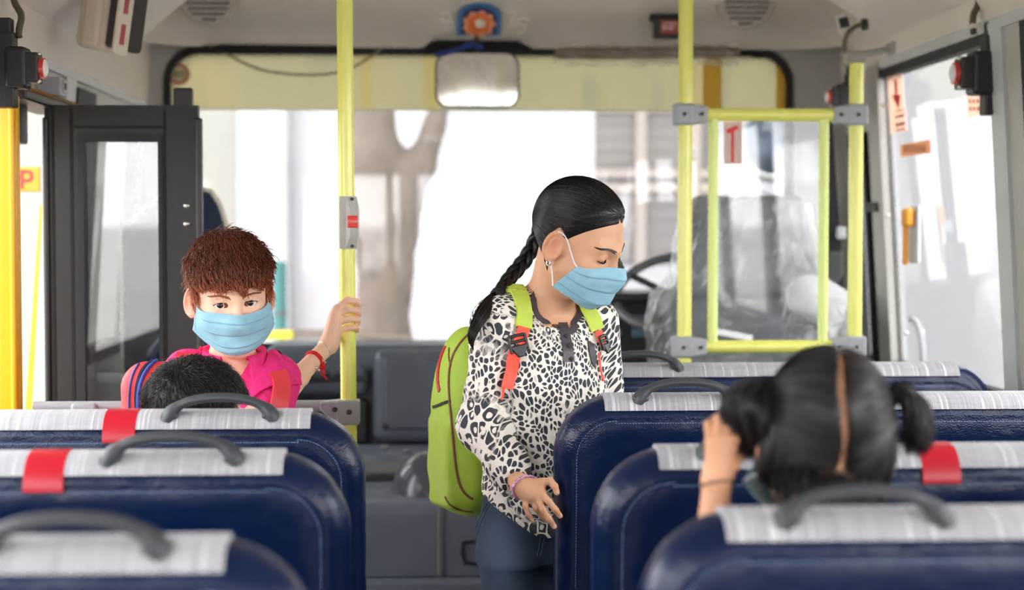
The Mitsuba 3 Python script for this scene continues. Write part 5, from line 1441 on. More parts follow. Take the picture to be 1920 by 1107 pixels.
for c in lobes:
    tt = np.gradient(c, axis=0); tt /= np.linalg.norm(tt, axis=1, keepdims=True)
    u = np.cross(tt, nrm); u /= np.linalg.norm(u, axis=1, keepdims=True); w = np.cross(tt, u)
    for i in range(36):
        a = rng.random() * 6.283; i0 = rng.integers(0, 150); i1 = i0 + 46
        tw_ = np.linspace(0, .5, 46)
        r_ = (amp * .95)[i0:i1] + .0004
        bs.append((c[i0:i1] + u[i0:i1] * (r_ * np.cos(a + tw_))[:, None] + w[i0:i1] * (r_ * np.sin(a + tw_))[:, None])[::5])
m = strands(np.array(bs), .00042, .5)
hair_obj('strands', m, braid, black * 1.7, len(bs[0]) * 3, .4, kind='stuff')
mat('hair_band', (20, 18, 18), 0.7)
bd_c = P(932, 553, 3.506)
bt = tb[-1]
obj('hair_tie', cat([tube(bd_c + bt * o + .0115 * (np.cos(x_)[:, None] * side[-1] + np.sin(x_)[:, None] * nrm[-1]), .0028, 8, closed=True) for o in (-.006, -.001, .004) for x_ in [np.linspace(0, 2 * np.pi, 24, endpoint=False)]]), 'mat_hair_band', braid, smooth=True)
tp_ = spline([bp[-1], P(911, 578, 3.465), P(896, 604, 3.440), P(884, 630, 3.430), P(887, 656, 3.435)], 30)
rng = np.random.default_rng(7)
tl = []
for i in range(420):
    a, r = rng.random() * 6.283, math.sqrt(rng.random())
    w = np.interp(np.linspace(0, 1, 30), [0, .1, .45, .85, 1], [.008, .0125, .0155, .009, .002]) * r
    n_ = 24 + rng.integers(0, 7)
    q = tp_ + np.cos(a) * w[:, None] * np.array([.80, 0, -.60]) + np.sin(a) * w[:, None] * np.array([0, 1, 0])
    tl.append(q[np.linspace(0, n_ - 1, 14).astype(int)])
m = strands(np.array(tl), .0010, .4)
hair_obj('braid_tail', m, hair, np.array(lin(26, 19, 16)), 42, .35)
# --- earring
ec_ = HG.wor((.081, -.010, -.040))
a_ = np.linspace(0, 2 * np.pi, 24, endpoint=False)
obj('earring', tube(ec_ + .0062 * (np.cos(a_)[:, None] * HG.vec([0.5, .85, 0]) + np.sin(a_)[:, None] * HG.vec([0, 0, 1])), .0016, 8, closed=True), 'mat_chrome', person, smooth=True)
surgical_mask(HG, person, math.radians(60), lambda a: -.008 - .014 * np.abs(a) ** 1.6, lambda a: -.110 + .034 * np.abs(a) ** 2, .020, seed=3, widen=.36, puff=.0025)

# --- leopard print top
def _leopard(p, n, uv):
    u0, v0 = uv.x, uv.y
    du = mikit.fbm(u0 * 26, v0 * 26, 1.5) - 0.5
    dv = mikit.fbm(u0 * 26 + 40, v0 * 26, 7.5) - 0.5
    u, v = u0 + 0.024 * du, v0 + 0.024 * dv
    big = mikit.smoothstep(0.46, 0.56, mikit.noise(u0 * 11, v0 * 8, 2.2))
    dark = mi.Float(0)
    # small dense spots
    f1, f2, w1 = mikit.voronoi(u * 82 + 3, v * 70)
    gap = f2 - f1
    small = mikit.smoothstep(0.0, 0.06, dr.minimum(gap + 0.12 * (w1 - 0.5) - 0.17, 0.54 - f1)) * mikit.smoothstep(0.02, 0.06, w1)
    # large rosettes: broken rings
    g1, g2, w2 = mikit.voronoi(u * 50 + 11, v * 43 + 5)
    gap2 = g2 - g1
    br_ = mikit.noise(u * 120 + 9, v * 120, w2 * 9)
    hole = mikit.smoothstep(0.20, 0.26, g1 + 0.30 * (br_ - 0.45))
    ring = mikit.smoothstep(0.0, 0.06, dr.minimum(gap2 + 0.16 * (br_ - 0.5) - 0.12, 0.60 - g1)) * dr.select(w2 > 0.45, hole, 1.0)
    k = small * (1 - big) + ring * big
    return mikit.mix(lin(230, 223, 212), lin(50, 53, 60), k)
def _leo_b(p, n, uv): return mikit.noise(p.x * 1500, p.y * 1500, p.z * 1500) * 0.15 + mikit.fbm(p.x * 60, p.y * 60, p.z * 30) * 1.5
mat('leopard', None, 0.75, tex=_leopard, bump=_leo_b, bscale=0.0011, sheen=0.3)
mat('dark_satin', (66, 60, 64), 0.45)
V_TIP = P(1060, 613, 3.45)
def wrinkle(p):
    return .0035 * nz(p * [1, 1, .8], 15, 2) + .0020 * nz(p * [1, 1, 1.6], 38, 6)
def g_neckhole(p):
    d = ell(p, NB + GB[:, 1] * .040 + [0, 0, .006], (.056, .064, .038), GB)
    return smin(d, cone(p, NB + GB[:, 1] * .085 - [0, 0, .014], V_TIP + [0, .0, 0], .030, .0025), .012)
def fold_sets(p, q):
    f = 0
    for c0, dr_, fr, am, rad in ((P(935, 800, 3.46), (.6, 0, .8), 95, .0042, .09), (P(1000, 720, 3.46), (.25, 0, 1), 60, .0030, .11), (P(950, 870, 3.38), (.7, 0, .7), 120, .0040, .06), (P(985, 900, 3.46), (.8, 0, .6), 70, .0045, .10), (P(905, 690, 3.46), (.3, 0, .95), 75, .0030, .08)):
        dd = np.asarray(dr_) / np.linalg.norm(dr_)
        w = np.exp(-(L(p - c0) / rad) ** 2)
        f = f + am * w * np.sin((p @ dd) * fr + 3 * nz(p, 9, 4))
    return f
cuff = P(966, 899, 3.310)
def g_shirt(p, clip=True):
    q = gl_(p)
    d = loft(q, [0.62, 0.74, 0.84, 0.93, 1.03, 1.10, 1.15], np.array([.150, .142, .127, .127, .133, .122, .082]), np.array([.122, .118, .102, .100, .104, .090, .062]))
    for S, A in ((RS, TRA), (LS, TLA)): d = smin(smin(d, cone(p, A, S, .0425, .0435), .04), cone(p, NB - [0, 0, .06], S - [0, 0, .04], .054, .048), .04)
    arm = chain(p, [RS, RE, cuff + (RE - cuff) * .25, cuff], [.046, .047, .036, .0285], .03)
    arm = np.maximum(arm, (p - cuff) @ ((cuff - RE) / np.linalg.norm(cuff - RE)) - .004)
    d = smin(d, arm, .016)
    arm = chain(p, [LS, LE, LWr], [.049, .044, .031], .02)
    d = smin(d, arm, .016)
    d = d + wrinkle(p) + fold_sets(p, q)
    if clip:
        d = smax(d, (.775 - .31 * q[:, 1] - .02 * np.sin(q[:, 0] * 30)) - p[:, 2], .003)
        d = smax(d, -g_neckhole(p), .003)
    return d
shm = iso(g_shirt, GO + [-.24, -.34, .66], GO + [.26, .16, NB[2] + .05], .0042)
ql = gl_(shm.vertices)
# print coordinates in metres: around the trunk, along the sleeves
def sleeve_uv(V, S, E, W):
    V = np.asarray(V)
    t1 = np.clip(((V - S) @ (E - S)) / ((E - S) @ (E - S)), 0, 1); t2 = np.clip(((V - E) @ (W - E)) / ((W - E) @ (W - E)), 0, 1)
    d1, d2 = L(V - (S + t1[:, None] * (E - S))), L(V - (E + t2[:, None] * (W - E)))
    return np.minimum(d1, d2)
ang = np.arctan2(ql[:, 0], ql[:, 1])
uvt = np.stack([ang * .125, ql[:, 2] - .75 * np.hypot(ql[:, 0], ql[:, 1])], 1)
da = sleeve_uv(shm.vertices, RS, RE, cuff)
isarm = (da < .056) & ((shm.vertices - RS) @ (RE - RS) > 0) & (ql[:, 0] > .07) | ((da < .052) & (np.abs(shm.vertices[:, 1]) < 3.42))
# sleeves are printed flat from the front: across x, along z
uva = np.stack([shm.vertices[:, 0] - .37 * shm.vertices[:, 1] + .9, shm.vertices[:, 2] * .97 + .11], 1)
uv_ = np.where(isarm[:, None], uva, uvt)
shirt = obj('shirt', shm, 'mat_leopard', person, smooth=True, uv=uv_, label='black and white leopard print top')
sf_ = lambda p: g_shirt(p)
def on_shirt(pts, off=.002, y0=3.2, y1=3.75, fn=None):
    fn = fn or g_shirt
    a = np.array(pts, float)
    h = hit(fn, a[:, 0], a[:, 1], y0, y1, 400)
    n = grad(fn, h, .004)
    return h + n * off, n
def strap_px(pts, width, off, th, n=24, fn=None, y0=3.2, y1=3.8, smoothn=True):
    s = spline(np.array([list(x) + [0] for x in pts], float), n)[:, :2]
    h, nn = on_shirt(s, off, y0, y1, fn)
    if smoothn:
        from scipy.ndimage import gaussian_filter1d as gf
        h = gf(h, 1.2, axis=0, mode='nearest'); nn = gf(nn, 3, axis=0, mode='nearest'); nn /= np.linalg.norm(nn, axis=1, keepdims=True)
    return ribbon(h, nn, width, th), h, nn
noclip = lambda p: g_shirt(p, False)
# the band follows the neck opening all round
_e = shm.vertices[(np.abs(g_neckhole(shm.vertices)) < .0035) & (np.abs(g_shirt(shm.vertices, False)) < .0045)]
_q = gl_(_e) - gl_(NB); _c = np.array([.0, .045])
_a = np.arctan2(_q[:, 0] - _c[0], _q[:, 1] - _c[1])
_bins = np.linspace(-np.pi, np.pi, 73); _i = np.digitize(_a, _bins)
_pts = np.array([_e[_i == b].mean(0) if (_i == b).any() else np.full(3, np.nan) for b in range(1, 73)])
_ok = ~np.isnan(_pts[:, 0]); _x = np.arange(72)
_pts = np.stack([np.interp(_x, _x[_ok], _pts[_ok, k], period=72) for k in range(3)], 1)
_gap = int(np.argmin(np.abs((_bins[:-1] + .04) - np.arctan2(*(gl_(V_TIP) - gl_(NB) - [0, .045, 0])[:2]))))
_pts = np.roll(_pts, -_gap, 0)
from scipy.ndimage import gaussian_filter1d as gf1
_p = gf1(_pts, 1.0, axis=0, mode='nearest')[1:-1]; _n = grad(noclip, _p, .006)
_t = np.gradient(_p, axis=0); _s = np.cross(_n, _t); _s /= L(_s)[:, None]
_out = np.sign(((_p - (NB + GB[:, 1] * .045)) * _s).sum(1))[:, None] * _s
_p = _p + _out * .003
_g = noclip(_p); _p = _p + _n * (np.maximum(.002 - _g, 0))[:, None]
obj('collar_band', ribbon(_p, _n, .0125, .003), 'mat_dark_satin', shirt, smooth=40)
m, hp_, hn_ = strap_px([(1054, 604), (1058, 622), (1063, 650), (1066, 681)], np.linspace(.020, .026, 24), .0022, .003, fn=noclip)
pk = obj('placket', m, 'mat_dark_satin', shirt, smooth=40, label='dark satin button placket')
for px, py in ((1060, 632), (1066, 651), (1069, 674)):
    h, n = on_shirt([(px, py)], .006, fn=noclip)
    obj('button', moved(trimesh.creation.cone(.0058, .006, sections=4), h[0], frame(n[0])), 'mat_dark_satin', pk)
m, _, _ = strap_px([(1107, 643), (1109, 660), (1114, 690)], np.interp(np.linspace(0, 1, 24), [0, .7, 1], [.018, .017, .003]), .002, .003, fn=noclip)
obj('pocket_tab', m, 'mat_dark_satin', shirt, smooth=40)
# cuff button tab
h, n = on_shirt([(962, 922)], .003)
obj('cuff_tab', blob(h[0], [.012, .006, .009], seed=5), 'mat_leopard', shirt, smooth=True)

# --- jeans
def _denim(p, n, uv):
    t = mikit.noise(p.x * 900, p.y * 900, p.z * 260)
    k = mikit.fbm(p.x * 8, p.y * 8, p.z * 5)
    f = dr.exp(-dr.square((p.x - 0.145) / 0.040) - dr.square((p.z - 0.66) / 0.085))
    f2 = dr.exp(-dr.square((p.x - 0.27) / 0.030) - dr.square((p.z - 0.64) / 0.08))
    w = dr.clip((f + 0.6 * f2) * (0.35 + 0.9 * k), 0, 1)
    c = mikit.mix(lin(9, 22, 42), lin(18, 36, 58), k * 0.7 + t * 0.3)
    return mikit.mix(c, lin(122, 152, 184), w * 0.9)
def _den_b(p, n, uv): return mikit.noise(p.x * 700, p.y * 700, p.z * 700) * 0.4
mat('denim', None, 0.8, tex=_denim, bump=_den_b, bscale=0.0006)
mat('denim_stitch', (70, 92, 118), 0.8)
def g_jeans(p):
    q = gl_(p)
    d = loft(q, [0.66, 0.74, 0.80], np.array([.140, .136, .128]), np.array([.112, .108, .102]))
    for sx in (-1, 1):
        d = smin(d, chain(q, [(sx * .066, .004, .68), (sx * .070, .018, .42), (sx * .072, .004, .09)], [.080, .060, .050], .03), .02)
    d = np.maximum(d, .085 - q[:, 2])
    w = .0035 * nz(p * [1, 1, 1.2], 16, 12) + .0022 * np.sin(q[:, 2] * 70 + 18 * np.abs(q[:, 0]) + 3 * nz(p, 8, 3)) * np.exp(-((q[:, 2] - .66) / .05) ** 2)
    w = w + .0025 * np.sin(q[:, 2] * 110 + 20 * q[:, 0]) * np.exp(-((q[:, 2] - .42) / .06) ** 2)
    return d + w
jm = iso(g_jeans, GO + [-.20, -.19, .07], GO + [.20, .17, .82], .0055)
jeans = obj('jeans', jm, 'mat_denim', person, smooth=True, label='dark blue jeans')
def seam(pts, n=50, r=.0009, fn=g_jeans, parent=jeans, m='mat_denim_stitch', name='seam', off=.0006):
    s = spline(np.array([list(x) + [0] for x in pts], float), n)[:, :2]
    h = hit(fn, s[:, 0], s[:, 1], 3.3, 3.75, 400)
    h = h + grad(fn, h, .004) * off
    from scipy.ndimage import gaussian_filter1d as gf
    return obj(name, tube(gf(h, 1, axis=0, mode='nearest'), r, 6), m, parent, smooth=True)
seam([(926, 932), (916, 950), (904, 975), (894, 1003)]); seam([(921, 930), (911, 949), (899, 974), (890, 1000)])
seam([(1018, 985), (1016, 1000), (1012, 1020), (1007, 1045)]); seam([(1024, 985), (1022, 1000), (1018, 1022), (1012, 1044)])
mat('shoe_white', (226, 226, 224), 0.6)
for sx in (-1, 1):
    obj('shoe', iso(lambda p: smax(chain(gl_(p), [(sx * .072, -.02, .045), (sx * .074, .11, .035)], [.042, .038], .01), .002 - gl_(p)[:, 2], .006), gw((sx * .073, .04, .05)) - [.13, .13, .055], gw((sx * .073, .04, .05)) + [.13, .13, .06], .006), 'mat_shoe_white', person, smooth=True)
# --- bracelet of coloured beads
bc, bt_ = RWr + (RWr - RFo) * .12, (RWr - RFo) / np.linalg.norm(RWr - RFo)
Fb = frame(bt_)
a_ = np.linspace(0, 2 * np.pi, 120, endpoint=False)
def wristband(sdf, c, F, r_out=.04, off=.0015, tilt=(0, 0)):
    d = np.cos(a_)[:, None] * F[:, 0] + np.sin(a_)[:, None] * F[:, 1] + (np.cos(a_) * tilt[0] + np.sin(a_) * tilt[1])[:, None] * F[:, 2]
    d /= np.linalg.norm(d, axis=1, keepdims=True)
    h = march(sdf, c + d * r_out, -d, r_out)
    r = np.linalg.norm(h - c, axis=1)
    from scipy.ndimage import gaussian_filter1d as gf
    r = gf(r, 4, mode='wrap')
    return c + d * (r + off)[:, None]
wb = wristband(g_arm, bc, Fb, .035, .002)
bm2 = tube(wb, .0046, 10, closed=True, squash=(.45, 1.0))
cc = np.array([lin(*c) for c in ((196, 120, 196), (236, 224, 240), (232, 120, 150), (148, 96, 180), (244, 190, 210), (120, 84, 150))])
rng = np.random.default_rng(11)
obj('bracelet', bm2, 'mat_painted', person, smooth=True, color=cc[rng.integers(0, 6, len(bm2.vertices))], label='pink and purple patterned bracelet')

# ================================================================ her green backpack
def _nylon(p, n, uv): return mikit.mix(lin(150, 182, 50), lin(166, 196, 66), mikit.fbm(p.x * 10, p.y * 10, p.z * 10))
def _nyl_b(p, n, uv): return mikit.noise(p.x * 900, p.y * 900, p.z * 900) * 0.3 + mikit.fbm(p.x * 35, p.y * 35, p.z * 22) * 2.2
mat('lime_nylon', None, 0.6, tex=_nylon, bump=_nyl_b, bscale=0.0012, sheen=0.2)
mat('lime_strap', (186, 206, 78), 0.65)
mat('piping_brown', (122, 70, 48), 0.5); mat('zip_red', (186, 26, 42), 0.45); mat('webbing_red', (244, 84, 62), 0.6); mat('buckle_black', (34, 34, 38), 0.35); mat('elastic', (40, 46, 34), 0.8)
BC = gw((.004, -.205, .930))
def pack(p):
    q = (p - BC) @ GB
    sl = 1 - .22 * ss(.04, .22, q[:, 2])
    d = rb(q / np.stack([sl, sl, np.ones_like(sl)], 1), (0, 0, 0), (.138, .082, .205), .062)
    d = smin(d, rb(q, (0, -.075, -.055), (.112, .050, .125), .045), .03)
    # side pocket with a gathered top
    pk_ = rb(q, (.124, .0, -.085), (.018, .056, .100), .018)
    d = smin(d, pk_ + .002 * np.sin(q[:, 1] * 190) * ss(-.06, .01, q[:, 2]), .010)
    d = d + .0035 * nz(q, 12, 5) + .003 * np.sin(q[:, 2] * 55 + q[:, 1] * 60) * np.exp(-((q[:, 2] + .12) / .06) ** 2) * ss(.10, .14, q[:, 0])
    return d
bp_k = thing('backpack', 'lime green backpack on the back of the girl with the braid', 'backpack')
pm = iso(pack, BC - [.22, .22, .25], BC + [.22, .20, .25], .005)
obj('body', pm, 'mat_lime_nylon', bp_k, smooth=True)
def on_pack(pts, n=60, off=.001):
    s = spline(np.array([list(x) + [0] for x in pts], float), n)[:, :2]
    h = hit(pack, s[:, 0], s[:, 1], 3.4, 4.0, 400); g = grad(pack, h, .004)
    from scipy.ndimage import gaussian_filter1d as gf
    return gf(h + g * off, 1.5, axis=0, mode='nearest'), gf(g, 2, axis=0, mode='nearest')
h, g = on_pack([(886, 622), (866, 640), (849, 668), (842, 705), (845, 770), (850, 830), (856, 885), (868, 922), (890, 938)])
obj('piping', tube(h, .0028, 8), 'mat_piping_brown', bp_k, smooth=True)
h, g = on_pack([(836, 648), (828, 668), (822, 694), (825, 736)], 30)
obj('zip', ribbon(h, g, .0095, .003), 'mat_zip_red', bp_k, smooth=40, label='red zip flap')
h, g = on_pack([(843, 652), (842, 668), (846, 688)], 20)
obj('piping', tube(h, .0018, 8), 'mat_piping_brown', bp_k, smooth=True)
h, g = on_pack([(812, 764), (824, 760), (836, 755), (846, 752)], 24)
obj('pocket_elastic', ribbon(h, g, .006, .004), 'mat_elastic', bp_k, smooth=40)
h, g = on_pack([(834, 930), (848, 950), (868, 958), (890, 960)], 24)
obj('piping', tube(h, .0016, 8), 'mat_piping_brown', bp_k, smooth=True)
# straps over the shoulders
def over(x):
    o = gw([(x, -.024, 1.33), (x, -.010, 1.33), (x, .006, 1.33)])
    h = march(noclip, o, np.tile([0, 0, -1.0], (3, 1)), .4) + [0, 0, .006]
    return np.vstack([h[0] - GB[:, 1] * .012 - [0, 0, .05], h[0] - GB[:, 1] * .008 - [0, 0, .014], h])
def strap(pts, width, extra, name='strap', m='mat_lime_strap', th=.007, off=.006, parent=bp_k):
    s = spline(np.array([list(x) + [0] for x in pts], float), 22)[:, :2]
    h, n = on_shirt(s, off, fn=noclip)
    if len(extra):
        e = np.array(extra); h = np.vstack([e, h]); n = np.vstack([grad(noclip, e, .01), n])
        t = np.concatenate([[0], np.cumsum(L(np.diff(h, axis=0)))]); tt = np.linspace(0, t[-1], 40)
        h = np.stack([np.interp(tt, t, h[:, i]) for i in range(3)], 1); n = np.stack([np.interp(tt, t, n[:, i]) for i in range(3)], 1)
    from scipy.ndimage import gaussian_filter1d as gf
    h = gf(h, 1.6, axis=0, mode='nearest'); n = gf(n, 3, axis=0, mode='nearest'); n /= np.linalg.norm(n, axis=1, keepdims=True)
    return obj(name, ribbon(h, n, width, th), m, parent, smooth=40)
strap([(966, 542), (974, 556), (980, 580), (981, 600), (980, 620)], .034, over(.070))
strap([(1096, 568), (1104, 585), (1112, 602), (1119, 622)], .030, over(-.070))
strap([(979, 616), (976, 632), (970, 648)], .026, [], 'webbing', 'mat_webbing_red', .003, .009)
strap([(966, 655), (958, 684), (950, 712), (945, 730)], .027, [], 'webbing', 'mat_webbing_red', .002, .012)
strap([(941, 726), (938, 742), (935, 752)], .005, [], 'webbing', 'mat_webbing_red', .002, .008)
strap([(1119, 620), (1122, 634), (1126, 650)], .016, [], 'webbing', 'mat_webbing_red', .003, .008)
strap([(1118, 660), (1119, 680), (1122, 700), (1127, 717)], .0055, [], 'webbing', 'mat_webbing_red', .002, .007)
for px, py, w, h_ in ((969, 646, .036, .040), (1126, 645, .018, .034)):
    c, n = on_shirt([(px, py)], .013, fn=noclip); n = n[0]; c = c[0]
    F = frame(n, GB[:, 2])   # x across, y up
    tl_ = rot(n, 12)
    X, Y = tl_ @ F[:, 0], tl_ @ F[:, 1]
    R_ = np.stack([X, Y, n], 1)
    parts_ = [moved(rbox((w, .006, .007), .0025), c + Y * o, R_) for o in (h_ * .42, h_ * .12)]
    parts_ += [moved(rbox((.005, h_ * .9, .007), .002), c + X * o, R_) for o in (-w / 2, w / 2)]
    tail = trimesh.Trimesh(np.vstack([moved(rbox((w, .006, .008), .0025), c - Y * h_ * .15, R_).vertices, moved(rbox((w * .4, .006, .006), .0025), c - Y * h_ * .62, R_).vertices]), process=False).convex_hull
    obj('buckle', cat(parts_ + [tail]), 'mat_buckle_black', bp_k, smooth=40)

# ================================================================ the red-haired boy at the pole
b_skin = (238, 192, 164)
BY = 3.58
HB = Head([[-0.9685, 0.2481, -0.0211], [-0.2402, -0.9533, -0.1833], [-0.0656, -0.1725, 0.9828]], P(432.9, 557.4, BY), 1.035 * BY / 3.6)
ba = math.radians(8)
BB = np.array([[-math.cos(ba), math.sin(ba), 0], [-math.sin(ba), -math.cos(ba), 0], [0, 0, 1.0]])
BO = np.array([P(440, 700, BY)[0], BY + .02, 0.0])
bl_ = lambda p: (np.asarray(p) - BO) @ BB
bw = lambda q: np.asarray(q, float) @ BB.T + BO
HB.ear = 44
BN = P(438, 674, BY + .03)
BRS, BLS = P(350, 703, BY + .02), P(519, 712, BY + .03)
BLE = P(478, 800, BY - .11)
YH = YP
BW_, BFo = P(616, 647, YH - .055), P(560, 706, YH - .15)
bF = [[P(634, 628, YH + .010), P(646, 612, YH + .030), P(658, 600, YH + .034), P(666, 592, YH + .028)],
      [P(632, 580, YH - .045), P(651, 563, YH - .036), P(668, 566, YH - .022), P(673, 572, YH - .002)],
      [P(627, 593, YH - .052), P(650, 581, YH - .041), P(669, 582, YH - .024), P(672, 590, YH - .002)],
      [P(627, 607, YH - .050), P(650, 599, YH - .040), P(669, 599, YH - .024), P(671, 606, YH - .002)],
      [P(632, 622, YH - .044), P(651, 616, YH - .037), P(668, 614, YH - .022), P(670, 620, YH - .004)]]
def b_hand(p):
    d = hand_sdf(p, BW_, BFo, bF, rw=.0170, rp=.0095, k=.016, rf=(.0084, .0078, .0066), kf=.003)
    return smin(d, cone(p, BLE, BFo, .034, .0235), .01)
def b_trunk(p, o=0.0):
    q = bl_(p)
    d = loft(q, [0.60, 0.70, 0.80, 0.90, 0.97, 1.01], np.array([.115, .112, .108, .112, .108, .080]) + o, np.array([.085, .085, .082, .085, .080, .055]) + o)
    for S in (BRS, BLS): d = smin(d, cone(p, BN - [0, 0, .030], S, .036 + o, .038 + o), .04)
    return d
BRE, BRW = P(320, 860, BY - .02), P(330, 960, BY - .10)
def b_body(p):
    d = b_trunk(p)
    d = smin(d, cone(p, BN - [0, 0, .03], HB.wor((0, -.022, -.05)), .046, .042), .03)
    q = HB.loc(p); near = L(q) < .22
    h = np.full(len(p), .12)
    if near.any(): h[near] = HB.full(q[near]) * HB.k
    h = np.where(near, h, np.maximum(L(q) * HB.k - .13, .02))
    d = smin(d, h, .014)
    d = smin(d, chain(p, [BLS, BLE], [.036, .034], .01), .025)
    d = smin(d, chain(p, [BRS, BRE, BRW], [.036, .029, .022], .01), .025)
    q = bl_(p)
    for sx in (-1, 1):
        d = smin(d, chain(q, [(sx * .058, 0, .62), (sx * .060, .01, .35), (sx * .062, 0, .06), (sx * .064, .08, .03)], [.066, .046, .032, .028], .02), .03)
    return d
mu = iso(b_body, np.minimum(BN, HB.t) - [.22, .20, .20], HB.t + [.18, .16, .18], .003)
ml = iso(lambda p: np.maximum(b_body(p), p[:, 2] - (BN[2] - .15)), BO + [-.26, -.26, 0.0], BO + [.26, .22, BN[2] - .13], .009)
mh_ = iso(b_hand, np.minimum(BLE, BW_) - [.06, .06, .06], np.maximum(bF[1][2], BW_) + [.07, .07, .07], .0022)
bm = cat(mu, ml, mh_)
boy = 'person_001'
nl = [(np.array(J[-1]) + [.002, -.004, 0], .0045, (240, 196, 180), .6) for J in bF[1:]]
obj('person', bm, 'mat_skin', smooth=True, color=skin_colors(bm.vertices, b_skin, HB, (226, 126, 106), nl), label='red-haired boy in a pink polo shirt holding the yellow pole', category='person')
eyes(HB, boy, EYE + [-.05, 0, .0], (46, 38, 36))
for sx in (-1, 1):
    ps = []; rng = np.random.default_rng(3 + sx)
    for i in range(44):
        x = (rng.random() * 2 - 1) * .0128
        e = .0058 * math.sqrt(max(1 - (x / .0132) ** 2, 0)); z = .0004 + e
        y = .063 + math.sqrt(max(.0146 ** 2 - x * x - z * z, 1e-8))
        ps.append(HB.wor([[sx * .030 + x * (1 + .25 * k), y + .0045 * k, z - .0012 * k + .0022 * k * k] for k in (0, .33, .66, 1)]))
    m = strands(ps, .0005)
    obj('eyelashes', m, 'mat_painted', boy, color=np.tile(lin(60, 34, 26), (len(m.vertices), 1)))
# hair
B_UP = .016
def b_line(q):
    x, y, z = q[:, 0], q[:, 1], q[:, 2]
    fringe = z - (.027 - .006 * np.exp(-((x + .012) / .010) ** 2) + .003 * np.sin(x * 160))
    side = np.minimum(z - (.006 + 1.0 * np.maximum(y - .030, -.02)), 1)
    back = z + .060
    return np.where(y > .030, np.minimum(fringe, 1), np.where(y > -.004, side, np.where(y > -.03, z - .034 + 3 * np.maximum(-y - .014, 0), back)))
def b_hair(q):
    s = HB.skull(q)
    top = ss(.02, .075, q[:, 2])
    th = -.004 + (.010 + .014 * top + .003 * nz(q, 45, 3)) * ss(-.004, .010, b_line(q))
    return s - th
def b_hw(p): return b_hair(HB.loc(p)) * HB.k
hm_ = iso(b_hw, HB.t - .15, HB.t + .16, .003)
red = np.array(lin(88, 42, 26))
q_ = HB.loc(hm_.vertices)
tone = np.array(lin(72, 34, 24)) + (np.array(lin(122, 58, 32)) - np.array(lin(72, 34, 24))) * ss(.08, .0, q_[:, 2])[:, None]
hairb = obj('hair', hm_, 'mat_hair', boy, smooth=True, color=tone)
def hair_coat(H, base_fn, n, keep, flow, length, cols, parent, seed, npts=7, r=(.0005, .0009), lift=.55, jitter=.16, minh=.001, name='strands', sink=.004):
    roots = scatter(H, base_fn, n, keep, seed)
    skw = lambda p: base_fn(H.loc(p)) * H.k
    nn = grad(skw, H.wor(roots))
    W = grow(skw, H.wor(roots) - nn * sink, nn, flow, np.random.default_rng(seed).uniform(.7, 1.25, len(roots)) * length, npts, lift, jitter, seed, minh)
    m = strands(W, np.random.default_rng(seed + 1).uniform(r[0], r[1], len(W)), .25)
    c = np.asarray(cols(roots)) if callable(cols) else np.tile(cols, (len(roots), 1))
    return hair_obj(name, m, parent, c, npts * 3, .32, seed, kind='stuff')
crown = HB.wor((.012, -.050, .115))
def b_flow(p, nn):
    d = p - crown
    d = d - nn * (d * nn).sum(1, keepdims=True)
    d = d / (np.linalg.norm(d, axis=1, keepdims=True) + .01)
    return d + HB.vec([0, .25, -.30])
bcol = lambda q: np.array(lin(104, 52, 34)) + (np.array(lin(172, 92, 52)) - np.array(lin(104, 52, 34))) * ss(.09, .01, q[:, 2])[:, None]
hair_coat(HB, b_hair, 5200, lambda q: b_line(q) > .004, b_flow, .028, bcol, hairb, 12, r=(.0006, .0011), jitter=.22)
brows(HB, boy, (150, 98, 66), 150, .0052, 5, .00065, -.001)
surgical_mask(HB, boy, math.radians(72), lambda a: -.013 + .006 * np.abs(a) ** 1.5, lambda a: -.098 + .044 * np.abs(a) ** 2.2, .010, seed=9)
# polo shirt
def _pink(p, n, uv): return mikit.mix(lin(214, 26, 110), lin(228, 44, 124), mikit.noise(p.x * 300, p.y * 300, p.z * 300))
mat('pink_polo', None, 0.8, tex=_pink, sheen=0.3)
mat('red_nylon', (214, 58, 66), 0.55); mat('blue_piping', (52, 84, 178), 0.5); mat('navy_fabric', (28, 32, 70), 0.7)
def b_neckhole(p):
    d = ell(p, BN + BB[:, 1] * .02 + [0, 0, .020], (.052, .056, .034), BB)
    return smin(d, cone(p, BN + BB[:, 1] * .07, BN + BB[:, 1] * .10 - [0, 0, .085], .036, .006), .01)
def b_shirt(p, clip=True):
    d = b_trunk(p, .012)
    slv = chain(p, [BLS, BLS * .4 + BLE * .6], [.046, .048], .02)
    d = smin(d, slv, .02)
    d = smin(d, chain(p, [BRS, BRE], [.046, .044], .02), .02)
    q = bl_(p)
    d = d + .0035 * nz(p * [1, 1, .7], 16, 3) + .002 * nz(p, 40, 1)
    d = np.maximum(d, .62 - p[:, 2])
    if clip: d = smax(d, -b_neckhole(p), .003)
    return d
sm2 = iso(b_shirt, BO + [-.24, -.22, .60], BO + [.24, .18, BN[2] + .06], .0045)
polo = obj('shirt', sm2, 'mat_pink_polo', boy, smooth=True, label='bright pink polo shirt')
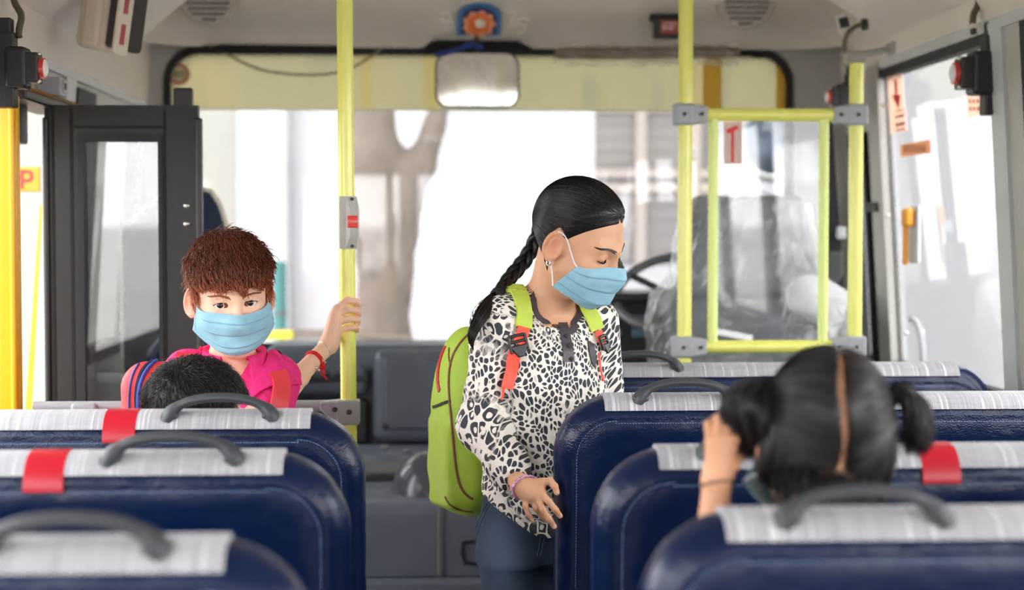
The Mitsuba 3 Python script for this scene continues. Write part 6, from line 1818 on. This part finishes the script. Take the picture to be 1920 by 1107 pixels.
# collar: a stand-and-fall sheet around the neck, open in front
cth = np.linspace(math.radians(24), math.radians(336), 60)
cv = []
for v in np.linspace(0, 1, 9):
    r1 = .058 + .030 * v + .026 * v * (np.abs(np.cos(cth / 2)) ** 6)
    zz_c = .020 - .044 * v ** 1.3 - .046 * v * (np.abs(np.cos(cth / 2)) ** 5) + .020 * np.sin(np.pi * min(1, v * 2.2)) - .018 * (np.abs(np.cos(cth / 2)) ** 2)
    cv.append(np.stack([-np.sin(cth) * r1 * 1.02, np.cos(cth) * r1 * (.98 + .12 * (np.abs(np.cos(cth / 2)) ** 4)), zz_c], 1))
CV = np.array(cv) @ BB.T + BN + BB[:, 1] * .006
# points sit on the shirt, never under it
sh = np.array([noc for noc in [CV.reshape(-1, 3)]])[0]
d_ = b_shirt(sh, False); g_ = grad(lambda p: b_shirt(p, False), sh, .004)
vv = np.repeat(np.linspace(0, 1, 9), 60)
push = np.maximum(.008 - d_, 0) * (vv > .45)
CV = (sh + g_ * push[:, None]).reshape(CV.shape)
CN = np.cross(np.gradient(CV, axis=0), np.gradient(CV, axis=1)); CN /= np.linalg.norm(CN, axis=2, keepdims=True) + 1e-12
obj('collar', shell(CV, CN, .003), 'mat_pink_polo', polo, smooth=50)
for o in (-.03, -.06): 
    pass
mat('trouser_grey', (70, 72, 80), 0.8)
def b_trouser(p):
    q = bl_(p); d = loft(q, [.60, .66], np.array([.122, .120]), np.array([.096, .094]))
    for sx in (-1, 1): d = smin(d, chain(q, [(sx * .060, .004, .60), (sx * .064, .015, .36), (sx * .066, .0, .09)], [.073, .058, .052], .02), .02)
    return np.maximum(d, .07 - q[:, 2]) + .003 * nz(p, 15, 4)
obj('trousers', iso(b_trouser, BO + [-.18, -.17, .06], BO + [.18, .15, .68], .008), 'mat_trouser_grey', boy, smooth=True)
for sx in (-1, 1):
    c = bw((sx * .066, .03, .04))
    obj('shoe', iso(lambda p: smax(chain(bl_(p), [(sx * .066, -.02, .04), (sx * .068, .10, .032)], [.040, .034], .01), .002 - bl_(p)[:, 2], .006), c - [.12, .13, .05], c + [.12, .12, .06], .007), 'mat_shoe_white', boy, smooth=True)
# red thread bracelet and thin silver chain
fdir = (BW_ - BFo) / np.linalg.norm(BW_ - BFo); Ff = frame(fdir)
def along(px, py):
    t = np.linspace(0, 1, 200); q = proj(BFo + (BW_ - BFo) * t[:, None] * 1.3); return (BFo + (BW_ - BFo) * 1.3 * t[np.argmin(L(q - [px, py]))])
mat('thread_red', (206, 32, 34), 0.8); mat('gold', (222, 180, 110), 0.3, metallic=0.8)
c = along(594, 682)
wb = wristband(b_hand, c, Ff, .04, .0018)
bk = obj('bracelet', cat(tube(wb, .0042, 8, closed=True, squash=(.5, 1)), tube(wb + fdir * .004, .0022, 8, closed=True)), 'mat_thread_red', boy, smooth=True, label='red thread bracelet with gold beads')
kn = hit(b_hand, [605], [688], 3.4, 4.0, 500)[0] - [0, .004, 0]
obj('knot', cat(blob(kn, [.008, .006, .006], seed=7), ribbon(spline([kn, kn + [-.004, -.002, -.012], kn + [.003, -.002, -.020], kn + [.010, 0, -.028]], 12), np.tile([0, -1., 0], (12, 1)), .004, .0015), ribbon(spline([kn, kn + [.004, -.002, -.010], kn + [.006, -.002, -.016]], 8), np.tile([0, -1., 0], (8, 1)), .004, .0015)), 'mat_thread_red', bk, smooth=40)
for k, (px, py) in enumerate(((604, 676), (609, 680), (593, 690), (598, 694))):
    kb = hit(b_hand, [px], [py], 3.4, 4.0, 500)[0] - [0, .004, 0]
    obj('bead', moved(trimesh.creation.icosphere(subdivisions=2), kb, s=.0034), 'mat_gold' if k < 2 else 'mat_chrome', bk, smooth=True)
c = along(611, 660)
obj('chain_bracelet', tube(wristband(b_hand, c, Ff, .04, .0008, (.25, .1)), .0009, 6, closed=True), 'mat_chrome', boy, smooth=True, label='thin silver chain bracelet')

# his red backpack
PBC = bw((.130, -.150, .905))
def bpack(p):
    q = (p - PBC) @ BB
    d = rb(q, (0, 0, 0), (.112, .060, .155), .058)
    return smin(d, rb(q, (.0, -.045, -.03), (.088, .035, .11), .035), .02) + .003 * nz(q, 14, 2)
rbk = thing('backpack', 'red backpack with blue piping on the back of the red-haired boy', 'backpack')
obj('body', iso(bpack, PBC - [.16, .16, .21], PBC + [.16, .16, .21], .006), 'mat_red_nylon', rbk, smooth=True)
def on_fn(fn, pts, y0, y1, n=40, off=.002):
    s = spline(np.array([list(x) + [0] for x in pts], float), n)[:, :2]
    h = hit(fn, s[:, 0], s[:, 1], y0, y1, 400); g = grad(fn, h, .004)
    from scipy.ndimage import gaussian_filter1d as gf
    return gf(h + g * off, 1.5, axis=0, mode='nearest'), g
h, g = on_fn(bpack, [(296, 676), (276, 694), (263, 722), (260, 770), (262, 830)], 3.4, 4.1)
obj('piping', tube(h, .0042, 8), 'mat_blue_piping', rbk, smooth=True)
h, g = on_fn(bpack, [(290, 676), (270, 690), (258, 718), (256, 770), (257, 830)], 3.4, 4.1)
obj('gusset', ribbon(h, g, .006, .003), 'mat_navy_fabric', rbk, smooth=40)
h, g = on_fn(bpack, [(262, 682), (247, 712), (243, 745), (242, 790)], 3.4, 4.1)
obj('piping', tube(h, .0022, 8), 'mat_blue_piping', rbk, smooth=True)
bno = lambda p: b_shirt(p, False)
for pts, ex in (([(352, 655), (350, 680), (352, 710), (356, 760)], [bw((.080, -.11, .99)), bw((.082, -.06, 1.045))]), ([(508, 690), (524, 712), (524, 740), (520, 790)], [bw((-.066, -.11, .99)), bw((-.070, -.06, 1.045))])):
    s = spline(np.array([list(x) + [0] for x in pts], float), 20)[:, :2]
    h = hit(bno, s[:, 0], s[:, 1], 3.35, 3.8, 400); n_ = grad(bno, h, .004); h = h + n_ * .006
    e = np.array(ex); h = np.vstack([e, h]); n_ = np.vstack([grad(bno, e, .01), n_])
    from scipy.ndimage import gaussian_filter1d as gf
    h = gf(h, 1.4, axis=0, mode='nearest'); n_ = gf(n_, 2, axis=0, mode='nearest')
    obj('strap', ribbon(h, n_, .042, .006), 'mat_red_nylon', rbk, smooth=40)

# ================================================================ the seated short-haired child (left row)
CY = 3.155
fa = math.radians(52)       # head turned to the right of the bus
cf = np.array([math.sin(fa), math.cos(fa), -.12]); cf /= np.linalg.norm(cf)
cu = np.array([-.10, -.05, 1.0]); crt = np.cross(cf, cu); crt /= np.linalg.norm(crt); cu = np.cross(crt, cf)
HC = Head(np.stack([crt, cf, cu], 1), P(372, 797, CY), 0.96)
CB = np.array([[1, 0, 0], [0, 1, 0], [0, 0, 1.0]])
CO = np.array([HC.t[0] - .01, CY + .06, 0])
CN_ = HC.t + np.array([-.01, -.01, -.135])
def seated(p, O, N, yb, seat=.485, sh=.13, k=1.0):
    q = p - O
    d = loft(q, [seat, seat + .12, N[2] - .16, N[2] - .06, N[2] - .01], np.array([.125, .112, .118, .110, .070]), np.array([.090, .082, .085, .075, .050]))
    for sx in (-1, 1):
        d = smin(d, cone(p, N - [0, 0, .03], N + [sx * sh, .0, -.065], .036, .040), .04)
        d = smin(d, chain(q, [(sx * .07, .0, seat + .075), (sx * .085, .205, seat + .065), (sx * .09, .215, .10), (sx * .09, .27, .045)], [.072, .052, .038, .032], .02), .03)
    return d
def c_body(p):
    d = seated(p, CO, CN_, 0)
    d = smin(d, cone(p, CN_ - [0, 0, .03], HC.wor((0, -.02, -.05)), .046, .042), .03)
    for sx in (-1, 1):
        S = CN_ + [sx * .13, 0, -.065]
        d = smin(d, chain(p, [S, S + [sx * .03, .05, -.20], S + [-sx * .02, .24, -.24]], [.037, .030, .024], .01), .03)
    q = HC.loc(p); near = L(q) < .22
    h = np.full(len(p), .12)
    if near.any(): h[near] = HC.full(q[near]) * HC.k
    h = np.where(near, h, np.maximum(L(q) * HC.k - .13, .02))
    return smin(d, h, .014)
cm = cat(iso(c_body, HC.t - [.16, .16, .17], HC.t + [.16, .16, .17], .004), iso(lambda p: np.maximum(c_body(p), p[:, 2] - (HC.t[2] - .13)), CO + [-.24, -.16, 0], CO + [.24, .56, HC.t[2] - .11], .010))
child = 'person_002'
obj('person', cm, 'mat_skin', smooth=True, color=skin_colors(cm.vertices, (226, 176, 142), HC), label='child with short black hair sitting in the left seat, seen from behind', category='person')
eyes(HC, child, HC.wor((0, 1, 0)))
def c_line(q):
    x, y, z = q[:, 0], q[:, 1], q[:, 2]
    return np.where(y > .03, z - .045, np.where(y > -.004, z - (-.008 + 1.3 * np.maximum(y - .015, -.02)), np.where(y > -.03, z - .032 + 3 * np.maximum(-y - .012, 0), z + .062)))
def c_hair(q):
    th = -.004 + (.011 + .008 * ss(.0, .06, q[:, 2]) + .002 * nz(q, 50, 3)) * ss(-.004, .010, c_line(q))
    return HC.skull(q) - th
hm_ = iso(lambda p: c_hair(HC.loc(p)) * HC.k, HC.t - .15, HC.t + .16, .003)
cblack = np.array(lin(20, 18, 17))
hairc = obj('hair', hm_, 'mat_hair', child, smooth=True, color=np.tile(cblack * .7, (len(hm_.vertices), 1)))
wh = hit(lambda p: c_hair(HC.loc(p)) * HC.k, [338], [690], 2.9, 3.4)[0]
def c_flow(p, nn):
    d = p - wh; d = d - nn * (d * nn).sum(1, keepdims=True)
    r = np.linalg.norm(d, axis=1, keepdims=True)
    d = d / (r + .006)
    tw = np.cross(nn, d)
    return d + .45 * tw * np.exp(-r / .03) + np.array([0.1, 0, -.25])
hair_coat(HC, c_hair, 6500, lambda q: c_line(q) > .002, c_flow, .022, lambda q: np.tile(cblack * 1.25, (len(q), 1)), hairc, 31, r=(.0004, .0008), lift=.75, jitter=.14)
mat('child_shirt', (92, 110, 142), 0.8)
obj('shirt', iso(lambda p: smax(smax(seated(p, CO, CN_, 0) - .008, .50 - p[:, 2], .005), p[:, 1] - CO[1] - .16, .01), CO + [-.22, -.14, .48], CO + [.22, .2, CN_[2] + .05], .009), 'mat_child_shirt', child, smooth=True)

# ================================================================ the girl with two pigtails (right row)
QY = 2.165
pf = np.array([.03, .96, -.20]); pf /= np.linalg.norm(pf); pu = np.array([.11, .2, 1.0]); pr = np.cross(pf, pu); pr /= np.linalg.norm(pr); pu = np.cross(pr, pf)
HP = Head(np.stack([pr, pf, pu], 1), P(1545, 830, QY), 1.0)
PO = np.array([HP.t[0], QY + .02, 0]); PN = HP.t + np.array([0, -.02, -.135])
PW, PFo = P(1344, 902, QY - .01), P(1336, 1010, QY - .015)
PSh = PN + np.array([-.125, .0, -.070]); PEl = P(1330, 1075, QY - .015)
pF = [[P(1378, 872, QY - .01), P(1390, 850, QY + .01), P(1400, 820, QY + .03), P(1402, 800, QY + .045)],
      [P(1378, 824, QY - .012), P(1386, 784, QY + .010), P(1396, 790, QY + .035), P(1398, 805, QY + .045)],
      [P(1362, 824, QY - .016), P(1367, 778, QY + .006), P(1384, 780, QY + .035), P(1392, 790, QY + .050)],
      [P(1346, 826, QY - .018), P(1348, 784, QY + .004), P(1362, 780, QY + .035), P(1374, 788, QY + .052)],
      [P(1331, 830, QY - .016), P(1328, 796, QY + .006), P(1338, 788, QY + .030), P(1348, 794, QY + .045)]]
def p_hand(p):
    d = hand_sdf(p, PW, PFo, pF, rw=.0175, rp=.0066, k=.012, rf=(.0066, .0062, .0054), kf=.002, web=.3)
    return smin(d, cone(p, PEl, PFo, .030, .024), .01)
def p_body(p):
    d = seated(p, PO, PN, 0)
    d = smin(d, cone(p, PN - [0, 0, .03], HP.wor((0, -.03, -.05)), .046, .042), .03)
    d = smin(d, chain(p, [PSh, PEl], [.037, .031], .01), .03)
    S = PN + [.125, 0, -.07]
    d = smin(d, chain(p, [S, S + [.03, .05, -.20], S + [-.02, .22, -.24]], [.037, .030, .024], .01), .03)
    q = HP.loc(p); near = L(q) < .22
    h = np.full(len(p), .12)
    if near.any(): h[near] = HP.full(q[near]) * HP.k
    h = np.where(near, h, np.maximum(L(q) * HP.k - .13, .02))
    return smin(d, h, .014)
pm_ = cat(iso(p_body, HP.t - [.16, .16, .17], HP.t + [.16, .16, .17], .004), iso(lambda p: np.maximum(p_body(p), p[:, 2] - (HP.t[2] - .13)), PO + [-.24, -.16, 0], PO + [.24, .56, HP.t[2] - .11], .010),
          iso(p_hand, np.minimum(PEl, PFo) - [.06, .05, .04], pF[2][1] + [.08, .09, .04], .0028))
pig = 'person_003'
obj('person', pm_, 'mat_skin', smooth=True, color=skin_colors(pm_.vertices, (214, 158, 122), HP), label='girl with two black pigtails seen from behind, raising her hand beside her head', category='person')
eyes(HP, pig, HP.wor((0, 1, 0)))
surgical_mask(HP, pig, math.radians(84), lambda a: -.006 + 0 * a, lambda a: -.110 + .052 * np.abs(a) ** 2, .026, seed=5)
def p_line(q):
    x, y, z = q[:, 0], q[:, 1], q[:, 2]
    return np.where(y > .0, np.minimum(.070 - y, z - (.02 + .5 * (y - .03))), np.where(y > -.002, z - .0, z + .072))
def p_part(q): return np.abs(q[:, 0] - .004 + .006 * np.sin((q[:, 2] - .02) * 34))
def p_hair(q):
    s = HP.skull(q)
    for sx in (-1, 1): s = smin(s, ell(q, (sx * .070, -.014, -.004), (.010, .026, .036)), .016)
    s = s - (-.004 + .0135 * ss(-.004, .012, p_line(q)))
    cut = (.0042 + .0030 * nz(q, 60, 2) * .4 - p_part(q))
    cut = np.where(q[:, 2] > -.052, cut, -.01)
    return smax(s, cut, .004)
hm_ = iso(lambda p: p_hair(HP.loc(p)) * HP.k, HP.t - .15, HP.t + .15, .003)
pblack = np.array(lin(18, 16, 17))
hairp = obj('hair', hm_, 'mat_hair', pig, smooth=True, color=np.tile(pblack * .8, (len(hm_.vertices), 1)))
TL, TR = P(1445, 742, QY + .01), P(1662, 752, QY + .01)
roots = scatter(HP, p_hair, 4200, lambda q: (p_line(q) > .002) & (p_part(q) > .004), 14)
side_ = np.where(roots[:, :1] < .004, 0, 1)
tg = np.where(side_ == 0, HP.loc(TL[None]), HP.loc(TR[None]))
paths = [roots]; p = roots.copy()
for k in range(13):
    d = tg - p; dl = np.linalg.norm(d, axis=1, keepdims=True); nn = grad(p_hair, p)
    d = d / (dl + 1e-9); d = d - nn * (d * nn).sum(1, keepdims=True) * .9; d /= np.linalg.norm(d, axis=1, keepdims=True) + 1e-9
    p = p + d * np.minimum(dl, .010); p = p - nn * (p_hair(p) - .0006)[:, None]
    paths.append(p.copy())
st = HP.wor(np.stack(paths, 1).reshape(-1, 3)).reshape(len(roots), 14, 3)
m = strands(st, np.random.default_rng(1).uniform(.0004, .0009, len(st)), .6)
hair_obj('strands', m, hairp, pblack * 3 * (.2 + 1.6 * meshkit.noise(roots * 140 + 5)[:, None]), 42, .4, kind='stuff')
mat('hair_elastic', (40, 38, 44), 0.5)
def pigtail(T, spine, widths, n, seed, spread=(1, 1)):
    rng = np.random.default_rng(seed)
    sp = spline([T] + spine, 34)
    out, fac = [], []
    w = np.interp(np.linspace(0, 1, 34), np.linspace(0, 1, len(widths)), widths)
    for i in range(n):
        a, r = rng.random() * 6.283, rng.random() ** .5
        fac.append(.5 + .5 * math.sin(a * 4 + seed) * (r > .4))
        e = 24 + rng.integers(0, 10)
        wob = .004 * np.sin(np.linspace(0, 5, 34) + rng.random() * 6)
        q = sp + (np.cos(a) * w * r * spread[0] + wob)[:, None] * np.array([1, 0, 0]) + (np.sin(a) * w * r * spread[1])[:, None] * np.array([0, 1, 0]) + (w * r * .5 * np.sin(a * 2))[:, None] * np.array([0, 0, 1])
        out.append(q[np.linspace(0, e - 1, 15).astype(int)])
    m = strands(np.array(out), rng.uniform(.0008, .0015, n), .3)
    return hair_obj('pigtail', m, hairp, pblack * 2.6 * (.25 + 1.5 * np.array(fac)[:, None]), 45, .35, seed)
g = lambda px, py, dy=0: P(px, py, QY + dy)
pigtail(TL, [g(1420, 722), g(1398, 745), g(1392, 790), g(1398, 835), g(1408, 868)], [.006, .018, .027, .029, .022, .010], 900, 5)
pigtail(TL, [g(1425, 735, -.02), g(1418, 770, -.035), g(1420, 815, -.03), g(1418, 850, -.02)], [.006, .014, .018, .016, .006], 350, 6)
pigtail(TR, [g(1690, 738), g(1714, 755), g(1722, 795), g(1716, 835), g(1708, 858)], [.004, .010, .016, .019, .018, .009], 620, 7)
pigtail(TR, [g(1680, 735), g(1690, 722), g(1700, 735), g(1706, 760)], [.003, .008, .012, .010, .004], 120, 8)
for T, o in ((TL, [-.008, 0, 0.003]), (TR, [.008, 0, 0.003])):
    F = frame([1, 0, .3])
    obj('hair_tie', tube(T + np.array(o) + .009 * (np.cos(a_)[:, None] * F[:, 0] + np.sin(a_)[:, None] * F[:, 1]), .0032, 8, closed=True), 'mat_hair_elastic', hairp, smooth=True)
# loose hair over the nape
rng = np.random.default_rng(17)
ln = []
for i in range(520):
    x = rng.uniform(-.062, .062); z0 = -.055 + .02 * rng.random()
    y0_ = -.070 * math.sqrt(max(1 - (x / .075) ** 2, .05)) - .006 * rng.random()
    l_ = rng.uniform(.05, .125)
    t = np.linspace(0, 1, 9)
    ln.append(HP.wor(np.stack([x * (1 + .25 * t) + .006 * np.sin(t * 4 + i), y0_ - .018 * np.sin(t * 2.2) - .004 * rng.random(), z0 - l_ * t], 1)))
m = strands(np.array(ln), rng.uniform(.0006, .0012, len(ln)), .3)
hair_obj('loose_hair', m, hairp, pblack * 1.2, 27, .4, kind='stuff')
mat('dark_top', (40, 40, 48), 0.8); mat('mint', (150, 214, 190), 0.7)
ps_ = lambda p: smax(smax(smin(seated(p, PO, PN, 0) - .009, chain(p, [PSh, PSh * .45 + PEl * .55], [.046, .044], .01), .02), .50 - p[:, 2], .005), p[:, 1] - PO[1] - .16, .01)
tops = obj('shirt', iso(ps_, PO + [-.26, -.15, .48], PO + [.24, .2, PN[2] + .05], .009), 'mat_dark_top', pig, smooth=True)
h = hit(ps_, [1620, 1600, 1632], [944, 938, 946], 1.98, 2.5)
obj('print_spot', cat([blob(c, [.006, .003, .003], seed=3 + i) for i, c in enumerate(h)]), 'mat_mint', tops, smooth=True, kind='stuff')
wd = (PW - PFo) / np.linalg.norm(PW - PFo); Fw = frame(wd)
mat('black_cord', (34, 28, 26), 0.7)
wb = wristband(p_hand, PW - wd * .006, Fw, .045, .0008, (-.35, .1))
bk = obj('bracelet', tube(wb, .0014, 8, closed=True), 'mat_black_cord', pig, smooth=True, label='thin black cord bracelet')
kn = wb[np.argmax(proj(wb)[:, 0] - 1.2 * (wb[:, 1] - wb[:, 1].min()) * 400)]
obj('knot', blob(kn, [.003, .003, .006], seed=2), 'mat_black_cord', bk, smooth=True)
